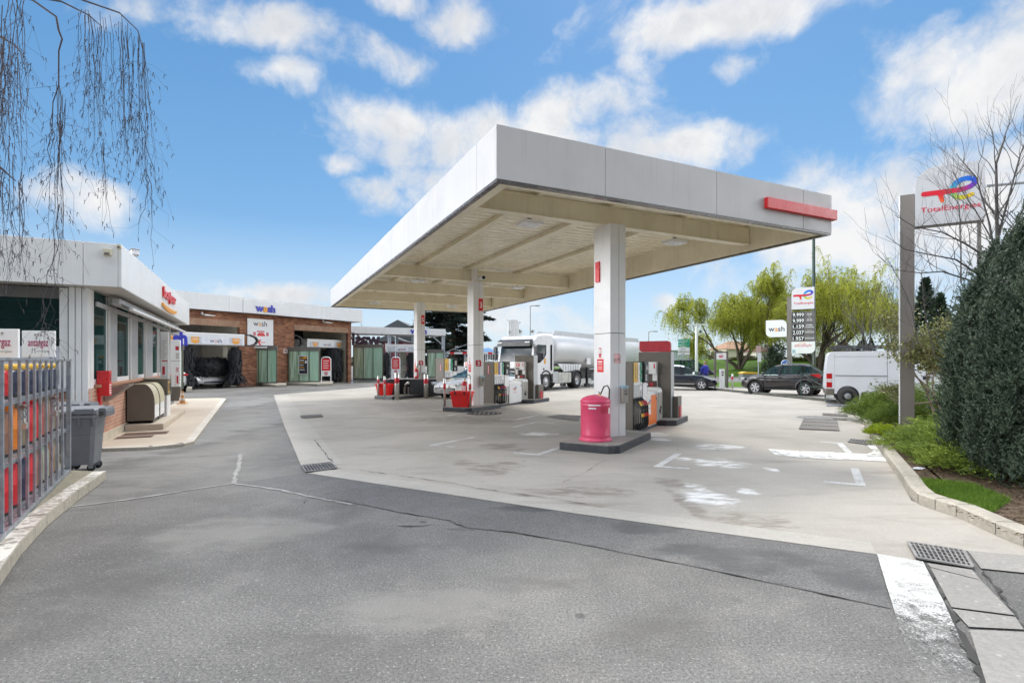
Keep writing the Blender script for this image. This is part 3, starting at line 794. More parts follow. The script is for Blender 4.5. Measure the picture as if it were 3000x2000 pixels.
tag(cm.build('security_camera', None, 0, C0, ROT), 'white tube camera under the canopy beam above the column numbered 3', 'camera')

# ---------------------------------------------------------------- pump islands (local y runs along the island, x to its right)
IR = math.radians(-30)
Pv = Vector((math.cos(IR), math.sin(IR), 0)); Wv = Vector((-math.sin(IR), math.cos(IR), 0))
O1 = Vector((1.41, 9.60, 0)); O3 = Vector((-1.97, 16.93, 0)); O5 = Vector((-4.77, 24.9, 0))
def at(O, x, y, z=0): return O + Pv * x + Wv * y + Zv * z

def chamf(x0, x1, y0, y1, c, cf=None):
    cf = c if cf is None else cf
    return [(x0 + .04, y0), (x1 - cf, y0), (x1, y0 + cf), (x1, y1 - c), (x1 - c, y1), (x0 + c, y1), (x0, y1 - c), (x0, y0 + .04)]
def island(O, front, end, lab):
    r = thing('pump_island', lab, 'island kerb', O, IR, 'raised kerbs of the pump islands')
    x0, x1, y0, y1 = front
    a = MB(); a.prism(chamf(x0, x1, y0, y1, .14, .16), 0, .135, M_dark); a.build('kerb', r, .018)
    b = MB(); b.prism(chamf(x0 + .03, x1 - .03, y0 + .03, y1 - .03, .14, .15), .135, .152, M_top); b.build('deck', r, .004)
    m = MB(); m.box(-.5, .02, y1, end[2], 0, .06, M_dark); m.build('plinth', r, .006)
    x0, x1, y0, y1 = end
    a = MB(); a.prism(chamf(x0, x1, y0, y1, .2), 0, .135, M_dark); a.build('kerb', r, .015)
    b = MB(); b.prism(chamf(x0 + .03, x1 - .03, y0 + .03, y1 - .03, .2), .135, .152, M_top); b.build('deck', r, .004)
    return r
island(O1, (-.62, .52, 0, 2.35), (-.55, .45, 4.72, 6.5), 'dark painted pump kerb nearest the viewer, carrying the pink barrel bin')
island(O3, (-.70, .42, .45, 2.55), (-.55, .45, 4.72, 6.5), 'middle pump kerb carrying a red crate and the column marked 3')
island(O5, (-.55, .7, -1.86, 2.5), (-.55, .45, 4.72, 6.5), 'farthest pump kerb with rounded end, carrying red crate between slim posts')

STRIPS = [((.80, .52, .08), 'DIESEL'), ((.80, .46, .10), 'GAZOLE'), ((.78, .80, .78), 'SP 95'), ((.03, .30, .17), 'SP 98')]
def pump(O, y0, L, lab, colors, n_noz, ncols, h=1.65):
    r = thing('fuel_pump', lab, 'fuel pump', at(O, -.24, y0), IR, 'fuel pumps')
    x = .27; z0 = .06
    b = MB(); b.box(-x + .02, x - .02, .05, L - .05, z0, h - .03, M_taupel); b.build('body', r, .008)
    e = MB(); e.box(-x, x, 0, .06, z0, h, M_taupe); e.build('end_panel', r, .01)
    e = MB(); e.box(-x, x, L - .05, L, z0, h, M_taupe); e.build('end_panel', r, .01)
    pl = MB(); pl.box(.02, .09, -.006, -.002, 1.2, 1.53, M_redd)
    for k in range(5): pl.box(.04, .07, -.009, -.0065, 1.23 + .06 * k, 1.265 + .06 * k, M_wink)
    pl.build('warning_plate', r)
    lp = MB(); sw = (L - .06) * .62 / len(colors)
    for k, (c, nm) in enumerate(colors):
        ya = .06 + k * sw
        mm = mat('strip_' + nm, c, .35)
        lp.box(x - .01, x + .012, ya + .006, ya + sw - .006, 1.19, h - .02, mm); lp.box(x - .01, x + .013, ya + .006, ya + sw - .006, 1.12, 1.188, M_wink)
        lp.text(nm, sw * .42, (x + .0135, ya + sw * .62, 1.42), Zv * -1, Yv, M_ink if c[0] > .5 else M_wink, fit=.34)
    lp.build('fuel_labels', r)
    md = MB(); md.box(x - .01, x + .006, .06, .06 + sw * len(colors), .84, 1.11, M_alu)
    for k in range(len(colors)): md.box(x + .004, x + .012, .06 + sw * (k + .35), .06 + sw * (k + .6), .87, .99, M_wink)
    md.box(x + .004, x + .012, .06 + sw * (len(colors) - 1.2), .06 + sw * len(colors) - .02, 1.0, 1.1, M_wink); md.build('price_plate', r)
    ys = .06 + sw * len(colors) + .02
    dp = MB(); dp.box(x - .1, x + .07, ys, L - .06, 1.17, h + .005, M_black); dp.box(x + .068, x + .074, ys + .05, L - .1, 1.42, h - .06, M_screen)
    for k in range(3): dp.box(x + .07, x + .078, ys + .06, ys + .16, 1.22 + .05 * k, 1.25 + .05 * k, M_wink)
    dp.box(x + .074, x + .077, ys + .08, L - .13, 1.47, h - .11, M_taupel); dp.build('display', r, .012)
    pt = MB(); pt.box(x - .1, x + .03, ys, L - .06, .72, 1.165, M_wink); pt.box(x - .1, x + .02, ys, L - .06, .4, .715, M_alu); pt.build('card_reader', r, .01)
    bay = MB(); bay.box(x - .01, x + .004, .06, ys - .02, .44, .835, M_black)
    for k in range(9): bay.box(x - .01, x + .008, .08 + k * .085, .105 + k * .085, .1, .44, M_steel if k % 2 else M_black)
    bay.build('nozzle_bay', r)
    for k in range(n_noz):
        yy = .12 + k * (ys - .2) / (n_noz - .3)
        cc = ncols[k % len(ncols)]
        nz = MB()
        nz.M = Matrix.Translation((x, yy, 0))
        nz.tube([(.04, 0, .82), (.09, 0, .765), (.13, 0, .70)], [.02, .024, .022], M_black, 8)
        nz.extr([(.095, .755), (.125, .705), (.165, .665), (.19, .685), (.165, .73), (.12, .775)], 'y', -.02, .02, cc)
        nz.tube([(.11, 0, .70), (.10, 0, .63), (.15, 0, .60), (.18, 0, .665)], .010, M_black, 6)
        nz.tube([(.18, 0, .67), (.185, 0, .6), (.185, 0, .53)], [.02, .02, .018], M_black, 8)
        nz.M = None
        o = nz.build('nozzle', r, .004)
        hs = MB(); hs.tube([(x + .185, yy, .54), (x + .19, yy, .40), (x + .19, yy + .01, .27), (x + .16, yy + .03, .17), (x + .09, yy + .05, .125), (x + .03, yy + .06, .15), (x + .0, yy + .07, .24)], .02, M_rubber, 8)
        hs.tube([(x + .187, yy, .50), (x + .189, yy, .42)], .0245, cc, 8)
        hs.build('hose', o)
    return r
YEL = (M_yellow, M_orange, M_red, M_red)
WINE = mat('wine_plastic', (.30, .012, .04), .38)
pump(O1, 2.5, 1.1, 'tall taupe fuel pump beside the nearest column with orange and red nozzles', STRIPS, 4, YEL, 1.66)
pump(O3, 2.55, 1.12, 'taupe fuel pump behind the column marked 3 with five hanging hoses', STRIPS[:2] + [((.10, .08, .30), 'EXCEL')] + STRIPS[2:], 5, (M_yellow, WINE, WINE, WINE, M_redd), 1.66)
pump(O5, 2.5, 1.15, 'far taupe fuel pump partly behind the white coupe with red label panel', STRIPS, 4, (M_black, WINE), 1.84)

def cabinet(O, y0, lab, front, logo_sheet):
    r = thing('service_cabinet', lab, 'cabinet', at(O, -.22, y0), IR, 'low cabinets beside the pumps')
    b = MB(); b.extr([(-.24, .06), (.22, .06), (.22, .83), (.16, .89), (-.24, .89)], 'y', 0, 1.0, M_white); b.build('body', r, .012)
    f = MB(); f.box(.222, .236, .02, .98, .09, .82, front); f.build('front_panel', r, .004)
    if logo_sheet:
        s = MB(); s.box(.2365, .239, .08, .42, .36, .84, M_wink); so_ = s.build('poster', r)
        logo('logo', so_, (.24, .25, .66), Yv, Zv, .26); tx = MB(); tx.text('TotalEnergies', .035, (.24, .25, .50), Yv, Zv, M_redink); tx.build('lettering', so_)
    else:
        logo('logo', r, (.238, .42, .62), Yv, Zv, .26); tx = MB(); tx.text('TotalEnergies', .035, (.238, .42, .46), Yv, Zv, M_redink); tx.build('lettering', r)
    lk = MB(); lk.tube([(.235, .92, .72), (.25, .92, .72)], .02, M_black, 8); lk.build('lock', r)
    g = MB(); g.extr(rrect(-.24, .25, .12, .98, .1, '0011'), 'y', 1.06, 1.48, M_white); g.box(.2505, .262, 1.09, 1.46, .15, .86, M_taupel); g.build('end_cabinet', r, .008)
    can_ = MB(); can_.lathe([(0.0, 0), (.06, 0), (.06, .1), (.03, .16), (.0, .17)], M_ink, 10); 
    w = MB(); w.box(.263, .267, 1.2, 1.32, .3, .42, M_ink); w.tube([(.268, 1.2, .34), (.268, 1.14, .42)], .012, M_ink, 6); w.tube([(.268, 1.22, .42), (.268, 1.24, .5), (.268, 1.3, .5), (.268, 1.31, .42)], .01, M_ink, 6); w.build('watering_can_pictogram', r)
    return r
cabinet(O1, 3.62, 'cabinet with bright orange side panel beside the nearest pump', M_orange, True)
cabinet(O3, 3.70, 'all white cabinet with ribbon logo beside the middle pump', M_white, False)
cabinet(O5, 3.70, 'white cabinet beside the far pump, mostly behind the coupe', M_white, False)

def portal(O, lab, red, h=1.92):
    r = thing('service_totem', lab, 'service totem', at(O, -.23, 5.36), IR, 'taupe totems at the pump islands')
    b = MB(); b.box(-.45, .42, .0, .14, .15, h, M_taupe); b.box(.18, .42, .14, .34, .15, h - .001, M_taupe); b.box(.422, .436, .0, .34, .15, h, M_alu); b.build('frame', r, .008)
    if red:
        q = MB(); q.extr(rrect(-.43, .41, h + .005, h + .30, .09, '1010'), 'y', 0, .13, M_redd); q.build('red_header', r, .01)
    t = MB(); t.box(-.36, .08, -.2, -.004, 1.33, 1.65, M_wink); t.box(-.30, -.12, -.21, -.201, 1.36, 1.41, M_ink); t.extr(rrect(-.27, -.12, 1.46, 1.6, .03), 'y', -.208, -.202, M_red)
    t.box(-.23, -.16, -.211, -.209, 1.5, 1.57, M_wink); t.box(.02, .05, -.206, -.201, 1.48, 1.6, M_red)
    t.box(-.36, -.26, -.1, -.004, .9, 1.325, M_wink); t.box(-.04, .08, -.1, -.004, .9, 1.325, M_wink); t.build('towel_dispenser', r, .012)
    p = MB(); p.box(-.36, .08, -.13, -.102, .9, 1.14, mat('maroon_plate', (.11, .045, .042), .4)); p.tube([(-.2, -.134, 1.04), (-.2, -.138, 1.04)], .05, M_wink, 12); p.tube([(-.06, -.134, 1.04), (-.06, -.138, 1.04)], .05, M_redd, 12)
    p.tube([(-.14, -.16, .90), (-.1, -.2, 1.06)], .012, mat('maroon_plate', (0, 0, 0)), 6); p.build('glove_tray', r)
    k = MB(); k.box(.45, .58, .15, .6, .15, .72, M_taupe); k.box(.581, .6, .25, .5, .15, .45, M_redd); k.build('post_box', r, .02)
    return r
portal(O1, 'taupe totem with a big red header standing behind the orange cabinet', True)
portal(O3, 'plain taupe totem in front of the truck cab', False)
portal(O5, 'taupe totem of the farthest island behind the coupe', False)

# things standing on the islands
def lz(O, x, y): return at(O, x, y, .152)
bb = thing('barrel_bin', 'pinkish red drum shaped waste bin with domed lid on the near island', 'waste bin', lz(O1, -.1, .56), IR)
M_pink = mat('faded_pink_paint', (0.74, 0.07, 0.16), .36, var=.10, scale=2.2, dirt=.1, dirtcol=(.75, .3, .36))
m_ = MB(); m_.lathe([(0, 0), (.315, 0), (.318, .025), (.29, .045), (.284, .06), (.284, .10), (.289, .11), (.284, .12), (.284, .66), (.29, .67), (.29, .69), (.284, .70), (.284, .72)], M_pink, 40); m_.build('drum', bb)
m_ = MB(); m_.lathe([(.284, .721), (.292, .73), (.29, .76), (.24, .81), (.15, .85), (.05, .87), (0, .872)], M_pink, 40); m_.build('lid', bb)
m_ = MB()
for zz, t0, t1 in ((.60, -50, -15), (.635, -50, -12), (.57, -50, -15), (.54, -45, -18), (.14, -150, -128), (.18, -150, -125), (.22, -150, -128)):
    m_.tube([(.2855 * math.cos(math.radians(a)), .2855 * math.sin(math.radians(a)), zz) for a in np.linspace(t0, t1, 8)], .006, M_redd, 5)
m_.build('vent_slots', bb)
m_ = MB()
def band(mb, r, z0, z1, t0, t1, m, n=8):
    vs = []; 
    for a in np.linspace(math.radians(t0), math.radians(t1), n): vs += [(r * math.cos(a), r * math.sin(a), z0), (r * math.cos(a), r * math.sin(a), z1)]
    mb.add(vs, [(2 * i, 2 * i + 2, 2 * i + 3, 2 * i + 1) for i in range(n - 1)], m)
for q in ((.293, .675, .70, -95, -50), (.287, .615, .64, -95, -66), (.287, .52, .63, -12, 0)): m_ = MB(); band(m_, *q, M_wink); m_.build('sticker', bb)

def crate(O, x, y, lab, rz=0):
    r = thing('storage_crate', lab, 'crate', lz(O, x, y), IR + rz, 'red lidded crates on the islands')
    b = MB(); a0, b0, a1, b1, h = .27, .19, .33, .245, .44
    M_cr = mat('crate_red', (.80, .012, .012), .36, var=.06)
    vs = [(-a0, -b0, 0), (a0, -b0, 0), (a0, b0, 0), (-a0, b0, 0), (-a1, -b1, h), (a1, -b1, h), (a1, b1, h), (-a1, b1, h)]
    b.add(vs, [(0, 3, 2, 1), (4, 5, 6, 7), (0, 1, 5, 4), (1, 2, 6, 5), (2, 3, 7, 6), (3, 0, 4, 7)], M_cr)
    for fx in (-.5, 0, .5):
        b.add([(-a0 * 0 + fx * 2 * a0 * .8 - .008, -b0 - .004, .02), (fx * 2 * a0 * .8 + .008, -b0 - .004, .02), (fx * 2 * a1 * .8 + .008, -b1 - .003, h), (fx * 2 * a1 * .8 - .008, -b1 - .003, h)], [(0, 1, 2, 3)], M_redd)
    b.build('tub', r, .02)
    l = MB(); l.box(-a1 - .02, a1 + .02, -b1 - .02, b1 + .02, h, h + .075, M_cr); l.box(-a1 + .04, a1 - .04, -b1 + .03, b1 - .03, h + .0755, h + .09, M_cr); l.build('lid', r, .015)
    for q in (-.16, .16):
        g = MB(); g.box(q - .03, q + .03, -b1 - .03, -b1 - .021, h - .03, h + .08, mat('dark_clip', (.10, .012, .01), .5)); g.build('clip', r, .003)
    return r
crate(O3, -.08, .74, 'red lidded crate in front of the column marked 3', math.radians(18))
crate(O5, -.38, -1.35, 'farther red lidded crate between two slim steel posts', math.radians(18))

def bollard(loc, h, rad, lab, band_z=(.62, .82)):
    r = thing('bollard', lab, 'bollard', loc, 0, 'steel posts with red bands')
    p = MB(); p.lathe([(0, 0), (rad, 0), (rad, h - .01), (rad - .01, h), (0, h)], M_steel, 18); p.build('post', r)
    q = MB(); q.lathe([(rad, h * band_z[0]), (rad + .003, h * band_z[0] + .002), (rad + .003, h * band_z[1]), (rad, h * band_z[1] + .002)], M_redd, 18); q.build('red_band', r)
    if rad > .08:
        t_ = MB(); t_.lathe([(rad + .001, h + .003), (rad + .004, h - .01), (rad + .004, h - .02)], M_steel, 18); t_.build('cap', r)
    return r
bollard(G(1302.6, 1190, .15), .95, .042, 'slim banded post left of the middle red crate')
bollard(G(1377, 1193, .15), .95, .042, 'slim banded post right of the middle red crate')
bollard(lz(O5, -.42, -1.72) , .88, .045, 'slim banded post left of the farther red crate')
bollard(G(1127, 1163, .15), .9, .045, 'slim banded post right of the farther red crate')
bollard(G(1163, 1171), 1.17, .105, 'thick banded post in front of the dark fuel fill bench')
bollard(G(1248, 1166), 1.08, .105, 'thick banded post in front of the column marked 5')

def extinguisher(loc, lab, rz=0):
    r = thing('fire_extinguisher', lab, 'fire extinguisher', loc, rz, 'red fire extinguishers by the columns')
    b = MB(); b.lathe([(0, 0), (.085, 0), (.095, .02), (.095, .36), (.08, .42), (.035, .455), (0, .46)], M_redd, 18); b.build('cylinder', r)
    k = MB(); k.lathe([(.022, .455), (.022, .52), (0, .52)], M_yellow, 10); k.tube([(0, -.02, .52), (0, .09, .55)], .012, M_black, 6); k.build('valve', r)
    h = MB(); h.tube([(.02, 0, .5), (.09, 0, .66), (.16, 0, .68), (.2, 0, .6), (.19, 0, .4), (.15, 0, .15), (.11, 0, .08)], .014, M_black, 8); h.build('hose', r)
    l = MB(); band(l, .0965, .1, .3, -130, -60, M_wink); l.build('label', r)
    return r
extinguisher(Vector((-1.62, 17.98, .54)), 'red extinguisher hung on the middle column behind the red crate')
extinguisher(Vector((1.75, 10.55, .5)), 'extinguisher hidden behind the pink barrel with its black hose loop showing')

# fuel fill bench on the far island
fb_ = thing('fuel_fill_bench', 'low charcoal bench with pipe fittings under a pale top on the far island', 'fuel bench', G(1130, 1166, .0), math.radians(12))
m_ = MB(); prof = [(0, .15), (0, .62), (.1, .78), (.22, .84), (2.05, .84), (2.3, .76), (2.45, .5), (2.45, .1)]
m_.extr([(x - .0, z) for x, z in prof], 'y', .7, .74, M_dark); m_.box(.1, 2.3, .05, .7, .845, .88, mat('pale_bench_top', (.5, .49, .46), .4)); m_.box(1.1, 2.3, .0, .03, .12, .84, M_dark); m_.box(0, .03, .03, .7, .15, .8, M_dark); m_.box(0, .55, 0, .03, .15, .8, M_dark)
m_.build('shell', fb_, .01)
m_ = MB(); m_.tube([(.85, .2, .1), (.85, .2, .45), (.9, .12, .62), (.98, .06, .68)], .055, M_steel, 10); m_.tube([(.98, .06, .68), (1.02, .02, .70)], .075, M_steel, 12); m_.tube([(1.02, .2, .1), (1.02, .2, .5)], .04, M_steel, 8); m_.build('fill_pipe', fb_)
extinguisher(fb_.location + Vector((math.cos(.21) * 1.33, math.sin(.21) * 1.33 + .25, .883)), 'red extinguisher on the charcoal bench beside the column marked 5')
# ---------------------------------------------------------------- shared: brick, glass, louvre glass
def brick_mat(name, c1, c2, mortar, bw=0.22, bh=0.075, vert=False):
    m, nt, b = mk(name)
    tc = nt.new('ShaderNodeTexCoord').outputs['Object']
    sp = nt.new('ShaderNodeSeparateXYZ'); nt.l.new(tc, sp.inputs[0])
    cb = nt.new('ShaderNodeCombineXYZ')
    h = nt.math('ADD', sp.outputs[0], sp.outputs[1])
    if vert: nt.l.new(sp.outputs[2], cb.inputs[0]); nt.l.new(h, cb.inputs[1])
    else: nt.l.new(h, cb.inputs[0]); nt.l.new(sp.outputs[2], cb.inputs[1])
    br = nt.new('ShaderNodeTexBrick'); nt.l.new(cb.outputs[0], br.inputs['Vector'])
    br.inputs['Scale'].default_value = 1; br.inputs['Brick Width'].default_value = bw; br.inputs['Row Height'].default_value = bh
    br.inputs['Mortar Size'].default_value = 0.008; br.inputs['Color1'].default_value = (*c1, 1); br.inputs['Color2'].default_value = (*c2, 1); br.inputs['Mortar'].default_value = (*mortar, 1)
    br.inputs['Bias'].default_value = 0.0
    n = nt.noise(tc, 1.2, 5, .65)
    c = nt.mix(nt.smooth(n, .35, .7, 0, .5), br.outputs[0], tuple(x * .55 for x in c1))
    nt.set(b.inputs['Base Color'], c); b.inputs['Roughness'].default_value = .85
    bn = nt.new('ShaderNodeBump'); bn.inputs['Strength'].default_value = .5; bn.inputs['Distance'].default_value = .008; bn.invert = True
    nt.l.new(br.outputs['Fac'], bn.inputs['Height']); nt.l.new(bn.outputs[0], b.inputs['Normal'])
    MATS[name] = m
    return m
M_brickS = brick_mat('shop_brick', (.46, .20, .115), (.56, .28, .18), (.50, .46, .41))
M_brickW = brick_mat('wash_brick', (.19, .06, .03), (.46, .20, .10), (.25, .19, .14), .30, .09)
M_soldier = brick_mat('soldier_brick', (.40, .22, .13), (.50, .32, .21), (.28, .22, .17), .24, .09, True)
def glass_mat(name, tint, trans):
    m, nt, b = mk(name)
    b.inputs['Base Color'].default_value = (*tint, 1); b.inputs['Roughness'].default_value = .02; b.inputs['Specular IOR Level'].default_value = .8
    tr = nt.new('ShaderNodeBsdfTransparent'); tr.inputs[0].default_value = (min(1, tint[0] * 9 + .25), min(1, tint[1] * 9 + .25), min(1, tint[2] * 9 + .25), 1)
    mx = nt.new('ShaderNodeMixShader'); mx.inputs[0].default_value = trans
    nt.l.new(b.outputs[0], mx.inputs[1]); nt.l.new(tr.outputs[0], mx.inputs[2])
    nt.l.new(mx.outputs[0], m.node_tree.nodes['Material Output'].inputs[0])
    MATS[name] = m
    return m
M_glass = glass_mat('shop_glass', (.02, .055, .055), .6)
M_carglass = glass_mat('car_glass', (.012, .02, .022), .25)
# ---------------------------------------------------------------- shop
SV = Vector((-.4384, .8988, 0)); SA = math.atan2(SV.y, SV.x)      # its long front runs this way
SN = Vector((SV.y, -SV.x, 0))                                        # outward
W0 = Vector((-7.70, 9.60, 0))
ROTS = SA - PI / 2      # local y along the facade, local x outward
shop = thing('shop_building', 'low white station shop with brick base and tall dark windows', 'shop', W0, ROTS)
FZ0, FZ1 = 3.0, 3.77
m_ = MB()      # fascia
L = 10.6
fcut = [-.36, 1.55, 3.15, 5.6, 7.9, L + .0]
for a, b in zip(fcut, fcut[1:]): m_.box(.50, .55, a + .004, b - .004, FZ0, FZ1, M_white)
for a, b in ((-.0, .55), (-2.4, -.008), (-5, -2.408), (-9, -5.008)): m_.box(a, b if b < .5 else .495, -.36, -.31, FZ0, FZ1, M_white)
m_.build('fascia', shop, .006)
m_ = MB(); m_.box(-9, .498, -.305, L, FZ0 + .02, FZ1 - .03, M_trim); m_.box(-9, .5, -.31, L + .01, FZ0 - .0, FZ0 + .018, mat('soffit', (.56, .53, .48), .5, dirt=.2)); m_.build('roof', shop)
# walls
SILL = 1.22
bays = [(px0, px1) for px0, px1 in ((266, 315), (345, 379), (405, 424), (448, 463), (467, 497))]
Ow = W0
ys = [(along(W0, SV, a), along(W0, SV, b)) for a, b in bays]
m_ = MB(); m_.box(-.25, 0, .0, 9.9, .0, SILL - .06, M_brickS); m_.build('brick_base', shop)
m_ = MB(); m_.box(.001, .02, .42, 9.9, 0, .24, mat('plinth_render', (.55, .48, .38), .8, dirt=.3)); m_.build('plinth', shop, .006)
m_ = MB(); m_.box(-.25, .08, .40, 9.9, SILL - .06, SILL, mat('brick_sill', (.42, .22, .14), .8, var=.2, scale=8)); m_.build('sill', shop, .01)
m_ = MB()
for xx in (0, .097, .194):
    m_.box(-.29 + xx, -.203 + xx, -.02 - .004 * (xx > .1), .10, 0.0, FZ0 - .002, M_white)
m_.box(-.2, .0, .101, .20, 0, FZ0 - .002, M_white); m_.box(-.2, -.01, .204, .38, 0, FZ0 - .002, M_white); m_.build('corner_pillar', shop, .012)
yprev = .38
wins = []
for i, (a, b) in enumerate(ys):
    g = MB(); g.box(-.03, -.02, a, b, SILL, FZ0 - .02, M_glass); wo_ = g.build('window', shop)
    f = MB(); f.box(-.2, -.012, a - .02, b + .02, SILL, SILL + .10, M_white); f.box(-.2, -.012, a - .03, a + .03, SILL + .101, FZ0 - .02, M_white); f.box(-.2, -.012, b - .03, b + .03, SILL + .101, FZ0 - .02, M_white); f.build('frame', wo_, .006)
    nxt = ys[i + 1][0] if i + 1 < len(ys) else 9.9
    p = MB(); p.box(-.2, .0, b + .035, nxt - .035, SILL, FZ0 - .02, M_alu); p.box(-.2, .03, b + .04, b + .08, SILL + .002, FZ0 - .022, M_white)
    p.build('fin_panel', shop, .005)
h = MB(); y3 = ys[2][1]; h.tube([(-.13, y3 - .15, 1.7), (-.08, y3 - .15, 1.75), (-.08, y3 - .15, 2.3), (-.13, y3 - .15, 2.35)], .016, M_green, 8); h.build('door_handle', shop)
# interior shell so that the glass looks into a room
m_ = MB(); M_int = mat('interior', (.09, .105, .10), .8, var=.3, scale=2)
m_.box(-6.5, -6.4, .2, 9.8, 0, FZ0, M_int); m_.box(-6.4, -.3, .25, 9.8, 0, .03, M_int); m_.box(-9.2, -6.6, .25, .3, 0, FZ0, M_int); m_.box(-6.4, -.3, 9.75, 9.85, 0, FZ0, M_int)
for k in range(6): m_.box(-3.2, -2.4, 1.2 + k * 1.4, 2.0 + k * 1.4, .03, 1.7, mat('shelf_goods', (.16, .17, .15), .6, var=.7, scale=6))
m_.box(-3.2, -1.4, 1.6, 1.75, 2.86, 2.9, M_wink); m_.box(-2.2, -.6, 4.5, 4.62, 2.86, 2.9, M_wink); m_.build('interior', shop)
# front wall to the left with its big window and white lower panel
m_ = MB(); m_.box(-9, -.32, 0, .2, 0, 1.0, M_brickS); m_.build('brick_base', shop)
m_ = MB(); m_.box(-9, -.31, -.03, .0, 1.0, 1.1, mat('brick_sill_dark', (.20, .10, .07), .8, var=.2, scale=8)); m_.build('sill', shop)
g = MB(); g.box(-8.8, -.44, .07, .08, 1.93, 2.78, M_glass); wo_ = g.build('window', shop)
f = MB(); f.box(-8.9, -.31, .02, .12, 1.12, 1.2, M_white); f.box(-.43, -.31, .02, .12, 1.201, FZ0 - .02, M_white); f.box(-8.9, -.431, .04, .10, 1.201, 1.93, mat('window_film', (.60, .60, .66), .5)); f.box(-8.9, -.431, .02, .12, 2.78, FZ0 - .02, mat('blind_box', (.12, .115, .11), .5)); f.box(-3.6, -3.5, .02, .12, 1.201, 2.78, M_white); f.build('frame', wo_, .005)
m_ = MB(); m_.box(-8.9, -.3, .205, .24, 2.88, 2.92, M_trim); m_.build('rail', shop)
# awnings folded against the facade
def awning(a, b, lab):
    r = thing('awning', lab, 'awning', W0, ROTS, 'folding awnings over the shop windows')
    k = MB(); k.box(.12, .28, a, b, 2.80, 2.93, M_alu); k.build('cassette', r, .02)
    s = MB(); s.extr([(.24, 2.82), (.42, 2.72), (.43, 2.735), (.26, 2.845)], 'y', a + .05, b - .05, mat('awning_cloth', (.26, .25, .235), .8)); s.build('fabric', r)
    fr = MB(); fr.box(.42, .50, a, b, 2.69, 2.745, M_white); fr.build('front_bar', r, .01)
    for yy in (a + .3, b - .3):
        ar = MB(); ar.tube([(.2, yy, 2.80), (.36, yy + .5 if yy < (a + b) / 2 else yy - .5, 2.74), (.44, yy, 2.70)], .018, M_alu, 6); ar.build('arm', r)
awning(1.0, 7.3, 'long grey folding awning above the shop windows'); awning(7.5, 10.1, 'short grey folding awning at the far end of the shop front')
sl = MB(); sl.box(.005, .05, .40, 9.9, 2.70, 2.79, M_alu); sl.build('transom', shop, .004)
# fascia lettering: red word with an orange smile below
s_ = thing('shop_sign', 'raised red lettering with an orange smile on the shop fascia', 'sign', W0, ROTS)
yb0, yb1 = along(W0 + SN * .55, SV, 475), along(W0 + SN * .55, SV, 511)
ym = (yb0 + yb1) / 2
m_ = MB(); m_.text('bonjour', .26, (.60, ym, 3.36), Yv, Zv, M_red, .03, depth=.045, fit=(yb1 - yb0) * 1.0); m_.build('lettering', s_)
m_ = MB(); arc = [(ym + (yb1 - yb0) * .62 * math.sin(t), 3.2 - .17 * math.cos(t)) for t in np.linspace(-1.1, 1.1, 14)]
m_.extr(arc + [(y, z + .03 + .075 * math.cos((y - ym) / (yb1 - yb0) * 2.2)) for y, z in arc[::-1]], 'x', .555, .60, M_amber)
m_.build('smile', s_)
# roof-edge camera and flood light boxes
r = thing('security_camera', 'pale box camera on a bracket above the shop roof edge', 'camera', W0 + SN * .3 + SV * 2.0 + Zv * FZ1, ROTS)
m_ = MB(); M_ = Matrix.Rotation(math.radians(-16), 4, 'X'); m_.M = Matrix.Translation((0, 0, .2)) @ Matrix.Rotation(.5, 4, 'Z') @ M_
m_.box(-.07, .07, -.2, .28, -.05, .06, M_white); m_.box(-.085, .085, -.22, .32, .062, .075, M_alu); m_.build('housing', r, .01)
m_ = MB(); m_.tube([(0, 0, -.04), (0, 0, .08), (0, -.05, .16)], .025, M_alu, 8); m_.build('bracket', r)
for dx, lab in ((-.12, 'small cream flood lamp on the shop fascia front'), (.02, 'tiny cream sensor box at the shop fascia corner')):
    r = thing('wall_lamp', lab, 'lamp', W0 + SN * (.50 + dx * 1.2) + SV * -.365 + Zv * (3.60 if dx < 0 else 3.72), ROTS)
    m_ = MB(); w_ = .06 if dx < 0 else .035; m_.box(-w_, w_, -.09, -.0, -w_, w_, mat('cream_box', (.62, .58, .45), .5)); m_.build('housing', r, .008)
    m_ = MB(); m_.box(-w_ * .6, w_ * .6, -.1, -.092, -w_ * .9, -w_ * .2, M_taupe); m_.build('lens', r)
# pavement in front of the shop with its kerb
pv = PX([(663, 1171), (568, 1301), (540, 1308), (440, 1318), (293, 1323)], 0)
sheet('pavement', [W0 + SN * -.05 + SV * .6, *[p for p in pv[::-1]], *PX([(640, 1169), (540, 1171), (505, 1172)]), W0 + SV * 12.2 - SN * .1], .06, M_pave)
kb = MB()
for a, b in zip(pv, pv[1:]):
    d = (b - a).normalized(); n = Vector((-d.y, d.x, 0)); n = n if n.dot(Vector((-1, .3, 0))) > 0 else -n
    kb.add([tuple(q) for q in (a, b, b + Zv * .061, a + Zv * .061)], [(0, 1, 2, 3), (3, 2, 1, 0)][:1], M_kerb)
    kb.add([tuple(q + Zv * .062) for q in (a, b, b + n * .16, a + n * .16)], [(0, 1, 2, 3)], mat('kerb_edge', (.56, .52, .46), .8, var=.1, scale=5))
tag(kb.build('kerb'), kind='structure')
def sp(px, py, z=.06): return G(px, py, z)
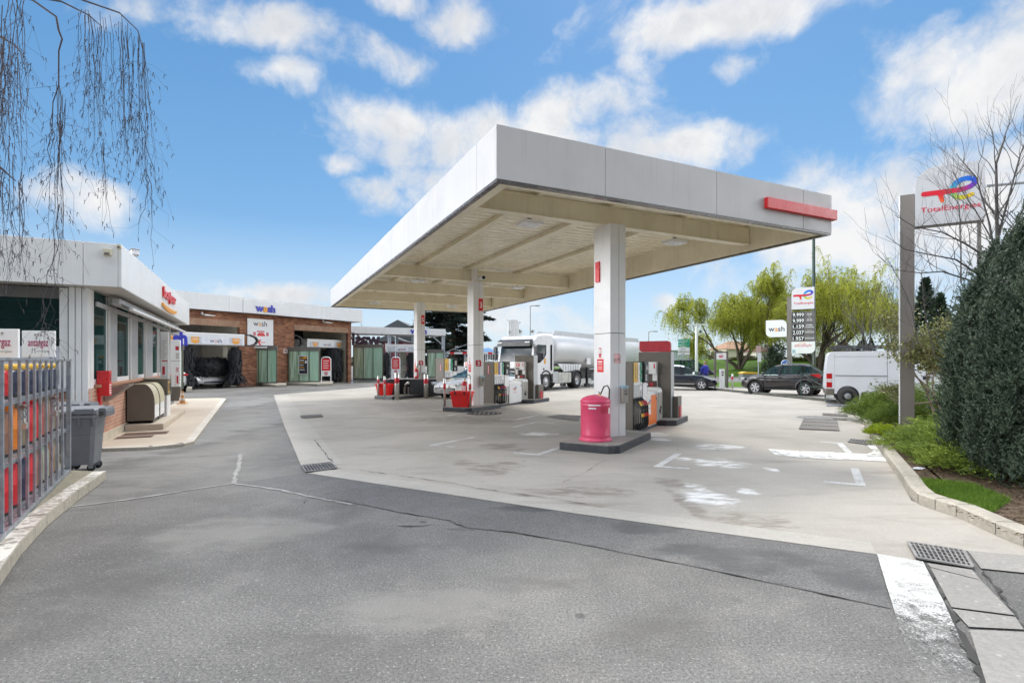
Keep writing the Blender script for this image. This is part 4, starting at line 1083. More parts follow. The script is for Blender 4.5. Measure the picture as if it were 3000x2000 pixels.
# step, door mats
c = (sp(331, 1262) + sp(431, 1262)) / 2
sheet('pavement', [sp(331, 1263), sp(430, 1263), sp(462, 1228), sp(345, 1240)], .07, M_pave)
r = thing('entrance_step', 'single pale concrete step under the brown bread boxes', 'step', W0, ROTS)
ya, yb = along(W0 + SN * .5, SV, 380), along(W0 + SN * .5, SV, 468)
m_ = MB(); m_.box(.03, .78, 2.75, 7.0, .06, .20, M_pave); m_.build('slab', r, .012)
for (x0, x1, y0, y1), lab in (((.12, .95, 1.85, 2.35), 'dark grating mat nearest the concrete step'), ((.1, .75, 1.35, 1.7), 'dark grating mat in front of the first mat')):
    r = thing('door_mat', lab, 'mat', W0, ROTS, 'grating mats by the shop step'); m_ = MB()
    m_.box(x0, x1, y0, y1, .062, .066, mat('rust_dark', (.10, .055, .04), .8)); 
    m_.build('frame', r)
    m_ = MB()
    for k in range(12): xx = x0 + .03 + k * (x1 - x0 - .06) / 11; m_.box(xx - .006, xx + .006, y0 + .02, y1 - .02, .0665, .071, mat('grate_brown', (.20, .12, .09), .6))
    m_.build('grating', r)
# red fire point post
b0 = sp(304, 1281)
r = thing('fire_point', 'tall red fire point box on a post against the shop wall', 'fire point', W0 + SV * .62 + SN * .03, ROTS)
m_ = MB(); m_.box(-.06, .02, -.06, .06, .06, 1.15, M_red); m_.box(-.06, .02, -.065, .065, 1.0, 1.2, M_redd); m_.build('post', r, .006)
m_ = MB(); m_.box(-.03, .16, -.1, .1, 1.0, 1.48, M_red); m_.box(.161, .164, -.06, .06, 1.3, 1.44, M_redd); m_.box(.161, .165, -.02, .02, 1.28, 1.36, M_ink)
for k in range(4): m_.box(.1605, .163, -.07, .07, 1.04 + k * .05, 1.065 + k * .05, M_wink)
m_.build('box', r, .008)
r = thing('metal_chute', 'sloping grey sheet metal ledge on the brick wall under the first window', 'ledge', W0 + SV * 1.0, ROTS)
m_ = MB(); m_.extr([(0.02, 1.12), (.42, 1.20), (.42, 1.17), (.02, .86)], 'y', 0, .5, mat('weathered_sheet', (.30, .27, .24), .45, metal=.3, var=.2)); m_.build('shell', r, .004)
# two rounded brown boxes
def breadbox(y, lab, LB_=1.0):
    r = thing('storage_bin', lab, 'storage box', W0 + SV * y + SN * .30 + Zv * .2, ROTS, 'rounded boxes on the step')
    pr = [(-.5, 0.06), (-.5, .86)] + [(.08 + .42 * math.sin(t), .44 + .42 * math.cos(t)) for t in np.linspace(0, PI / 2, 8)] + [(.5, .12), (.44, .06)]
    e = MB(); e.extr(pr, 'y', 0, .03, M_taupe); e.build('end_panel', r, .01)
    e = MB(); e.extr(pr, 'y', .80, .83, M_taupe); e.build('end_panel', r, .01)
    l = MB(); arc = [(-.5 + .02, .85)] + [(.08 + .41 * math.sin(t), .44 + .41 * math.cos(t)) for t in np.linspace(0, PI / 2, 10)] + [(.49, .40)]
    l.extr(arc + [(x - .02, z - .02) for x, z in arc[::-1]], 'y', .032, .798, mat('beige_lid', (.60, .55, .38), .4), True); l.build('lid', r)
    s = MB()
    for k in range(5): s.box(.40, .485 + .004 * (k % 2), .06, .77, .1 + k * .062, .155 + k * .062, M_wink)
    s.build('louvre_front', r, .006)
    b = MB(); b.box(-.46, .42, .035, .795, .06, .38, M_taupe); b.build('body', r)
    k = MB()
    for xx in (-.4, .38): k.box(xx, xx + .05, .05, .78, .0, .058, M_black)
    k.build('feet', r)
    r.scale = (.54, LB_, 1.08)
    return r
breadbox(3.0, 'rounded taupe and beige storage box nearest on the concrete step', .95); breadbox(3.83, 'second rounded beige storage box farther along the step')
YC = 4.72
r = thing('vending_cabinet', 'taupe topped cabinet with yellow edged slot beyond the beige boxes', 'cabinet', W0 + SV * YC + SN * .32 + Zv * .06, ROTS); r.scale = (.66, 1, 1)
m_ = MB(); m_.box(-.45, .45, 0, .7, .7, 1.12, M_taupe); m_.box(-.47, .47, -.02, .72, 1.122, 1.16, M_taupel); m_.build('upper_body', r, .01)
m_ = MB(); m_.box(-.42, .42, .02, .68, 0, .70, M_wink); m_.box(.421, .426, .1, .6, .1, .6, M_white); m_.build('lower_body', r, .01)
m_ = MB(); m_.box(.451, .46, .08, .34, .76, 1.06, M_yellow); m_.box(.4605, .463, .12, .30, .80, 1.02, M_black); m_.box(.451, .456, .40, .62, .78, 1.04, M_ink); m_.build('slot', r)
r = thing('notice_board', 'narrow white upright notice board on the taupe cabinet by the shop', 'notice board', W0 + SV * (YC + .3) + SN * .28 + Zv * 1.225, ROTS)
m_ = MB(); m_.box(.10, .30, .2, .28, 0, 1.25, M_white); m_.build('board', r, .01)
m_ = MB()
for k in range(9): m_.box(.13, .26 - .02 * (k % 3), .194, .199, 1.0 - k * .06, 1.015 - k * .06, M_taupel)
m_.box(.15, .21, .194, .199, .08, .3, M_redd); m_.box(.14, .27, .194, .199, .44, .47, M_redd); m_.build('print', r)
# tall white air/vacuum tower
T0 = G(506, 1179.5, .06)
r = thing('vacuum_tower', 'tall white service tower with taupe foot at the end of the shop pavement', 'service tower', T0 + Vector((0, .2, .0)), ROTS); r.scale = (.62, .8, 1)
m_ = MB(); m_.box(-.26, .26, -.2, .2, .06, .62, M_taupe); m_.build('foot', r, .01)
m_ = MB(); m_.box(-.24, .24, -.19, .19, .622, 1.62, M_wink); m_.box(-.24, .24, -.19, .19, 1.632, 2.45, M_wink); m_.box(-.23, .23, -.18, .18, 1.6, 1.64, M_trim); m_.build('body', r, .012)
m_ = MB(); m_.box(.0, .18, -.197, -.192, 2.05, 2.2, M_redd); m_.box(.02, .17, -.197, -.192, 1.2, 1.38, mat('pink_print', (.6, .35, .38), .5))
for k in range(8): m_.box(-.02 + .2 * (k % 2), .03 + .2 * (k % 2), -.197, -.192, .7 + .055 * k, .73 + .055 * k, M_redd)
m_.box(.06, .15, -.197, -.192, .75, 1.05, M_redd)
for k in range(4): m_.box(.02, .19, -.197, -.192, 1.72 + .06 * k, 1.75 + .06 * k, M_taupel)
m_.build('print', r)
# traffic cone
r = thing('traffic_cone', 'faded orange and white traffic cone at the pavement end', 'cone', G(529, 1188, .06) + Vector((0, .1, .0)), .3)
M_cone = mat('faded_orange', (.55, .27, .10), .6, var=.2, scale=6); M_conew = mat('dirty_white', (.62, .57, .5), .6, var=.15, scale=6)
m_ = MB(); m_.box(-.15, .15, -.15, .15, .06, .09, M_cone); m_.build('base', r, .012)
m_ = MB(); rr = lambda z: .115 - .09 * z / .45
for a, b, mm in ((0, .1, M_cone), (.1, .2, M_conew), (.2, .29, M_cone), (.29, .37, M_conew), (.37, .45, M_cone)): m_.lathe([(rr(a), .09 + a), (rr(b), .09 + b)], mm, 18)
m_.lathe([(.025, .54), (0, .54)], M_cone, 18); m_.build('cone', r)

# ---------------------------------------------------------------- car wash building
D = Vector((.543, .84, 0)).normalized(); RA = math.atan2(D.y, D.x); R0 = Vector((-13.41, 44.0, 0))
NW = Vector((D.y, -D.x, 0))
wash = thing('wash_building', 'brick car wash hall with two bays under a pale grey fascia', 'car wash', R0, RA)
def fx(px, off=0): return along(R0 + NW * off, D, px)
def fz(px, py, off=0): x = fx(px, off); return zat((R0 + NW * off + D * x).y, py)
WZ0, WZ1 = 4.97, 6.0
xl = -19.0
b1r = fx(702); b2l, b2r = fx(862), fx(1020)
b1l = fx(533) - 1.2
top1 = 4.02; top2 = fz(940, 971)
m_ = MB()
m_.box(xl, b1l, 0, .3, 0, WZ0, M_brickW); m_.box(b1r, b2l, 0, .3, 0, WZ0, M_brickW); m_.box(b2r, 0, 0, .3, 0, WZ0, M_brickW)
m_.box(b1l, b1r, 0, .3, top1 + .42, WZ0, M_brickW); m_.box(b2l, b2r, 0, .3, top2 + .42, WZ0, M_brickW)
m_.box(-.3, 0, .3, 10, 0, WZ0, M_brickW); m_.build('wall', wash)
m_ = MB(); m_.box(b1l, b1r, -.02, .28, top1, top1 + .419, M_soldier); m_.build('lintel', wash)
m_ = MB(); m_.box(b2l, b2r, -.02, .28, top2, top2 + .419, M_soldier); m_.build('lintel', wash)
m_ = MB(); cuts = [xl, -14.3, -10.6, -6.9, -3.4, .65]
for a, b in zip(cuts, cuts[1:]): m_.box(a + .004, b - .004, -.62, -.57, WZ0, WZ1, M_white)
m_.box(.6, .65, -.569, 10, WZ0, WZ1, M_panel); m_.build('fascia', wash, .006)
m_ = MB(); m_.box(xl, .599, -.569, 10, WZ0 + .05, WZ1 - .05, M_taupel); m_.build('roof', wash)
# bay interiors
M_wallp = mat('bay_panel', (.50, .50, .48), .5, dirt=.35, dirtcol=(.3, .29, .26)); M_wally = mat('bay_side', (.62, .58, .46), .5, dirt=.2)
m_ = MB()
for k in range(8): x0 = b1l + k * .95; m_.box(x0 + .01, x0 + .94, 5.0, 5.05, 0, top1 + .6, M_wallp)
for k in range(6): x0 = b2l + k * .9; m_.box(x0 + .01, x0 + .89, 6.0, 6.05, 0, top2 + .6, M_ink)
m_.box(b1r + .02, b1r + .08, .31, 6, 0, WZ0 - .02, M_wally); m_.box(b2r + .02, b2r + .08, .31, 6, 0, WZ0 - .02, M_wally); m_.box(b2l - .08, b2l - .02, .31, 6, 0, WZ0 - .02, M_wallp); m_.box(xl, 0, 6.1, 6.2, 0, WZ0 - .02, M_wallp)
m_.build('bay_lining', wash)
# lettering panel on the fascia, wall sign, lamps, small box
m_ = MB(); xa, xb = fx(712, .62), fx(833, .62)
m_.box(xa, xb, -.66, -.622, WZ0 + .03, WZ1 - .12, M_white); o = m_.build('sign_panel', wash, .006)
m_ = MB(); wash_text(m_, .50, ((fx(744, .66) + fx(810, .66)) / 2, -.72, WZ0 + .18), Xv, Zv, M_blue, M_amber, .035, .055, 1.02); m_.build('lettering', o)
SX0, SX1 = fx(725, .05), fx(800.5, .05); SZ0, SZ1 = fz(762, 1011.5), fz(762, 934.5)
sg = thing('wall_sign', 'white wash panel with red car pictogram and arrow on the brick pier', 'sign', R0, RA)
m_ = MB(); m_.box(SX0, SX1, -.05, -.003, SZ0, SZ1, M_wink); m_.build('board', sg, .006)
sc_ = (SX0 + SX1) / 2; sh = SZ1 - SZ0; sw_ = SX1 - SX0
m_ = MB(); wash_text(m_, sh * .20, (sc_ - .03, -.054, SZ1 - sh * .27), Xv, Zv, M_navy, M_amber, .01, 0, 1.0); m_.build('lettering', sg)
m_ = MB()
cxm = sc_ + sw_ * .02; cz = SZ1 - sh * .60
for z0, z1, x0, x1 in ((.10, .155, -.16, .14), (-.04, .10, -.30, -.2), (-.04, .10, .2, .3)):
    for k in range(4 if x1 - x0 > .15 else 2):
        ww = (x1 - x0) / (4 if x1 - x0 > .15 else 2); m_.box(cxm + (x0 + k * ww) * sw_ / 1, cxm + (x0 + k * ww + ww * .85) * sw_, -.056, -.051, cz + z0 * sh, cz + z1 * sh, mat('pink_red', (.62, .10, .13), .5))
m_.extr([(cxm + x * sw_, cz + z * sh) for x, z in ((-.15, -.05), (.15, -.05), (.155, .0), (.13, .035), (.09, .08), (-.09, .08), (-.13, .035), (-.155, 0))], 'y', -.056, -.051, M_red); m_.build('car_pictogram', sg)
m_ = MB(); az = SZ1 - sh * .885
m_.box(sc_ - .06 * sw_, sc_ + .17 * sw_, -.056, -.051, az - .014 * sh, az + .014 * sh, M_red)
for q in (-1, 1): m_.extr([(sc_ - .12 * sw_, az), (sc_ - .05 * sw_, az), (sc_ + .03 * sw_, az + q * .11 * sh), (sc_ - .04 * sw_, az + q * .11 * sh)], 'y', -.0561, -.0515, M_red)
m_.build('arrow', sg)
for px, py, lab in ((607, 921, 'white wall lamp over the left wash bay'), (957, 943, 'white wall lamp over the right wash bay')):
    r = thing('wall_lamp', lab, 'lamp', R0, RA, 'wash wall lamps'); x0 = fx(px, .1); z0 = fz(px, py)
    m_ = MB(); m_.box(x0 - .35, x0 - .25, -.12, -.002, z0 - .04, z0 + .14, M_white); m_.build('bracket', r, .01)
    m_ = MB(); m_.extr([(x0 - .25, z0), (x0 + .42, z0 - .05), (x0 + .42, z0 - .09), (x0 - .2, z0 - .1)], 'y', -.3, -.05, M_wink); m_.build('shade', r, .02)
r = thing('wall_box', 'small square white frame box on the brick pier', 'wall box', R0, RA); x0 = fx(836, .03); z0 = fz(836, 1028)
m_ = MB(); m_.box(x0 - .14, x0 + .14, -.06, -.002, z0 - .14, z0 + .14, M_wink); m_.box(x0 - .1, x0 + .1, -.064, -.0605, z0 - .1, z0 + .1, M_brickW); m_.build('frame', r, .01)

# bristle material and gantries
m, nt, b = mk('bristle'); tc = nt.new('ShaderNodeTexCoord').outputs['Object']
nn = nt.noise(tc, 22, 4, .7); nt.set(b.inputs['Base Color'], nt.mix(nn, (.008, .008, .01), (.05, .05, .055))); b.inputs['Roughness'].default_value = .75
M_bris = m
def brush(name, parent, x, y, z0, z1, r0, r1, n=420, axis='z', flare=0.0):
    """soft wash brush: hanging strips round a spindle"""
    R = random.Random(int(abs(x * 100 + z1 * 10))); mb = MB(); L = z1 - z0
    if axis == 'z':
        mb.lathe([(0, z1), (r0 * .5, z1), (r0 * .8, z1 - .12 * L), (r0 * .75, z0 + .1), (0, z0 + .1)], M_bris, 14, (x, y, 0))
    else:
        mb.lathe([(0, z0), (r0 * .8, z0 + .03), (r0 * .8, z1 - .03), (0, z1)], M_bris, 14, (0, y, x), axis='x')
    for i in range(n):
        t = R.uniform(0, 2 * PI); h = R.random(); c, s_ = math.cos(t), math.sin(t)
        if axis == 'z':
            zt = z0 + L * (.15 + .85 * h) ; ln = R.uniform(.25, .5); rr_ = r0 * (1.0 + flare * max(0, (.3 - h)) * 3) * R.uniform(.75, 1.1)
            p0 = Vector((x + c * r0 * .3, y + s_ * r0 * .3, zt)); p1 = Vector((x + c * rr_, y + s_ * rr_, zt - ln * .35)); p2 = Vector((x + c * rr_ * (1.05 + flare * .4 * (h < .3)), y + s_ * rr_ * 1.05, max(.03, zt - ln)))
            sd = Vector((-s_, c, 0)) * .045
        else:
            xx = z0 + L * h; rr_ = r0 * R.uniform(.9, 1.12)
            p0 = Vector((xx, y + c * r0 * .4, x + s_ * r0 * .4)); p1 = Vector((xx + R.uniform(-.04, .04), y + c * rr_ * .8, x + s_ * rr_ * .8)); p2 = Vector((xx + R.uniform(-.06, .06), y + c * rr_, x + s_ * rr_ - .02)); sd = Vector((.04, 0, 0))
        mb.add([p0 - sd, p0 + sd, p1 + sd, p1 - sd, p2 + sd * .3, p2 - sd * .3], [(0, 1, 2, 3), (3, 2, 4, 5)], M_bris)
    return mb.build(name, parent)
def gantry(name_lab, O, rz, w, z0, z1, legs, promo=True, loop=1):
    r = thing('wash_gantry', name_lab, 'wash machine', O, rz, 'roll-over wash gantries')
    m_ = MB(); m_.box(0, w, -.7, .9, z0, z1, M_wink); m_.box(.0, w, -.72, -.701, z1 - .16, z1 - .02, M_white); m_.build('header', r, .03)
    m_ = MB(); h = z1 - z0; a, b = w * .07, w * .965; m_.box(a, b, -.73, -.703, z0 + .06 * h, z0 + .66 * h, mat('sign_band', (.60, .62, .66), .35, var=.12, scale=1.5)); m_.box(w * .30, w * .74, -.733, -.7305, z0 + .07 * h, z0 + .65 * h, mat('sign_pale', (.78, .79, .82), .35)); o = m_.build('sign_band', r)
    m_ = MB(); wash_text(m_, h * .36, (w * .52, -.74, z0 + .2 * h), Xv, Zv, M_navy, mat('salmon', (.72, .24, .10), .5), .0, 0, 1.05); m_.build('lettering', o)
    for c in (.20, .85):
        if promo:
            m_ = MB(); q = w * .06; zc = z0 + .1 * h; m_.extr([(w * c - q, zc + .1 * h), (w * c, zc - .02 * h), (w * c + q, zc + .1 * h), (w * c + q, zc + .55 * h), (w * c - q, zc + .55 * h)], 'y', -.738, -.734, M_amber); m_.text('OFFRE', h * .15, (w * c, -.7395, zc + .26 * h), Xv, Zv, M_wink, fit=q * 1.5)
            for k in range(4): m_.box(w * c - q * .7 + k * q * .4, w * c - q * .5 + k * q * .4, -.7395, -.7385, zc + .46 * h, zc + .5 * h, M_wink)
            m_.build('badge', o)
    for x in legs:
        m_ = MB(); m_.box(x - .28, x + .28, .2, .8, .02, z0, M_wally)
        for k in range(8): m_.box(x - .22, x - .22 + .12 + .06 * (k % 2), .185, .199, .5 + k * .27, .53 + k * .27, M_ink)
        for zz in (.7, 1.5): m_.tube([(x + .1, .2, zz), (x + .1, .17, zz)], .06, M_ink, 10)
        m_.build('upright', r, .02)
    return r
# gantry 1
g1 = R0 + NW * .9; xa, xb = fx(531, 1.6), fx(716, 1.6)
za, zb = fz(700, 1012, 1.6), fz(640, 976.5, 1.6)
r = gantry('wide wash gantry with hanging black brushes in the left bay', R0 + NW * .9 + D * xa, RA, xb - xa, za, zb, [(fx(675, .5) - xa)])
brush('vertical_brush', r, fx(549, 1.4) - xa, -.3, .05, za - .05, .46, .5, 520, flare=.5)
brush('vertical_brush', r, fx(693, 1.4) - xa, -.3, .05, za - .1, .42, .5, 560, flare=.9)
brush('horizontal_brush', r, 1.35, .5, fx(562, .4) - xa, fx(657, .4) - xa, .62, .6, 900, axis='x')
m_ = MB(); w1 = xb - xa; zc = (za + zb) / 2
lp = [(w1, -.3, zb - .02), (w1 + .6, -.3, zb + .0), (w1 + 1.0, -.3, zb - .15), (w1 + 1.15, -.3, zc), (w1 + 1.0, -.3, za + .15), (w1 + .6, -.3, za), (w1, -.3, za + .02)]
for a, b in zip(lp, lp[1:]): m_.beam(a, b, .22, .09, M_black)
m_.build('cable_chain', r)
# gantry 2
xa, xb = fx(900, -.8), fx(1008, -.8); za, zb = fz(960, 1018, -.8), fz(950, 994, -.8)
r = gantry('wash gantry deep inside the right bay with spiky black brush', R0 - NW * 1.5 + D * xa, RA, xb - xa, za, zb, [])
brush('vertical_brush', r, fx(978, -1.0) - xa, -.3, .05, za - .05, .85, .9, 700)
m_ = MB(); lp = [(-1.6, -.3, zb + .2), (-.7, -.3, zb + .22), (-.3, -.3, zb + .05), (-.25, -.3, za + .2), (-.5, -.3, za + .02), (-1.6, -.3, za)]
for a, b in zip(lp, lp[1:]): m_.beam(a, b, .22, .09, M_black)
m_.build('cable_chain', r)
# frosted green screens printed with reeds
m, nt, b = mk('reed_glass'); tc = nt.new('ShaderNodeTexCoord').outputs['Object']
mp = nt.new('ShaderNodeMapping'); nt.l.new(tc, mp.inputs[0]); mp.inputs['Scale'].default_value = (9, 9, .5)
st = nt.noise(mp.outputs[0], 1.0, 5, .6, .8)
c = nt.mix(nt.smooth(st, .35, .65), (.30, .42, .25), (.60, .74, .60))
mp2 = nt.new('ShaderNodeMapping'); nt.l.new(tc, mp2.inputs[0]); mp2.inputs['Scale'].default_value = (14, 14, .9); mp2.inputs['Rotation'].default_value = (0, .10, 0)
st2 = nt.noise(mp2.outputs[0], 1.0, 2, .5, .3)
sz = nt.new('ShaderNodeSeparateXYZ'); nt.l.new(tc, sz.inputs[0])
c = nt.mix(nt.math('MULTIPLY', nt.smooth(st2, .60, .66), .6), c, (.16, .22, .06))
c = nt.mix(nt.smooth(sz.outputs[0], 0.0, 2.2, .0, .75), c, (.36, .62, .46)) 
nt.set(b.inputs['Base Color'], c); b.inputs['Roughness'].default_value = .12
M_reed = m
def screen(lab, px0, px1, pt, pb, Y, panes, name='glass_screen'):
    a = A(px0, pb, Y); bb_ = A(px1, pb, Y); w = bb_.x - a.x; h0 = .12; h1 = zat(Y, pt)
    r = thing(name, lab, 'glass screen', (a.x, Y, 0), 0, 'green glass screens of the car wash')
    for k in range(panes):
        x0 = .06 + k * (w - .06) / panes; x1 = x0 + (w - .06) / panes - .06
        m_ = MB(); m_.box(x0, x1, .03, .045, h0 + .12, h1 - .3, M_reed); m_.build('pane', r)
    m_ = MB(); M_fr = mat('screen_frame', (.13, .125, .09), .45)
    for k in range(panes + 1): x0 = k * (w - .06) / panes; m_.box(x0, x0 + .06, 0, .08, h0, h1 - .3, M_fr)
    m_.box(-.02, w + .02, -.02, .12, h1 - .3, h1, mat('screen_head', (.17, .155, .135), .5)); m_.box(0, w, .0, .08, h0 - .06, h0 + .119, M_fr)
    m_.box(-.02, .0, -.02, .1, h0, h1 - .3, M_fr); m_.build('frame', r, .006)
    return r, w, h1
r, w_, h_ = screen('green reed printed screen with three panes below the wall sign', 729, 811, 1012, 1119, 37.0, 3)
m_ = MB(); m_.box(w_ * .12, w_ * .66, -.12, -.03, h_ - .2, h_ - .06, M_wink); m_.build('tube_lamp', r, .01)
screen('narrow green screen edge behind the white service tower', 500, 535, 1008, 1090, 27.5, 1)
r, w_, h_ = screen('green screen with three panes and black price board at the right bay', 845, 936, 1016, 1117, 39.0, 3)
pb_ = thing('price_board', 'black wash price board in white frame hung on the green screen', 'price board', r.location + Vector((0, -.03, 0)))
m_ = MB(); x0, x1 = A(876, 0, 39).x - r.location.x, A(903, 0, 39).x - r.location.x; z0, z1 = zat(39, 1096), zat(39, 1042)
m_.box(x0, x1, -.04, 0, z0, z1, M_wink); m_.box(x0 + .04, x1 - .04, -.046, -.041, z0 + .04, z1 - .04, M_ink); m_.build('board', pb_)
m_ = MB()
for k in range(6): m_.box(x0 + .08, x0 + .08 + (x1 - x0) * (.4 + .07 * (k % 3)), -.05, -.047, z1 - .2 - k * .17, z1 - .15 - k * .17, M_wink if k % 2 else M_amber)
m_.box(x1 - .2, x1 - .08, -.05, -.047, z1 - .55, z1 - .36, M_wink); m_.box(x0 + .35, x1 - .1, -.05, -.047, z1 - .22, z1 - .06, M_amber); m_.build('print', pb_)
def aframe(px, pb, Y, hh, lab):
    r = thing('warning_stand', lab, 'sign stand', (A(px, 0, Y).x, Y, .0), 0, 'red and white warning stands'); w = .34
    m_ = MB(); pts = [(-w, 0, .12), (-w, 0, hh - .15), (-w + .1, 0, hh - .03), (-w + .2, 0, hh), (w - .2, 0, hh), (w - .1, 0, hh - .03), (w, 0, hh - .15), (w, 0, .12)]
    m_.tube(pts, .035, M_wink, 8); m_.build('frame', r)
    m_ = MB(); m_.box(-w + .03, w - .03, -.02, .01, hh - .98, hh - .1, M_red)
    for k in range(4): m_.box(-.2, .2 - .05 * (k % 2), -.025, -.021, hh - .3 - k * .17, hh - .25 - k * .17, M_wink)
    m_.box(-w + .03, w - .03, -.02, .01, hh - 1.38, hh - .985, M_wink); m_.tube([(0, -.021, hh - 1.18), (0, -.03, hh - 1.18)], .13, M_redd, 16); m_.box(-.08, .08, -.036, -.031, hh - 1.21, hh - 1.15, M_wink); m_.build('panel', r)
    return r
aframe(955.5, 1118, 38.4, 2.0, 'red and white warning stand beside the right wash bay')
for q, lab in (([(808, 1134), (839, 1133), (839, 1127), (735, 1121), (735, 1125)], 'wash'), ([(828, 1126), (930, 1131), (974, 1129), (976, 1122), (940, 1119), (835, 1118)], 'w2')):
    m_ = MB(); P_ = [(p.x, p.y) for p in PX(q)]; m_.prism(P_, 0, .16, M_kerb); tag(m_.build('kerb', bevel=.03), kind='structure')
m_ = MB(); m_.prism([(p.x, p.y) for p in PX([(545, 1149), (563, 1147), (562, 1142), (548, 1141)])], 0, .2, M_kerb); tag(m_.build('kerb', bevel=.03), kind='structure')
# wash word on top of the left screen
r = thing('raised_letters', 'raised blue and yellow wash letters above the left green screen', 'letters', A(498, 1009, 27.3))
m_ = MB(); wash_text(m_, .75, (0.0, 0, -.02), Xv, Zv, M_blue, M_amber, .04, .08, .8); m_.build('lettering', r)

# ---------------------------------------------------------------- third wash under the open canopy
R1 = Vector((A(1030, 1115, 46.5).x, 46.5, 0)); E1 = A(1306, 1115, 50.5); D1 = (Vector((E1.x, E1.y, 0)) - R1); LC = D1.length; D1.normalize(); RA1 = math.atan2(D1.y, D1.x)
def gx(px): return along(R1, D1, px)
c3 = thing('wash_canopy', 'slim white canopy on thin posts over the third wash bay', 'canopy', R1, RA1)
za, zb = zat(46.5, 976), zat(46.5, 955.5)
m_ = MB()
for a, b in ((0, LC * .31), (LC * .31, LC * .58), (LC * .58, LC)): m_.box(a + .01, b - .01, 0, .06, za, zb, M_white)
m_.box(LC - .06, LC, .061, 5, za, zb, M_white); m_.build('fascia', c3, .006)
m_ = MB(); m_.box(.02, LC - .07, .065, 5, za + .1, za + .2, M_taupel); m_.build('roof', c3)
for px in (1143.5, 1200, 1302): 
    m_ = MB(); x = gx(px); y0 = .2 if px != 1200 else 4.5; m_.box(x - .13, x + .13, y0, y0 + .2, 0, za + .1, M_galv); m_.build('post', c3)
m_ = MB(); x = gx(1300); m_.beam((x, .3, za - .9), (x - 1.2, .3, za + .05), .1, .1, M_galv); x = gx(1050); m_.beam((x + 1.2, .3, za - 1.4), (x - .2, .3, za + .05), .12, .12, mat('rust_beam', (.22, .10, .08), .7)); m_.build('brace', c3)
m_ = MB(); wash_text(m_, .55, (gx(1226), -.06, za + .1), Xv, Zv, M_blue, M_amber, .03, .05, 1.0); m_.build('lettering', c3)
screen('green reed screen at the left of the third wash', 1035, 1122, 1008, 1108, 46.0, 3)
screen('pale green screen right of the column marked 5', 1252, 1300, 1024, 1103, 50.2, 2)
r = thing('raised_letters', 'dark reversed wash letters standing on the third wash screen', 'letters', A(1066, 1008, 46.2))
m_ = MB(); wash_text(m_, 1.0, (0, 0, -.02), -Xv, Zv, mat('dark_plum', (.06, .04, .06), .5), mat('dark_plum', (0, 0, 0)), .05, .0, 1.0); m_.build('lettering', r)
r = gantry('third wash gantry under the open canopy', (A(1130, 0, 48).x, 48, 0), 0.25, A(1216, 0, 48).x - A(1130, 0, 48).x, zat(48, 1031), zat(48, 1009), [1.55], False)
brush('vertical_brush', r, -.05, -.2, .05, zat(48, 1033), .45, .5, 300); brush('vertical_brush', r, 2.25, -.2, .05, zat(48, 1033), .40, .5, 420, flare=.5)
m_ = MB(); zb = zat(48, 1007); lp = [(-1.6, .3, zb + .4), (-.8, .3, zb + .35), (-.3, .3, zb + .05), (-.25, .3, zb - .6), (-.4, .3, zb - .75)]
for a, b in zip(lp, lp[1:]): m_.beam(a, b, .25, .12, M_black)
m_.build('cable_chain', r)
aframe(1159.5, 1112, 44.0, 2.05, 'red and white warning stand behind the thick banded post')
# ---------------------------------------------------------------- gas bottle cage, its pad and the wheeled bins
E0 = G(0, 1582, .12); E1_ = G(201, 1383, .12)
E = Vector((E1_.x - E0.x, E1_.y - E0.y, 0)); EL = E.length; E.normalize(); EA = math.atan2(E.y, E.x) - PI / 2
EN = Vector((E.y, -E.x, 0))
K0 = Vector((E1_.x, E1_.y, 0))          # far right corner; local y runs along the bars away, local x outward
def kx(px): return along(K0, E, px)
cage = thing('bottle_cage', 'galvanised barred cage of gas bottles at the left edge', 'cage', K0, EA)
KN = -3.6     # near end, out of frame
bars_px = [6, 31, 57, 80, 101, 117.5, 135, 151, 167, 182.6]
for px in bars_px + [-22, -52, -86]:
    y = kx(px); m_ = MB(); m_.box(-.013, .013, y - .013, y + .013, .17, 1.66, M_galv); m_.build('bar', cage, .003)
m_ = MB(); m_.box(-.025, .025, -.02, .03, .12, 1.66, M_galv); m_.build('corner_post', cage, .004)
m_ = MB(); m_.box(-.78, -.73, -.02, .03, .12, 1.66, M_galv); m_.build('corner_post', cage, .004)
m_ = MB(); m_.box(-.03, .03, KN, .035, 1.662, 1.69, M_galv); m_.box(-.78, -.031, -.0, .035, 1.662, 1.69, M_galv); m_.build('top_rail', cage, .003)
m_ = MB(); m_.box(-.022, .022, KN, -.021, .12, .168, M_galv); m_.box(-.73, -.026, -.015, .025, .12, .168, M_galv); m_.build('bottom_rail', cage, .003)
SH = (.17, .73, 1.29)
for z in SH:
    m_ = MB(); m_.box(-.05, -.022, KN, -.03, z - .04, z, M_galv); m_.box(-.74, -.06, KN, -.03, z - .012, z, M_galv); m_.build('shelf', cage)
m_ = MB(); m_.box(-.775, -.755, KN, -.03, .14, 1.66, mat('cage_gap_shade', (.10, .105, .11), .6, metal=.3)); m_.build('gap_shade_sheet', cage)  # dark sheet added; shade of the gaps behind the bottles in its colour
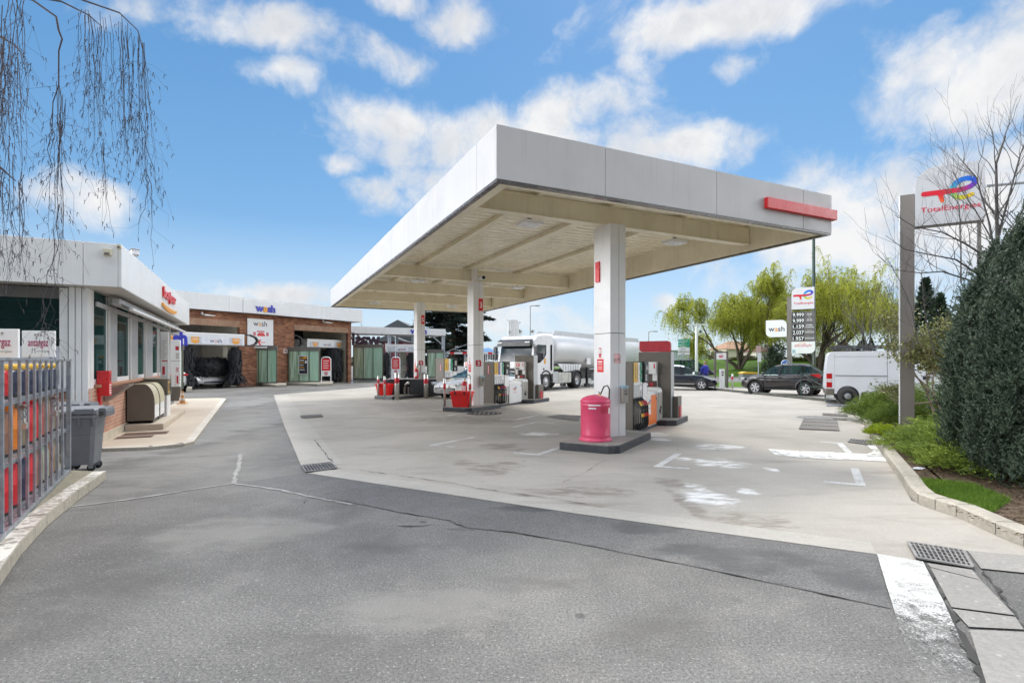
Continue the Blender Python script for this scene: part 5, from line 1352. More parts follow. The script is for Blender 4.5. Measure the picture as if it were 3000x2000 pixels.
for k, yy in enumerate((kx(150) , kx(57))):
    c = MB(); c.tube([(.03, yy - .06, 1.22), (.03, yy + .06, 1.22)], .02, mat('rusty_bolt', (.16, .12, .10), .5, metal=.6), 8)
    for q in range(5): c.tube([(.03 + .012 * math.cos(t) * (q % 2), yy + .02 + .016 * math.cos(t), 1.2 - q * .03 + .022 * math.sin(t)) for t in np.linspace(0, 2 * PI, 9)], .005, M_galv, 5)
    c.build('chain', cage)
    p = MB(); p.box(.02, .05, yy - .0, yy + .06, 1.0, 1.06, M_steel); p.tube([(.035, yy + .01, 1.06), (.035, yy + .01, 1.1), (.035, yy + .05, 1.1), (.035, yy + .05, 1.06)], .006, M_steel, 6); p.build('padlock', cage, .004)
# bottles
PAL = {'red': (.62, .03, .04), 'orange': (.80, .24, .03), 'brown': (.30, .17, .12), 'grey green': (.33, .42, .33), 'olive grey': (.27, .24, .17), 'navy': (.035, .045, .09), 'yellow': (.80, .48, .03), 'green': (.05, .22, .12)}
ROWS = [['red', 'red', 'red', 'red', 'navy', 'red', 'brown', 'grey green', 'brown', 'olive grey'],
        ['orange', 'orange', 'brown', 'orange', 'olive grey', 'red', 'red', 'brown', 'olive grey', 'olive grey'],
        ['red', 'yellow', 'red', 'navy', 'navy', 'navy', 'navy', 'navy', 'navy', 'navy']]
ORD = ['tenth', 'ninth', 'eighth', 'seventh', 'sixth', 'fifth', 'fourth', 'third', 'second', 'first']
SHN = ['bottom', 'middle', 'top']
protos = {}
def bottle(col, top):
    k = (col, top)
    c = PAL[col]; mm = mat('bottle_' + col.replace(' ', '_'), c, .35, var=.1, scale=5, dirt=.25, dirtcol=tuple(x * .5 for x in c))
    if k in protos: return None
    r = thing('gas_bottle', 'x', 'gas bottle'); s = .62 if top else 1.0
    H = .30 if top else .47
    b = MB(); b.lathe([(0, 0), (.125, 0), (.13, .03), (.148, .05), (.15, .07), (.15, H * .48), (.153, H * .5), (.15, H * .52), (.15, H * .8), (.13, H * .9), (.08, H * .97), (0, H)], mm, 22); b.build('cylinder', r)
    g = MB(); cc = M_yellow if (col == 'navy' or top) else mm
    if top:
        g.lathe([(.12, H * .93), (.13, H * 1.0), (.125, H * 1.12), (.115, H * 1.12), (.115, H * .95)], cc, 22)
    else:
        g.lathe([(.085, H * .95), (.095, H * .98), (.095, H * 1.08), (.088, H * 1.08), (.086, H * .98)], cc, 16)
    g.build('collar', r)
    f = MB(); f.lathe([(.13, -.0), (.135, .002), (.135, .028), (.128, .028)], M_black, 20); f.build('foot_ring', r)
    v = MB(); v.tube([(0, 0, H * .98), (0, 0, H * 1.06)], .03, M_steel, 8); v.build('valve', r)
    protos[k] = r
    return r
for s in range(3):
    for k in range(10):
        y = -.20 - .335 * (9 - k); loc = K0 + E * y - EN * .22 + Zv * (SH[s] + .003)
        col = ROWS[s][k]; top = s == 2
        lab = f'{col} gas bottle on the {SHN[s]} shelf, {ORD[k]} from the far end of the cage'
        if top and col == 'navy': lab = f'navy yellow collared gas bottle on the top shelf, {ORD[k]} from the far end'
        if (col, top) not in protos: r = bottle(col, top); r.location = loc; r.rotation_euler = (0, 0, EA + random.uniform(-1, 1)); r['label'] = lab; r['group'] = 'gas bottles in the cage'
        else: dup(protos[(col, top)], loc, EA + random.uniform(-1, 1), lab, 'gas bottles in the cage')
# brand boards above the cage
def board(px0, px1, pt, pb, Y, lab, rz):
    a = A(px0, pb, Y); b = A(px1, pb, Y); h = zat(Y, pt) - a.z; w = (b.x - a.x) / math.cos(rz)
    r = thing('sign_board', lab, 'sign', a, rz, 'white gas brand boards above the cage')
    m_ = MB(); m_.box(0, w, 0, .03, 0, h, M_wink); m_.build('board', r, .004)
    m_ = MB(); m_.text('antargaz', h * .30, (w * .5, -.004, h * .42), Xv, Zv, mat('magenta_print', (.40, .03, .12), .5), .01, fit=w * .62)
    m_.text('energies', h * .09, (w * .66, -.004, h * .20), Xv, Zv, M_taupel, 0)
    for q in (-1, 0, 1): m_.extr([(w * .5 + q * .03, h * (.78)), (w * .5 + q * .03 + .012, h * .86), (w * .5 + q * .03, h * .90), (w * .5 + q * .03 - .012, h * .86)], 'y', -.004, -.002, M_taupel)
    m_.build('lettering', r)
    m_ = MB()
    for x in (.06, w - .06): m_.box(x - .015, x + .015, .031, .05, 1.69 - a.z, h * .5, M_galv)
    m_.build('bracket', r)
board(64, 143, 968, 1046, 6.15, 'white gas brand board with dark red lettering over the cage, fully in view', math.radians(14))
board(-62, 31, 962, 1049, 5.0, 'white gas brand board cut by the left picture edge', math.radians(14))
# pad and worn kerb stones
kp = [(312, 1404), (230, 1467), (138, 1543), (62, 1628), (0, 1722), (-90, 1880), (-200, 2150)]
KP = [G(x, y) for x, y in kp]
pad = [Vector((p.x, p.y)) for p in KP]
ctr = Vector((-7.5, 5.0))
inn = [p + (Vector((ctr.x, ctr.y)) - p).normalized() * .02 for p in pad]
m_ = MB(); m_.prism([(p.x, p.y) for p in inn] + [(-3.6, 1.6), (-9, 1.6), (-9, 9.4), (-7.72, 9.4), (-7.0, 7.62)], 0, .115, M_moss); tag(m_.build('pavement'), kind='structure')
m_ = MB()
# resample the kerb line to stones of about half a metre
seg = []; acc_ = 0
for a, b in zip(KP, KP[1:]):
    n = max(1, round((b - a).length / .5))
    for i in range(n): seg.append((a + (b - a) * (i / n), a + (b - a) * ((i + 1) / n)))
M_kerbp = paint_mat('worn_kerb_paint', (.66, .63, .57), .44, 14)
for a, b in seg:
    d = (b - a).normalized(); n = Vector((-d.y, d.x, 0)); n = n if n.dot(Vector((-1, 0, 0))) > 0 else -n
    a2 = a + d * .006; b2 = b - d * .006; w = .17; hh = .125 + random.uniform(-.006, .006)
    q = [a2, b2, b2 + n * w, a2 + n * w]
    m_.prism([(p.x, p.y) for p in q], .001, hh, M_kerb)
    m_.add([tuple(p + Zv * (hh + .003)) for p in (a2 + n * .012, b2 + n * .012, b2 + n * (w - .02), a2 + n * (w - .02))], [(0, 1, 2, 3)], M_kerbp)
tag(m_.build('kerb', bevel=.012), kind='structure')

def wheelie(loc, rz, lab):
    r = thing('wheeled_bin', lab, 'bin', loc, rz, 'grey wheeled bins by the cage')
    M_bin = mat('bin_grey', (.15, .158, .175), .5, var=.08, scale=4, dirt=.12, dirtcol=(.2, .2, .2)); M_lid = mat('bin_lid', (.24, .245, .26), .45, var=.06)
    def ring(hw, hd, c, z): return [(-hw + c, -hd, z), (hw - c, -hd, z), (hw, -hd + c, z), (hw, hd - c, z), (hw - c, hd, z), (-hw + c, hd, z), (-hw, hd - c, z), (-hw, -hd + c, z)]
    b = MB(); lv = [ring(.205, .22, .05, .11), ring(.222, .24, .05, .3), ring(.238, .26, .05, .56), ring(.243, .265, .05, .565), ring(.262, .29, .05, .80), ring(.285, .31, .05, .815), ring(.285, .31, .05, .86)]
    vs = [p for L in lv for p in L]; fs = [tuple(range(7, -1, -1))] + [(8 * i + k, 8 * i + (k + 1) % 8, 8 * i + 8 + (k + 1) % 8, 8 * i + 8 + k) for i in range(len(lv) - 1) for k in range(8)]
    b.add(vs, fs, M_bin); b.build('body', r, .012)
    l = MB(); l.extr([(-.30, .862), (.30, .862), (.30, .93), (.22, .97), (.06, .975), (-.02, .94), (-.30, .935)], 'x', -.29, .29, M_lid); l.build('lid', r, .02)
    l = MB(); l.box(-.27, -.06, -.325, -.295, .875, .925, M_lid); l.box(-.03, .26, -.32, -.295, .87, .955, M_bin); l.build('lid_handle', r, .012)
    h = MB(); h.extr([(.29, .955), (.38, .95), (.40, .90), (.39, .82), (.365, .82), (.365, .90), (.29, .90)], 'y', -.2, .25, M_bin); h.build('grip', r, .01)
    f = MB(); f.extr([(-.31, .87), (-.30, .70), (-.275, .70), (-.265, .82)], 'x', .02, .05, M_bin); f.extr([(-.31, .82), (-.29, .68), (-.265, .82)], 'x', .22, .25, M_bin); f.build('rib', r)
    for x, y in ((.17, -.16), (.17, .17), (-.15, -.16), (-.15, .17)):
        w_ = MB(); w_.lathe([(0, -.02), (.045, -.02), (.06, -.014), (.06, .014), (.045, .02), (0, .02)], M_rubber, 16, (x, y, .06), 'y'); o = w_.build('wheel', r)
        k = MB(); k.box(x - .035, x + .035, y - .035, y - .025, .05, .115, M_galv); k.box(x - .035, x + .035, y + .025, y + .035, .05, .115, M_galv); k.build('castor_fork', r)
    r.scale = (.86, .9, 1.0)
    return r
wheelie(G(243, 1377), math.radians(22), 'grey wheeled bin with castors at the end of the cage')
wheelie(G(205, 1345), math.radians(22), 'second grey wheeled bin hidden behind the first, only its lid showing')
# ---------------------------------------------------------------- vehicles
def wheel(parent, x, y, r, wd, spokes=6, rimcol=None, side=1):
    t = MB(); t.lathe([(r * .62, -wd / 2), (r * .93, -wd / 2), (r, -wd / 2 + .03), (r, wd / 2 - .03), (r * .93, wd / 2), (r * .62, wd / 2)], M_rubber, 28, (x, y, r), 'x'); o = t.build('wheel', parent)
    g = MB(); mm = rimcol or mat('alloy', (.62, .62, .63), .3, metal=.6)
    xs = x + side * (wd / 2 - .01)
    g.lathe([(r * .60, -.01 * side), (r * .66, .012 * side), (r * .60, .014 * side), (r * .57, -.03 * side)], mm, 28, (xs, y, r), 'x')
    g.lathe([(r * .59, -.06 * side), (0, -.06 * side)], M_black, 24, (xs, y, r), 'x')
    if spokes:
        for k in range(spokes):
            a = 2 * PI * k / spokes + .3; c, s_ = math.cos(a), math.sin(a); pw = r * .09
            q = [(xs + .008 * side, y + c * rr_ - s_ * w_, r + s_ * rr_ + c * w_) for rr_, w_ in ((r * .08, -pw), (r * .60, -pw * 1.25), (r * .60, pw * 1.25), (r * .08, pw))]
            g.add(q, [(0, 1, 2, 3)], mm); g.add([(p[0] - .03 * side, p[1], p[2]) for p in q], [(3, 2, 1, 0)], mm)
        g.lathe([(r * .14, -.02 * side), (r * .14, .015 * side), (0, .018 * side)], mm, 14, (xs, y, r), 'x')
    else:
        g.lathe([(r * .58, -.02 * side), (r * .48, -.045 * side), (r * .28, -.01 * side), (r * .12, .01 * side), (0, .01 * side)], mm, 22, (xs, y, r), 'x')
        for k in range(8):
            a = 2 * PI * k / 8; g.lathe([(.025, .0), (0, .002 * side)], M_black, 8, (xs - .028 * side, y + math.cos(a) * r * .40, r + math.sin(a) * r * .40), 'x')
    g.build('rim', o)
    return o

M_carclear = glass_mat('clear_car_glass', (.03, .05, .052), .55)
def carbody(name, lab, cat, loc, rz, L, W, paint, bottom, belt, roof, wheels, r=.32, plan=.16, roofw=.42, pillars=(), trim=M_black, spokes=6, face='plain', roofmat=None, group=None, wheel_sides=(-1, 1), rimcol=None, glass=None):
    glass = glass or M_carclear
    """lofted car: front at y=0, tail at y=L"""
    t = thing(name, lab, cat, loc, rz, group)
    hw = W / 2; N = 30
    pl = lambda y: 1 - plan * abs(2 * y / L - 1) ** 5 - .05 * abs(2 * y / L - 1) ** 2
    yy = [L * (.5 - .5 * math.cos(PI * i / N)) for i in range(N + 1)]
    rows = []
    for y in yy:
        zb = pl_at(bottom, y); zt = pl_at(belt, y); w = hw * pl(y)
        arch = 0
        for wy in wheels:
            dd = abs(y - wy)
            if dd < r * 1.25: arch = max(arch, math.sqrt(max(0, (r * 1.22) ** 2 - dd * dd)) + r * .95 if dd < r * 1.22 else 0)
        zs = zb
        zm = zb + (zt - zb) * .5
        half = [(0, zb), (w * .86, zb), (w * .97, zs + .05), (w, zs + (zt - zs) * .35), (w * 1.0, zs + (zt - zs) * .62), (w * .965, zt - .05), (w * .90, zt - .008), (w * .5, zt + .02), (0, zt + .03)]
        rows.append([(x, y, z) for x, z in half] + [(-x, y, z) for x, z in half[-2:0:-1]])
    k = len(rows[0]); b = MB()
    vs = [p for R_ in rows for p in R_]
    b.add(vs, [(i * k + j, i * k + (j + 1) % k, (i + 1) * k + (j + 1) % k, (i + 1) * k + j) for i in range(N) for j in range(k)], paint, True)
    b.add(rows[0], [tuple(range(k))], paint, True); b.add(rows[-1], [tuple(reversed(range(k)))], paint, True)
    body = b.build('body', t)
    md = body.modifiers.new('s', 'SUBSURF'); md.levels = 1; md.render_levels = 1
    # greenhouse
    y0, y1 = roof[0][0], roof[-1][0]; M2 = 22; rows = []; g = MB(); zr = [pl_at(roof, y0 + (y1 - y0) * i / M2) for i in range(M2 + 1)]
    for i in range(M2 + 1):
        y = y0 + (y1 - y0) * i / M2; zb = pl_at(belt, y) - .02; zt = max(zr[i], zb + .02); w = hw * pl(y) * .90; h = zt - zb
        wt = w - h * roofw
        rows.append([(w, y, zb), (w - h * roofw * .82, y, zb + h * .86), (wt * .93, y, zt - .015), (wt * .5, y, zt + .012), (0, y, zt + .018)] )
    vs = []
    for R_ in rows: vs += R_ + [(-x, yv, z) for x, yv, z in R_[-2::-1]]
    k = 9; gm = glass or M_carglass; rm = roofmat or paint
    for i in range(M2):
        steep = abs(zr[i + 1] - zr[i]) / ((y1 - y0) / M2) > .34
        for j in range(8):
            mm = gm if (j in (0, 7) or steep) else rm
            g.add([vs[i * k + j], vs[i * k + j + 1], vs[(i + 1) * k + j + 1], vs[(i + 1) * k + j]], [(0, 3, 2, 1)], mm, True)
    g.build('greenhouse', t)
    # pillars: painted bars over the glass
    for y, tilt, pw in pillars:
        for sx in (-1, 1):
            zb = pl_at(belt, y) - .01; y2 = y + tilt; zt = pl_at(roof, y2) - .02; w = hw * pl(y) * .90; h = zt - zb
            p = MB(); p.beam((sx * (w + .004), y, zb), (sx * (w - h * roofw * .80 + .006), y2, zb + h * .93), pw, .03, trim if pw < .1 else paint); p.build('pillar', t)
    for wy in wheels:
        for sx in wheel_sides:
            a = MB(); w = hw * pl(wy); a.lathe([(r * 1.20, -.05 * sx), (r * 1.20, .012 * sx), (0, .013 * sx)], M_black, 26, (sx * w, wy, r * 1.02), 'x'); a.build('wheel_arch', t)
            wheel(t, sx * (w - .085), wy, r, .21, spokes, rimcol, sx)
    return t, hw, pl
def lamps(t, name, pts, m, bev=.01):
    for vs in pts:
        b = MB(); b.cbox(vs[0], vs[1], m, vs[2] if len(vs) > 2 else 0); b.build(name, t, bev)

M_cw = mat('car_white', (.80, .80, .80), .22, var=.02, coat=.6)
M_cdark = mat('car_brown_black', (.026, .023, .023), .22, metal=.3, var=.1, coat=.8)
M_cblack = mat('car_black_blue', (.012, .013, .022), .2, metal=.2, var=.1, coat=.8)
M_lens = mat('lamp_lens', (.55, .57, .6), .12, metal=.3)
M_tail = mat('tail_lens', (.48, .008, .012), .18)
M_chrome = mat('chrome', (.7, .7, .7), .15, metal=.95)

# white coupe facing the viewer between the far islands
cd = Vector((.6, .8, 0))
t, hw, pl = carbody('coupe_car', 'white coupe facing the viewer between the two far pump islands', 'car', (-3.0, 23.55, 0), math.radians(-36.9), 4.64, 1.84, M_cw,
    [(0, .24), (.5, .2), (4.2, .2), (4.64, .3)], [(0, .62), (.15, .70), (.6, .80), (1.45, .94), (3.4, .98), (4.64, .92)],
    [(1.25, .92), (2.25, 1.36), (2.7, 1.40), (3.2, 1.36), (4.3, 1.0)], (.95, 3.65), .33, .20, .46, ((3.0, .1, .14),), spokes=7)
m_ = MB(); m_.extr([(-.55, .27), (.55, .27), (.62, .34), (.6, .50), (-.6, .50), (-.62, .34)], 'y', -.04, .1, M_black)
for k in range(4): m_.box(-.58, .58, -.05, -.041, .31 + .045 * k, .317 + .045 * k, M_chrome)
m_.build('grille', t)
m_ = MB(); m_.box(-.27, .27, -.06, -.005, .50, .60, M_wink); m_.box(-.27, -.225, -.0615, -.0605, .50, .60, M_blue); m_.build('number_plate', t)
for sx in (-1, 1):
    m_ = MB(); m_.extr([(sx * .48, .60), (sx * .62, .57), (sx * .86, .64), (sx * .88, .74), (sx * .7, .69)], 'y', -.0, .28, M_lens); m_.tube([(sx * .68, -.005, .63), (sx * .68, .01, .63)], .045, M_ink, 12); m_.build('headlight', t, .01)
    m_ = MB(); m_.cbox((sx * .98, 1.55, .98), (.2, .1, .13), M_cw, 0); m_.build('mirror', t, .04)

# grey-brown crossover, parked side on
jd = math.radians(0)
JW1, JW2 = G(2212, 1154.5), G(2356, 1160)
ja = math.atan2(JW2.y - JW1.y, JW2.x - JW1.x) - PI / 2      # local y from nose to tail
jdir = Vector((JW2.x - JW1.x, JW2.y - JW1.y, 0)).normalized(); jn = Vector((-jdir.y, jdir.x, 0))
jmid = (JW1 + JW2) / 2 + (jn if jn.y > 0 else -jn) * .86
t, hw, pl = carbody('crossover_car', 'dark brown crossover parked side on in front of the price sign', 'car', jmid - jdir * 1.86, ja, 4.13, 1.77, M_cdark,
    [(0, .36), (.3, .24), (3.7, .26), (4.13, .42)], [(0, .66), (.12, .84), (.6, .97), (1.15, 1.02), (2.2, 1.03), (3.2, 1.08), (3.9, 1.10), (4.13, .98)],
    [(.95, 1.0), (1.75, 1.46), (2.2, 1.56), (3.0, 1.55), (3.45, 1.5), (4.05, 1.12)], (.80, 3.33), .35, .17, .38, ((2.05, .12, .09), (2.95, .2, .09), (3.15, .12, .16)), spokes=6)
for sx in (-1, 1):
    for yy_ in (.80, 3.33):
        m_ = MB(); m_.tube([(sx * .90, yy_ + .45 * math.cos(a), .34 + .45 * math.sin(a)) for a in np.linspace(.05, PI - .05, 12)], .05, M_cdark, 8); m_.build('wheel_arch_lip', t)
    m_ = MB(); m_.cbox((sx * .80, .12, .78), (.18, .2, .12), M_lens, 0); m_.build('headlight', t, .03)
    m_ = MB(); m_.extr([(3.55, 1.06), (3.98, 1.12), (4.10, .98), (4.06, .86), (3.85, .94)], 'x', sx * .80, sx * .865, M_tail); m_.build('tail_light', t, .01)
    m_ = MB(); m_.cbox((sx * .99, 1.25, 1.06), (.18, .13, .14), M_black, 0); m_.build('mirror', t, .04)
    m_ = MB(); m_.box(sx * .87, sx * .895, 2.0, 2.2, .86, .90, M_black); m_.build('door_handle', t)
    m_ = MB(); m_.box(sx * .86, sx * .892, 1.3, 2.85, .26, .34, M_black); m_.build('sill_trim', t)
m_ = MB(); m_.box(-.78, .78, 3.95, 4.16, .38, .66, M_black); m_.build('rear_bumper', t, .05); t.scale = (.96, .905, 1.0)

# dark hatchback behind the totem
DF = G(2054, 1143.6); da = Vector((.93, -.37, 0)).normalized()
dn = Vector((-da.y, da.x, 0))
dorig = DF + da * .85 + dn * .82
t, hw, pl = carbody('hatchback_car', 'dark blue hatchback with white roof, half hidden by the red topped totem', 'car', dorig, math.atan2(-da.y, -da.x) - PI / 2, 3.95, 1.71, M_cblack,
    [(0, .3), (.3, .2), (3.6, .22), (3.95, .36)], [(0, .55), (.1, .70), (.5, .82), (1.1, .93), (2.3, .95), (3.4, .98), (3.95, .90)],
    [(.8, .88), (1.75, 1.40), (2.2, 1.47), (3.0, 1.45), (3.4, 1.38), (3.92, .98)], (.82, 3.28), .32, .20, .40, ((1.95, .05, .08), (2.7, .15, .2)), spokes=5, roofmat=M_cw)
for sx in (-1, 1):
    m_ = MB(); m_.extr([(.02, .62), (.25, .60), (.75, .78), (.6, .80), (.1, .72)], 'x', sx * .66, sx * .83, M_lens); m_.build('headlight', t, .02)
    m_ = MB(); m_.cbox((sx * .96, 1.25, .99), (.2, .12, .14), M_cw, 0); m_.build('mirror', t, .04)
    m_ = MB(); m_.box(sx * .85, sx * .865, 1.2, 2.9, .36, .40, M_chrome); m_.build('side_strip', t)
m_ = MB(); m_.extr([(-.5, .34), (.5, .34), (.42, .56), (-.42, .56)], 'y', -.02, .1, M_black); m_.box(-.26, .26, -.03, -.021, .42, .52, M_wink); m_.build('grille', t)

# white car tail by the wash and white car inside the bay
SR = G(535, 1152); sd = Vector((-.62, .78, 0))
t, hw, pl = carbody('estate_car', 'white car with red tail lights waiting behind the service tower', 'car', SR + Vector((-.95, .45, 0)) + D * 0 + Vector((-3.2, 3.6, 0)), math.atan2(-.75, .66) - PI / 2, 4.7, 1.9, M_cw,
    [(0, .3), (.4, .24), (4.3, .3), (4.7, .48)], [(0, .65), (.15, .80), (.9, .98), (3.8, 1.10), (4.55, 1.12), (4.7, .9)], [(1.2, .96), (2.1, 1.5), (2.6, 1.62), (3.6, 1.6), (4.1, 1.5), (4.6, 1.1)], (.9, 3.7), .36, .16, .38, ((2.5, .1, .09),), wheel_sides=(-1, 1))
for sx in (-1, 1): m_ = MB(); m_.cbox((sx * .66, 4.58, .95), (.42, .24, .13), M_tail, sx * -.2); m_.build('tail_light', t, .03)
m_ = MB(); m_.box(-.7, .7, 4.55, 4.74, .36, .56, M_black); m_.build('rear_bumper', t, .05)
wc = R0 + D * (fx(640, 0)) - NW * .2
t, hw, pl = carbody('small_car', 'white small car nose under the horizontal brush in the left wash bay', 'car', R0 + D * fx(623, .4) + NW * .5, RA, 4.0, 1.75, M_cw,
    [(0, .24), (.5, .2), (3.6, .22), (4.0, .3)], [(0, .55), (.15, .68), (.6, .78), (1.1, .9), (3.4, .98), (4.0, .9)], [(.9, .88), (1.8, 1.4), (3.0, 1.45), (3.95, 1.0)], (.8, 3.3), .31, .2, .4)
for sx in (-1, 1): m_ = MB(); m_.extr([(sx * .45, .56), (sx * .8, .60), (sx * .84, .72), (sx * .6, .66)], 'y', .02, .25, M_lens); m_.build('headlight', t, .01)
m_ = MB(); m_.box(-.6, .6, -.02, .06, .30, .40, M_black); m_.box(-.26, .26, -.03, -.005, .44, .54, M_wink); m_.build('grille', t)

# white panel van behind the shrubs
VW = G(2484, 1185.5); va = Vector((.885, -.465, 0)).normalized(); vn = Vector((-va.y, va.x, 0))
vloc = VW - va * .74 + vn * .96
van = thing('panel_van', 'tall white panel van with black roof rack behind the junipers', 'van', vloc, math.atan2(va.y, va.x))
# local x forward from the tail, y to its far side
M_vw = mat('van_white', (.72, .735, .76), .35, var=.03, scale=1.2, dirt=.15, dirtcol=(.45, .43, .4))
m_ = MB(); prof = [(0.02, .42), (0.0, .62), (.03, 1.3), (.10, 1.95), (.2, 2.05), (3.3, 2.08), (3.75, 2.0), (4.45, 1.22), (5.05, 1.0), (5.15, .6), (5.1, .36)]
m_.extr(prof, 'y', -.96, .96, M_vw); m_.build('body', van, .06, seg=3)
m_ = MB()
for z, x0, x1 in ((1.86, .25, 3.3), (.86, 1.75, 4.3), (.62, 1.6, 4.2)): m_.box(x0, x1, -.972, -.958, z, z + .012, M_alu)
m_.box(.32, 1.98, -.975, -.958, 1.10, 1.15, M_alu); m_.box(.35, 1.98, -.976, -.974, 1.12, 1.13, M_ink)
m_.box(1.985, 1.995, -.966, -.955, .45, 2.0, M_ink); m_.box(.30, .305, -.966, -.955, .55, 2.0, M_taupel); m_.build('panel_line', van)
m_ = MB(); m_.box(.0, .30, -.985, .985, .36, .62, M_taupe); m_.build('rear_bumper', van, .04)
for z, mm in ((.66, M_tail), (.86, mat('white_lens', (.7, .6, .6), .2)), (1.0, M_tail)):
    m_ = MB(); m_.box(.03, .22, -.975, -.90, z, z + (.2 if z != .86 else .14), mm); m_.build('tail_light', van, .01)
m_ = MB(); m_.box(3.05, 3.25, -.985, -.96, 1.0, 1.14, M_ink); m_.build('door_handle', van, .01)
m_ = MB(); m_.box(3.2, 3.95, -.968, -.955, 1.2, 1.85, M_carglass); m_.build('side_window', van)
for wx in (.74, 3.9):
    for sy in (-1, 1):
        w_ = MB(); r_ = .335
        w_.lathe([(r_ * .6, -.1), (r_ * .93, -.1), (r_, -.07), (r_, .07), (r_ * .93, .1), (r_ * .6, .1)], mat('dusty_rubber', (.055, .053, .05), .8), 26, (wx, sy * .885, r_), 'y'); o = w_.build('wheel', van)
        g = MB(); q = sy
        g.lathe([(r_ * .62, .08 * q), (r_ * .5, .05 * q), (r_ * .3, .09 * q), (0, .10 * q)], mat('grey_hub', (.30, .30, .30), .45, metal=.4), 22, (wx, sy * .885, r_), 'y'); g.build('rim', o)
        a = MB(); a.lathe([(.372, .0), (.372, .012 * q), (.0, .013 * q)], M_black, 26, (wx, sy * .955, .36), 'y'); a.build('wheel_arch', van)
m_ = MB(); m_.box(1.18, 1.32, -.97, -.7, .3, .5, M_black); m_.build('mud_flap', van)
rk = MB()
for z in (2.16, 2.24): rk.tube([(.2, -.75, z), (.35, -.75, z + .03), (3.2, -.75, z + .03)], .02, M_ink, 6); rk.tube([(.2, .75, z), (.35, .75, z + .03), (3.2, .75, z + .03)], .02, M_ink, 6)
for x in np.linspace(.4, 3.1, 7): rk.tube([(x, -.75, 2.19), (x, .75, 2.19)], .018, M_ink, 6)
for x in (.4, 1.3, 2.2, 3.1):
    for y in (-.75, .75): rk.tube([(x, y, 2.04), (x, y, 2.26)], .018, M_ink, 6)
rk.build('roof_rack', van)
# loose metal lock loops on the slab
for i, (px, py, lab) in enumerate(((2460, 1191.5, 'grey parking hoop lying closest to the junipers'), (2452, 1179, 'thin folded steel post lying behind the nearest parking hoop'), (2454, 1168.5, 'folded steel post lying under the rear of the white van'))):
    p = G(px, py); r = thing('folding_post', lab, 'parking post', p, -.1, 'folded parking posts')
    m_ = MB(); m_.tube([(-.45, 0, .05), (-.2, 0, .06), (0, 0, .05)], .03, M_galv, 8); m_.build('arm', r)
    m_ = MB(); m_.tube([(0, -.09, .05), (.45, -.09, .05), (.52, 0, .05), (.45, .09, .05), (0, .09, .05), (0, -.09, .05)], .028, M_galv, 8); m_.build('hoop', r)

# ---------------------------------------------------------------- tanker: tractor and semi-trailer
TX = Vector((.8, -.6, 0)); TY = Vector((.6, .8, 0)); TA = math.radians(-36.87)
TO = Vector((1.13, 29.1, 0)) - TX * 1.25
tr = thing('truck_tractor', 'white truck cab with dark sun visor standing beyond the middle pumps', 'truck', TO, TA)
M_tw = mat('truck_white', (.78, .785, .79), .3, var=.03, scale=1.2, dirt=.08, dirtcol=(.4, .38, .35))
m_ = MB(); m_.extr([(.06, .95), (.02, 1.55), (.08, 1.75), (.22, 2.55), (.34, 2.92), (.55, 3.12), (1.9, 3.2), (2.15, 3.1), (2.2, 2.6), (2.2, 1.0), (1.95, .95)], 'x', -1.22, 1.22, M_tw); m_.build('cab', tr, .06, seg=3)
m_ = MB(); m_.extr([(.0, .36), (.0, .98), (.75, 1.0), (.82, .75), (.88, .36)], 'x', -1.24, 1.24, M_tw); m_.build('bumper', tr, .05)
m_ = MB(); m_.add([(-1.12, .045, 1.62), (1.12, .045, 1.62), (1.08, .225, 2.62), (-1.08, .225, 2.62)], [(0, 1, 2, 3)], M_carglass); m_.add([(-1.12, .055, 1.62), (1.12, .055, 1.62), (1.08, .235, 2.62), (-1.08, .235, 2.62)], [(3, 2, 1, 0)], M_black); m_.build('windscreen', tr)
m_ = MB(); m_.extr([(.20, 2.66), (-.12, 2.52), (-.10, 2.82), (.18, 2.94)], 'x', -1.14, 1.14, M_black); m_.build('sun_visor', tr, .02)
m_ = MB()
for x in (-1.02, .92): m_.box(x - .1, x + .22, -.135, -.115, 2.72, 2.78, M_wink)
m_.build('marker_lamp', tr)
m_ = MB(); m_.box(-.72, .72, -.005, .05, 1.0, 1.5, M_tw); m_.text('IVECO', .13, (-.0, -.012, 1.40), Xv, Zv, M_steel, .015, fit=.95); m_.build('nameplate', tr)
m_ = MB()
for k in range(4): m_.box(-.78, .78, -.03, -.001, .50 + k * .21, .66 + k * .21, M_black); m_.box(-.78, .78, -.04, -.001, .662 + k * .21, .70 + k * .21, M_tw)
m_.build('grille', tr)
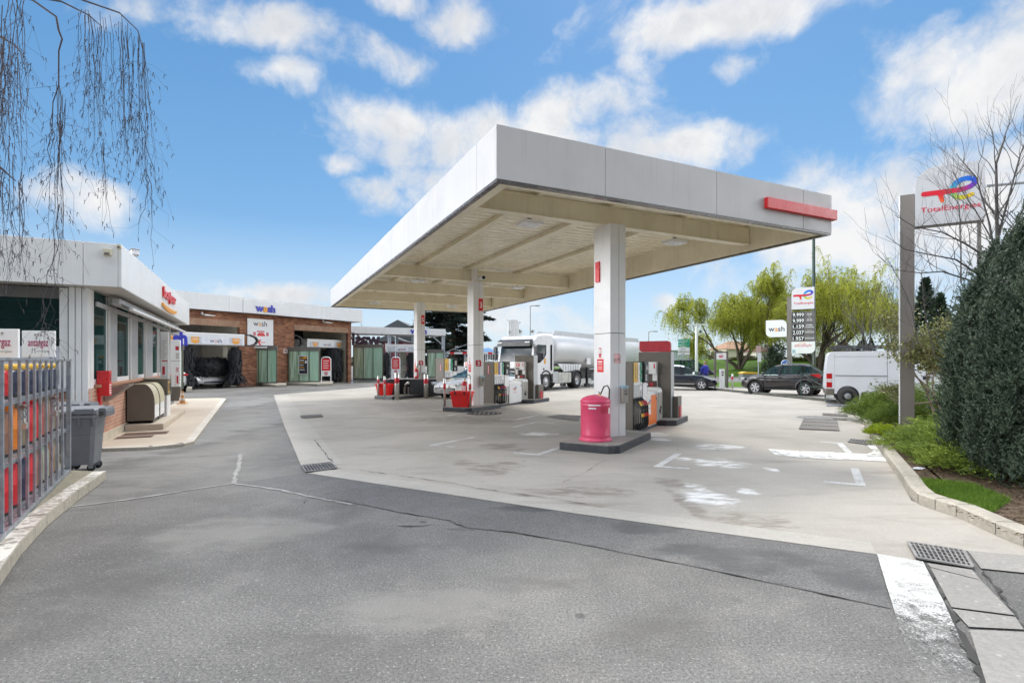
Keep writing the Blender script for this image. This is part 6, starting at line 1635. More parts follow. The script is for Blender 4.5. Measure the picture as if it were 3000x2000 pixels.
for sx in (-1, 1):
    m_ = MB(); m_.box(sx * .85, sx * 1.2, -.03, .1, .52, .78, M_lens); m_.build('headlight', tr, .03)
    m_ = MB(); m_.cbox((sx * 1.43, .1, 2.32), (.2, .16, .40), M_black); m_.cbox((sx * 1.43, .1, 1.95), (.2, .16, .3), M_black); m_.tube([(sx * 1.2, .16, 2.6), (sx * 1.43, .1, 2.55), (sx * 1.43, .1, 1.8), (sx * 1.2, .14, 1.75)], .03, M_black, 6); m_.build('mirror', tr, .03)
    xs = sx * 1.224
    m_ = MB(); m_.extr([(.42, 1.55), (.5, 2.62), (1.42, 2.62), (1.42, 2.1), (1.2, 1.85), (.8, 1.62)], 'x', xs - .004 * sx, xs + .006 * sx, M_carglass); m_.build('side_window', tr)
    m_ = MB(); m_.box(xs - .002 * sx, xs + .012 * sx, 1.86, 1.93, 1.25, 2.62, M_ink); m_.tube([(xs + .01 * sx, 1.95, 1.15), (xs + .01 * sx, 1.95, 2.65)], .06, M_black, 8); m_.box(xs - .002 * sx, xs + .012 * sx, 1.1, 1.22, 1.2, 1.3, M_ink); m_.box(xs, xs + .01 * sx, 1.2, 1.36, 1.55, 1.85, M_amber); m_.build('door', tr)
    m_ = MB(); m_.tube([(sx * 1.2, 1.4 + .62 * math.cos(a), .52 + .62 * math.sin(a)) for a in np.linspace(.0, PI - .3, 12)], .06, M_black, 8); m_.build('front_fender', tr)
    m_ = MB(); m_.extr([(2.15, .45), (2.15, 1.02), (2.3, 1.08), (2.75, 1.08), (2.75, .42)], 'x', sx * .75, sx * 1.22, M_alu); m_.build('step_box', tr, .02)
    m_ = MB(); m_.extr(rrect(2.78, 4.25, .40, 1.02, .1), 'x', sx * .72, sx * 1.22, mat('tank_alloy', (.58, .57, .54), .35, metal=.7, var=.1)); 
    for y in (3.1, 3.9): m_.box(sx * .71, sx * 1.235, y, y + .06, .39, 1.03, M_alu)
    m_.build('fuel_tank', tr, .01)
    m_ = MB(); m_.extr([(4.35, .7), (4.5, 1.05), (5.0, 1.16), (5.5, 1.05), (5.62, .6), (5.55, .6), (5.42, 1.0), (5.0, 1.09), (4.6, .99), (4.42, .66)], 'x', sx * .75, sx * 1.24, M_black); m_.build('rear_fender', tr)
    for wy, wd_, xc in ((1.4, .32, 1.06), (5.0, .55, .95)):
        w_ = MB(); r_ = .52; w_.lathe([(r_ * .55, -wd_ / 2), (r_ * .92, -wd_ / 2), (r_, -wd_ / 2 + .05), (r_, wd_ / 2 - .05), (r_ * .92, wd_ / 2), (r_ * .55, wd_ / 2)], M_rubber, 30, (sx * xc, wy, r_), 'x'); o = w_.build('wheel', tr)
        g = MB(); e = sx * wd_ / 2
        g.lathe([(r_ * .57, e), (r_ * .5, e - .04 * sx), (r_ * .32, e + (.03 if wy < 2 else -.12) * sx), (r_ * .2, e + (.06 if wy < 2 else -.05) * sx), (0, e + (.06 if wy < 2 else -.05) * sx)], mat('truck_rim', (.45, .45, .46), .35, metal=.6), 24, (sx * xc, wy, r_), 'x')
        for k in range(10): a = 2 * PI * k / 10; g.lathe([(.02, 0), (.02, .03 * sx), (0, .03 * sx)], M_ink, 6, (sx * xc + e, wy + math.cos(a) * r_ * .38, r_ + math.sin(a) * r_ * .38), 'x')
        g.build('rim', o)
m_ = MB(); m_.box(-.45, .45, 1.2, 5.9, .75, 1.0, M_black); m_.box(-.5, .5, 4.5, 5.6, 1.0, 1.18, M_black); m_.build('chassis', tr)
m_ = MB(); m_.box(-1.1, -.55, -.05, -.031, 1.32, 1.48, mat('hazard_orange', (.85, .18, .02), .5)); m_.box(-.55, .1, -.06, -.041, .40, .48, M_wink); m_.build('hazard_plate', tr)
m_ = MB(); m_.tube([(-.85, .8, 3.2), (-.85, .8, 3.36)], .02, M_alu, 6)
for x in (-.85, -.1, .75): m_.lathe([(.09, -.05), (.10, .03), (0, .05)], M_steel, 12, (x, .75, 3.38), 'y'); m_.tube([(x, .78, 3.12), (x, .78, 3.36)], .018, M_alu, 6)
m_.build('roof_lamp', tr)
tk = thing('tank_trailer', 'long white fuel tank trailer coupled behind the truck cab', 'trailer', TO, TA)
def ell(y, rx, rz, zc, n=36): return [(rx * math.copysign(abs(math.cos(2 * PI * k / n)) ** .85, math.cos(2 * PI * k / n)), y, zc + rz * math.copysign(abs(math.sin(2 * PI * k / n)) ** .85, math.sin(2 * PI * k / n))) for k in range(n)]
st = [(2.35, .3, .3, 2.4), (2.4, .85, .75, 2.4), (2.55, 1.1, .92, 2.4), (2.8, 1.2, .98, 2.4), (5.2, 1.22, .98, 2.4), (6.4, 1.23, 1.08, 2.28), (8.0, 1.23, 1.12, 2.22), (15.9, 1.23, 1.12, 2.22), (16.15, 1.1, 1.0, 2.22), (16.25, .8, .7, 2.22), (16.28, .3, .3, 2.22)]
m_ = MB(); n = 36; vs = [p for s_ in st for p in ell(*s_)]
m_.add(vs, [(i * n + k, i * n + (k + 1) % n, (i + 1) * n + (k + 1) % n, (i + 1) * n + k) for i in range(len(st) - 1) for k in range(n)], mat('tank_white', (.62, .625, .63), .38, metal=.15, var=.03, scale=.6, dirt=.12, dirtcol=(.42, .41, .38)), True); m_.build('tank', tk)
m_ = MB(); m_.extr([(2.9, 3.22), (3.2, 3.55), (15.6, 3.5), (15.8, 3.2)], 'x', .62, .66, mat('walkway_grey', (.58, .59, .60), .45)); m_.extr([(2.9, 3.22), (3.2, 3.55), (15.6, 3.5), (15.8, 3.2)], 'x', -.66, -.62, mat('walkway_grey', (0, 0, 0))); m_.box(-.6, .6, 3.2, 15.6, 3.36, 3.38, M_alu); m_.build('walkway', tk)
for sx in (-1, 1):
    m_ = MB(); m_.extr([(3.0, 1.55), (5.9, 1.5), (5.6, 1.12), (3.7, 1.06)], 'x', sx * .98, sx * 1.02, M_tw)
    for k in range(7): m_.box(sx * 1.021, sx * 1.04, 3.6 + k * .3, 3.63 + k * .3, 1.1, 1.48, M_alu)
    m_.build('skirt', tk)
    m_ = MB(); m_.box(sx * 1.0, sx * 1.2, 7.2, 12.0, .45, .95, M_alu); m_.box(sx * 1.19, sx * 1.215, 6.6, 15.8, 1.16, 1.22, M_alu); m_.build('side_guard', tk)
    m_ = MB(); m_.box(sx * .85, sx * .99, 6.7, 6.84, .25, 1.3, M_black); m_.box(sx * .78, sx * 1.05, 6.6, 6.95, .02, .25, M_black); m_.build('landing_leg', tk)
    m_ = MB(); m_.box(sx * 1.205, sx * 1.235, 6.2, 6.7, 1.5, 1.9, M_wink); m_.build('document_box', tk)
    for wy in (12.4, 13.7, 15.0):
        w_ = MB(); r_ = .52; wd_ = .4; w_.lathe([(r_ * .55, -wd_ / 2), (r_ * .92, -wd_ / 2), (r_, -wd_ / 2 + .05), (r_, wd_ / 2 - .05), (r_ * .92, wd_ / 2), (r_ * .55, wd_ / 2)], M_rubber, 26, (sx * 1.02, wy, r_), 'x'); o = w_.build('wheel', tk)
        g = MB(); e = sx * wd_ / 2; g.lathe([(r_ * .57, e), (r_ * .5, e - .06 * sx), (r_ * .2, e + .02 * sx), (0, e + .02 * sx)], M_alu, 20, (sx * 1.02, wy, r_), 'x'); g.build('rim', o)
m_ = MB(); m_.box(-.5, .5, 4.2, 16.0, 1.0, 1.2, M_black); m_.build('chassis', tk)
# ---------------------------------------------------------------- signs and street furniture on the right
M_post = mat('sign_post_taupe', (.20, .18, .16), .45, var=.05, scale=1.0)
M_pole = mat('pole_grey', (.38, .39, .40), .5, metal=.4, var=.08)
M_dkgreen = mat('pole_green', (.02, .05, .035), .45)
PD = Vector((.866, -.5, 0)); PA = math.radians(-30)
def facez(Y): return lambda py: zat(Y, py)
# near pylon
Yn = 12.0; N0 = Vector(((2680 - HX) / F * Yn, Yn, 0)); z_ = facez(Yn)
ny = thing('brand_pylon', 'tall taupe pylon with white ribbon logo panel rising from the junipers at right', 'pylon sign', N0, PA)
m_ = MB(); m_.box(-.27, -.005, -.02, .10, 0, z_(568), M_post); m_.box(-.285, -.271, -.03, .11, 0, z_(568), M_wink); m_.build('post', ny, .004)
m_ = MB(); m_.box(1.10, 1.16, .02, .10, 0, z_(665) + .02, M_post); m_.box(.0, 1.2, .0, .10, z_(665) - .035, z_(665) - .001, M_post); m_.build('rear_post', ny)
m_ = MB(); m_.extr(rrect(.0, 1.208, z_(665), z_(500), .36, '0001', 10), 'y', -.05, .12, mat('pylon_white', (.53, .53, .54), .35, var=.02)); o = m_.build('panel', ny, .004)
logo('logo', o, (.605, -.052, z_(665) + .735), Xv, Zv, .95, .004)
m_ = MB(); m_.text('TotalEnergies', .115, (.62, -.054, z_(665) + .29), Xv, Zv, M_redink, .012, fit=1.04); m_.build('lettering', o)
# price pylon
Yp = 38.0; Q0 = Vector(((2319 - HX) / F * Yp, Yp, 0)); z_ = facez(Yp); PW = 1.43
pp = thing('price_pylon', 'far price pylon with five fuel prices and wash side panel', 'pylon sign', Q0, PA)
m_ = MB(); m_.box(-.30, -.01, 0, .16, 0, z_(869), M_post); m_.box(.0, .03, .0, .14, 0, z_(842), M_pole); m_.build('post', pp)
m_ = MB(); m_.box(1.34, 1.42, .05, .13, 0, z_(905), M_post); m_.build('rear_post', pp)
m_ = MB(); m_.extr(rrect(.0, PW, z_(907), z_(844), .42, '0001', 8), 'y', -.06, .14, mat('price_pylon_white', (.68, .68, .69), .35, var=.02)); o = m_.build('brand_panel', pp)
logo('logo', o, (.74, -.063, z_(907) + 1.02), Xv, Zv, 1.22, .006)
m_ = MB(); m_.text('TotalEnergies', .15, (.74, -.066, z_(907) + .36), Xv, Zv, M_redink, .012, fit=1.22); m_.build('lettering', o)
rows = [914, 931, 948, 965, 982.5, 1000.5]; M_prow = mat('price_row', (.15, .14, .135), .4)
for k, (val, nm) in enumerate((('9.999', 'SP 95'), ('9.999', 'SP 98'), ('1.159', 'SUPER'), ('2.037', 'GAZOLE'), ('1.957', 'GAZOLE'))):
    a, b = z_(rows[k + 1]), z_(rows[k])
    m_ = MB(); m_.box(.0, PW + .03, -.06, .14, a + .012, b - .004, M_prow); m_.box(.04, .80, -.068, -.061, a + .05, b - .05, M_screen); o = m_.build('price_row', pp)
    m_ = MB(); m_.text(val, (b - a) * .60, (.43, -.072, a + (b - a) * .18), Xv, Zv, mat('lit_digits', (.85, .85, .83), .4), .015, fit=.70); m_.build('price', o)
    m_ = MB(); m_.text(nm, (b - a) * .24, (1.12, -.064, a + (b - a) * (.40 if k != 2 else .55)), Xv, Zv, M_wink, .01)
    if k == 0: m_.text('E10', (b - a) * .17, (1.12, -.064, a + (b - a) * .15), Xv, Zv, M_wink)
    if k == 2: m_.text('ETHANOL', (b - a) * .22, (1.12, -.064, a + (b - a) * .2), Xv, Zv, M_wink, .01)
    if k in (1, 3): m_.text('excellium', (b - a) * .12, (1.12, -.064, a + (b - a) * .78), Xv, Zv, M_wink, shear=.3)
    m_.build('fuel_name', o)
m_ = MB(); m_.extr(rrect(.0, PW + .04, z_(1035.5), z_(1001), .36, '0100', 8), 'y', -.06, .14, M_wink); o = m_.build('lower_panel', pp)
m_ = MB(); m_.text('excellium', .24, (.72, -.064, z_(1016)), Xv, Zv, M_redink, .0, shear=.3, fit=1.05); m_.tube([(.35, -.064, z_(1010)), (.6, -.064, z_(1005)), (.9, -.064, z_(1006))], .012, M_amber, 4); m_.build('lettering', o)
m_ = MB(); m_.box(.05, .25, -.064, -.0605, z_(1034), z_(1024.5), mat('pale_blue', (0, 0, 0))); m_.build('sticker', o)
m_ = MB(); x0 = -.31 - 1.36; m_.extr(rrect(x0, -.31, z_(986), z_(936), .34, '1010', 8), 'y', -.04, .12, M_wink); o = m_.build('wash_panel', pp)
m_ = MB(); wash_text(m_, .36, (x0 + .70, -.044, z_(969)), Xv, Zv, M_navy, M_amber, .015, 0, 1.05); m_.build('lettering', o)

def pole_thing(name, lab, cat, px, Y, z1, r=.05, m=None, group=None, base=0):
    t = thing(name, lab, cat, (A(px, 0, Y).x, Y, base), 0, group)
    b = MB(); b.tube([(0, 0, 0), (0, 0, z1 * .5), (0, 0, z1)], [r, r * .9, r * .75], m or M_pole, 10); b.build('pole', t)
    return t
t = pole_thing('street_lamp', 'tall dark green lamp post behind the price pylon', 'street lamp', 2384, 40.0, 12.0, .13, M_dkgreen)
m_ = MB(); m_.tube([(0, 0, 11.9), (.4, 0, 12.3), (1.1, 0, 12.4)], .05, M_dkgreen, 8); m_.box(.9, 1.5, -.12, .12, 12.33, 12.45, M_dkgreen); m_.build('lamp_head', t)
for px, Y, top, lab in ((1553, 110, 897, 'thin far lamp post above the truck cab'), (1900, 120, 972, 'thin far lamp post behind the tank trailer end')):
    h = zat(Y, top); t = pole_thing('street_lamp', lab, 'street lamp', px, Y, h, .16, M_pole, 'far lamp posts')
    m_ = MB(); m_.tube([(0, 0, h), (.5, 0, h + .15), (1.6, 0, h + .1)], .1, M_pole, 6); m_.box(1.0, 2.0, -.2, .2, h + .0, h + .2, M_pole); m_.build('lamp_head', t)
# lamp arm reaching in from the right behind the pylon
t = pole_thing('street_lamp', 'street lamp whose thin arm enters from the right edge behind the logo panel', 'street lamp', 3500, 24.0, 9.9, .1, M_pole)
m_ = MB(); za = zat(24, 530); m_.tube([(0, 0, 9.4), (-6.2, 0, za + .05), (A(2888, 0, 24).x - t.location.x, 0, zat(24, 545))], .065, M_pole, 8); m_.build('arm', t)
# white mast with cross head, direction signs
t = pole_thing('camera_mast', 'white mast with flat cross head behind the dark hatchback', 'mast', 2040.5, 42.0, zat(42, 951), .13, M_white)
m_ = MB(); h = zat(42, 951); m_.box(-.75, .75, -.1, .1, h - .05, h + .06, M_white); m_.tube([(.3, 0, h - .6), (.3, -.1, h - .5)], .09, M_ink, 8); m_.build('cross_head', t)
t = pole_thing('direction_sign', 'stack of green and white direction signs on a grey post', 'road sign', 2017, 60.0, zat(60, 992), .07, M_pole)
xw = (2018 - 1988) / F * 60
for k, (a, b, mm, tx) in enumerate(((993.5, 1002, M_green, 'SARCELLES'), (1003.5, 1009, M_green, 'PARIS'), (1010.5, 1016, M_green, 'BEAUVAIS'), (1018, 1023.5, M_wink, 'CENTRE'), (1024, 1029.5, M_wink, 'DOMONT'), (1032, 1038.5, M_wink, 'GARE'))):
    m_ = MB(); z1, z0 = zat(60, a), zat(60, b); m_.box(-xw - .05, .1, -.14, -.08, z0, z1, mm if mm is M_wink else mat('road_green', (.01, .36, .22), .5)); m_.text(tx, (z1 - z0) * .5, (-xw * .58, -.145, z0 + (z1 - z0) * .25), Xv, Zv, M_ink if mm is M_wink else M_wink); m_.build('panel', t)
# air point
t = thing('air_sign', 'taupe framed white sign reading air at the forecourt edge', 'sign', (A(2093, 0, 33.9).x, 33.9, 0))
w_ = (2134 - 2093) / F * 33.9; z_ = facez(33.9)
m_ = MB(); m_.box(0, .12, 0, .12, 0, z_(1028.6), M_taupe); m_.box(w_ - .12, w_, 0, .12, 0, z_(1028.6), M_taupe); m_.box(.121, w_ - .121, .01, .11, z_(1033), z_(1028.6) - .002, M_taupe); m_.build('frame', t, .006)
m_ = MB(); m_.box(.13, w_ - .13, .02, .08, z_(1053), z_(1034), M_wink); m_.text('air', .2, (w_ / 2, .015, z_(1047)), Xv, Zv, M_redink, .03); m_.build('panel', t)
t = thing('air_machine', 'white tyre inflator column below the air sign', 'air machine', (A(2115, 0, 33.6).x, 33.6, 0))
z_ = facez(33.6); m_ = MB(); m_.box(-.13, .13, -.12, .12, .0, z_(1081), M_wink); m_.build('body', t, .015)
m_ = MB(); m_.box(-.08, .08, -.126, -.121, z_(1094), z_(1086), M_taupel); m_.tube([(0, -.125, z_(1098)), (0, -.13, z_(1098))], .06, M_ink, 10); m_.build('dial', t)
m_ = MB(); m_.tube([(.13, 0, .9), (.22, 0, .5), (.2, -.1, .12), (.1, -.15, .1)], .02, M_rubber, 6); m_.build('hose', t)
bollard(G(2145.5, 1138), .92, .055, 'slim banded post between the hatchback and the crossover')
# road signs behind the crossover
t = pole_thing('road_sign', 'back view of a red rimmed road sign on a grey post', 'road sign', 2222, 58.0, zat(58, 1013), .06, M_pole)
m_ = MB(); z1, z0 = zat(58, 1013), zat(58, 1052); m_.box(-.28, .22, -.1, -.07, z0 + .75, z1, mat('faded_pink_sign', (.62, .40, .38), .5)); m_.box(-.12, .26, -.1, -.07, z0 - .3, z0 + .7, M_wink); m_.build('panel', t)
t = pole_thing('road_sign', 'round blue sign with white arrow above the crossover roof', 'road sign', 2299, 36.0, zat(36, 1056), .04, M_pole)
zc = zat(36, 1065.5); m_ = MB(); m_.lathe([(0, -.08), (.285, -.08), (.285, -.05), (0, -.05)], M_wink, 28, (0, 0, zc), 'y'); m_.lathe([(0, -.086), (.26, -.086), (.26, -.081)], mat('road_blue', (.02, .10, .36), .4), 28, (0, 0, zc), 'y'); m_.build('disc', t)
m_ = MB(); m_.box(-.17, .12, -.095, -.087, zc - .03, zc + .03, M_wink)
for q in (-1, 1): m_.extr([(.20, zc), (.13, zc), (-.01, zc + q * .15), (.06, zc + q * .15)], 'y', -.0952, -.0872, M_wink)
m_.build('arrow', t)
t = thing('waste_container', 'grey waste container with yellow lid behind the crossover nose', 'container', (A(2176, 0, 44).x, 44, 0)); z_ = facez(44); w_ = (2219 - 2176) / F * 44
m_ = MB(); m_.box(0, w_, 0, .8, .15, z_(1095), mat('container_grey', (.22, .23, .2), .6)); m_.build('tub', t, .04)
m_ = MB(); m_.extr([(-.02, z_(1095) + .01), (w_ + .02, z_(1095) + .01), (w_, z_(1090)), (.3, z_(1088.5)), (.0, z_(1091))], 'y', -.03, .83, M_yellow); m_.build('lid', t, .03)
m_ = MB()
for x in (.15, w_ - .15): m_.tube([(x, .1, .08), (x, .15, .08)], .08, M_rubber, 10)
m_.build('castors', t)
# verge kerb and dark railing beyond the crossover
ka, kb_ = G(2395, 1173), G(2060, 1139); kv = (kb_ - ka); kv = kv.normalized(); kc = G(2470, 1176) 
m_ = MB(); m_.beam(tuple(ka - kv * 22 + Zv * .05), tuple(ka + kv * 18 + Zv * .05), .16, .14, mat('dark_kerb', (.12, .12, .10), .8, var=.2)); tag(m_.build('kerb'), kind='structure')
t = thing('railing', 'low dark metal railing on the verge between crossover and van', 'railing', G(2418, 1168))
m_ = MB()
for k in range(3):
    p = -kv * k * 1.6 + kv * 1.6; m_.tube([p, p + Zv * 1.15], .03, M_dkgreen, 6)
    if k < 2:
        q = p - kv * 1.6
        for z in (.5, 1.1): m_.tube([p + Zv * z, q + Zv * z], .022, M_dkgreen, 6)
        m_.tube([p + Zv * .5, q + Zv * 1.1], .014, M_dkgreen, 5); m_.tube([p + Zv * 1.1, q + Zv * .5], .014, M_dkgreen, 5)
m_.build('rails', t)
# person in blue beyond the hatchback
pr = thing('person', 'person in a bright blue jacket and dark trousers looking down beside the hatchback', 'person', (A(2066, 0, 33.4).x, 33.4, 0), math.radians(200))
M_skin = mat('skin', (.52, .30, .21), .5); M_jack = mat('blue_jacket', (.03, .035, .33), .75, var=.2, scale=8); M_trs = mat('dark_trousers', (.03, .03, .04), .8); M_hair = mat('ash_hair', (.30, .22, .13), .7, var=.3, scale=20)
def tubes_body():
    # one continuous body: trunk, limbs, neck and head in a single tapered surface via remesh-free union of overlapping sleeves
    b = MB()
    b.lathe([(0, .86), (.14, .86), (.175, .95), (.17, 1.08), (.20, 1.28), (.19, 1.38), (.10, 1.44), (0, 1.45)], M_jack, 16)
    for s_ in (-1, 1):
        b.tube([(s_ * .17, 0, 1.36), (s_ * .24, -.02, 1.22), (s_ * .26, -.04, 1.08), (s_ * .22, -.16, .95), (s_ * .17, -.25, .95)], [.065, .062, .052, .045, .038], M_jack, 10)
        b.tube([(s_ * .17, -.25, .95), (s_ * .155, -.30, .945), (s_ * .15, -.335, .93)], [.03, .042, .02], M_skin, 8)
        for f in range(4): b.tube([(s_ * (.13 + .016 * f), -.325, .94), (s_ * (.13 + .016 * f), -.365, .925), (s_ * (.13 + .016 * f), -.375, .90)], [.009, .0085, .007], M_skin, 6)
        b.tube([(s_ * .12, -.29, .945), (s_ * .10, -.325, .935)], [.011, .009], M_skin, 6)
        b.tube([(s_ * .09, 0, .92), (s_ * .10, -.01, .5), (s_ * .10, .01, .1)], [.10, .07, .05], M_trs, 12)
        b.tube([(s_ * .10, .06, .04), (s_ * .10, -.03, .05), (s_ * .105, -.17, .035)], [.045, .05, .035], M_ink, 10)
    b.tube([(0, .0, 1.42), (0, -.03, 1.50)], [.055, .05], M_skin, 10)
    b.lathe([(0, -.115), (.05, -.10), (.072, -.05), (.078, 0.0), (.07, .06), (.04, .10), (0, .11)], M_skin, 16, (0, -.05, 1.58))
    b.tube([(0, -.115, 1.57), (0, -.15, 1.55)], [.014, .012], M_skin, 6)
    for s_ in (-1, 1): b.tube([(s_ * .078, -.04, 1.55), (s_ * .086, -.035, 1.60)], .014, M_skin, 6); b.tube([(s_ * .03, -.118, 1.59), (s_ * .03, -.124, 1.59)], .008, M_ink, 6)
    b.tube([(-.025, -.118, 1.525), (.025, -.118, 1.525)], .006, M_redink, 6)
    return b.build('body', pr)
tubes_body()
m_ = MB(); m_.lathe([(.075, -.05), (.092, .0), (.09, .06), (.06, .115), (0, .13)], M_hair, 16, (0, -.03, 1.585)); m_.build('hair', pr)

# dark minivan and pale car far on the road, warehouse, house, shed
t, hw, pl = carbody('minivan', 'dark blue minivan on the road behind the white mast', 'van', (A(2079, 0, 52).x, 52, 0), PI / 2 + .15, 4.9, 1.95, M_cblack, [(0, .35), (4.9, .4)], [(0, .75), (.3, .95), (1.0, 1.12), (4.9, 1.15)], [(.75, 1.1), (1.7, 1.8), (2.3, 1.92), (4.4, 1.9), (4.85, 1.2)], (.95, 3.95), .34, .1, .22, ((2.2, .1, .1), (3.4, .0, .12)))
t.location.x -= 0.0
t, hw, pl = carbody('estate_car', 'small pale grey car far away left of the direction signs', 'car', (A(1985, 0, 66).x, 66, 0), PI / 2, 4.4, 1.8, M_alu, [(0, .3), (4.4, .3)], [(0, .7), (.8, .95), (4.4, 1.0)], [(.9, .95), (1.8, 1.48), (3.4, 1.48), (4.3, 1.0)], (.9, 3.5), .32)
t = thing('warehouse', 'long low pale blue grey warehouse on the horizon', 'warehouse', (A(1930, 0, 150).x, 150, 0)); w_ = (2120 - 1930) / F * 150; z_ = facez(150)
m_ = MB(); m_.box(0, w_, 0, 20, 0, z_(1027), mat('cladding', (.48, .53, .58), .5, var=.06))
for k in range(26): m_.box(k * w_ / 26, k * w_ / 26 + .12, -.06, -.001, 1, z_(1028), mat('cladding_seam', (.36, .40, .45), .5))
m_.build('wall', t); m_ = MB(); m_.box(-.3, w_ + .3, -.4, 20.3, z_(1027), z_(1025.5), M_panel); m_.build('roof', t)
def house(lab, px0, px1, eave, ridge, Y, wallm, roofm, hip=True, depth=9):
    a = A(px0, 0, Y).x; w = A(px1, 0, Y).x - a; t = thing('house', lab, 'house', (a, Y, 0)); ze, zr = zat(Y, eave), zat(Y, ridge)
    m_ = MB(); m_.box(0, w, 0, depth, 0, ze, wallm); m_.build('wall', t)
    m_ = MB(); o = .5
    if hip: vs = [(-o, -o, ze), (w + o, -o, ze), (w + o, depth + o, ze), (-o, depth + o, ze), (w * .36, depth / 2, zr), (w * .64, depth / 2, zr)]; fs = [(0, 1, 5, 4), (1, 2, 5), (2, 3, 4, 5), (3, 0, 4), (3, 2, 1, 0)]
    else: vs = [(-o, -o, ze), (w + o, -o, ze), (w + o, depth + o, ze), (-o, depth + o, ze), (w / 2, -o, zr), (w / 2, depth + o, zr)]; fs = [(0, 1, 4), (1, 2, 5, 4), (2, 3, 5), (3, 0, 4, 5), (3, 2, 1, 0)]
    m_.add(vs, fs, roofm); m_.build('roof', t)
    return t, w, ze, zr
M_tile = mat('tile_roof', (.30, .17, .10), .8, var=.25, scale=3); M_rend = mat('cream_render', (.62, .57, .46), .8)
t, w_, ze, zr = house('cream house with brown hipped roof beyond the first willow', 2128, 2218, 1022, 996, 110, M_rend, M_tile)
m_ = MB(); m_.box(w_ * .48, w_ * .62, -.05, .02, ze - 1.7, ze - .5, M_wink); 
for k in range(4): m_.box(w_ * .48 + k * w_ * .14 / 4 + .1, w_ * .48 + (k + .8) * w_ * .14 / 4 + .05, -.06, -.051, ze - 1.6, ze - .6, M_screen)
m_.build('window', t)
house('low maroon roofed building right of the hipped house', 2216, 2262, 1030, 1008, 104, mat('pale_wall', (.55, .50, .45), .8), mat('maroon_roof', (.13, .05, .04), .8))
t, w_, ze, zr = house('dark gabled house with yellow mark behind the third wash', 1128, 1205, 962, 937, 95, mat('dark_wall', (.10, .105, .11), .7), mat('slate_roof', (.09, .10, .11), .7), False)
m_ = MB(); m_.extr([(w_ * .35, ze - .8), (w_ * .52, ze - .2), (w_ * .36, ze + .5)], 'y', -.1, -.02, mat('yellow_sign', (.75, .65, .03), .5)); m_.build('sign', t)
t, w_, ze, zr = house('dark red wooden house seen under the third wash roof', 1100, 1180, 1000, 980, 88, mat('barn_red', (.14, .035, .045), .7, var=.2), mat('slate_roof', (0, 0, 0)), False)
for k in range(2):
    m_ = MB(); m_.box(w_ * (.12 + .24 * k), w_ * (.24 + .24 * k), -.06, .0, ze - 1.4, ze - .3, M_wink); m_.box(w_ * (.145 + .24 * k), w_ * (.215 + .24 * k), -.07, -.061, ze - 1.25, ze - .45, M_screen); m_.build('window', t)
# air-handling unit on the reed screen roof behind
t = thing('roof_unit', 'white ventilation box behind the reversed wash letters', 'ventilation unit', (A(1049, 0, 56).x, 56, 0)); z_ = facez(56)
m_ = MB(); m_.box(0, 1.5, 0, 1, z_(1003), z_(998.5) , M_white); m_.box(.1, 1.4, .1, .9, 0, z_(1003) - .01, M_galv); m_.build('casing', t, .03)
# tank vent pipes
t = thing('vent_pipes', 'rack of white fuel vent pipes above the truck cab', 'vent pipes', (A(1491, 0, 44).x, 44, 0)); z_ = facez(44)
for k, px in enumerate((1491, 1497.5, 1503, 1508, 1513, 1517.5)):
    x = A(px, 0, 44).x - t.location.x; m_ = MB(); zt = z_(936); m_.tube([(x, 0, 0), (x, 0, zt - .25), (x - .02, 0, zt - .1), (x - .16, 0, zt)], .075, M_white, 8); m_.build('pipe', t)
m_ = MB(); x1 = A(1522, 0, 44).x - t.location.x
for py in (944.5, 966.5): m_.box(-.1, x1 + .1, .06, .12, z_(py) - .06, z_(py) + .06, M_white)
m_.box(x1 - .02, x1 + .08, .06, .14, 0, z_(966), M_white); m_.build('support', t)
# height barrier and blue parasol
t = thing('height_barrier', 'red and white striped barrier boom behind the middle column', 'barrier', (A(1306, 0, 52).x, 52, 0)); z_ = facez(52); w_ = (1455 - 1306) / F * 52
m_ = MB(); zz = z_(1034)
for k in range(12): m_.box(k * w_ / 12, (k + 1) * w_ / 12, -.07, .07, zz - .1, zz + .1, M_red if k % 3 == 1 else M_wink)
m_.build('boom', t); m_ = MB(); m_.box(-.12, .12, -.1, .1, 0, zz + .1, M_galv); m_.tube([(0, 0, zz + .1), (w_ * .5, 0, zz + 1.0)], .03, M_galv, 6); m_.box(w_ * .36, w_ * .40, -.08, .08, 0, zz - .11, M_galv); m_.build('post', t)
t = thing('parasol', 'pale blue parasol behind the middle pumps', 'parasol', (A(1428, 0, 62).x, 62, 0)); z_ = facez(62)
m_ = MB(); R_ = 1.75; zt, ze = z_(1018), z_(1033); vs = [(0, 0, zt)] + [(R_ * math.cos(a), R_ * math.sin(a), ze) for a in np.linspace(0, 2 * PI, 9)[:8]]; m_.add(vs, [(0, i + 1, (i + 1) % 8 + 1) for i in range(8)], mat('pale_blue_cloth', (.22, .42, .68), .8)); m_.add(vs, [((i + 1) % 8 + 1, i + 1, 0) for i in range(8)], mat('pale_blue_cloth', (0, 0, 0)))
m_.build('canopy', t); m_ = MB(); m_.tube([(0, 0, 0), (0, 0, zt + .1)], .04, M_white, 8); m_.build('pole', t)
t = thing('fence', 'white upright bar fence below the blue parasol', 'fence', (A(1410, 0, 58).x, 58, 0)); z_ = facez(58); w_ = (1462 - 1410) / F * 58
m_ = MB(); m_.box(0, w_, -.03, .03, z_(1036), z_(1034.5), M_wink)
for k in range(9): m_.box(k * w_ / 8.4, k * w_ / 8.4 + .07, -.029, .029, 0, z_(1036), M_wink)
m_.build('bars', t)

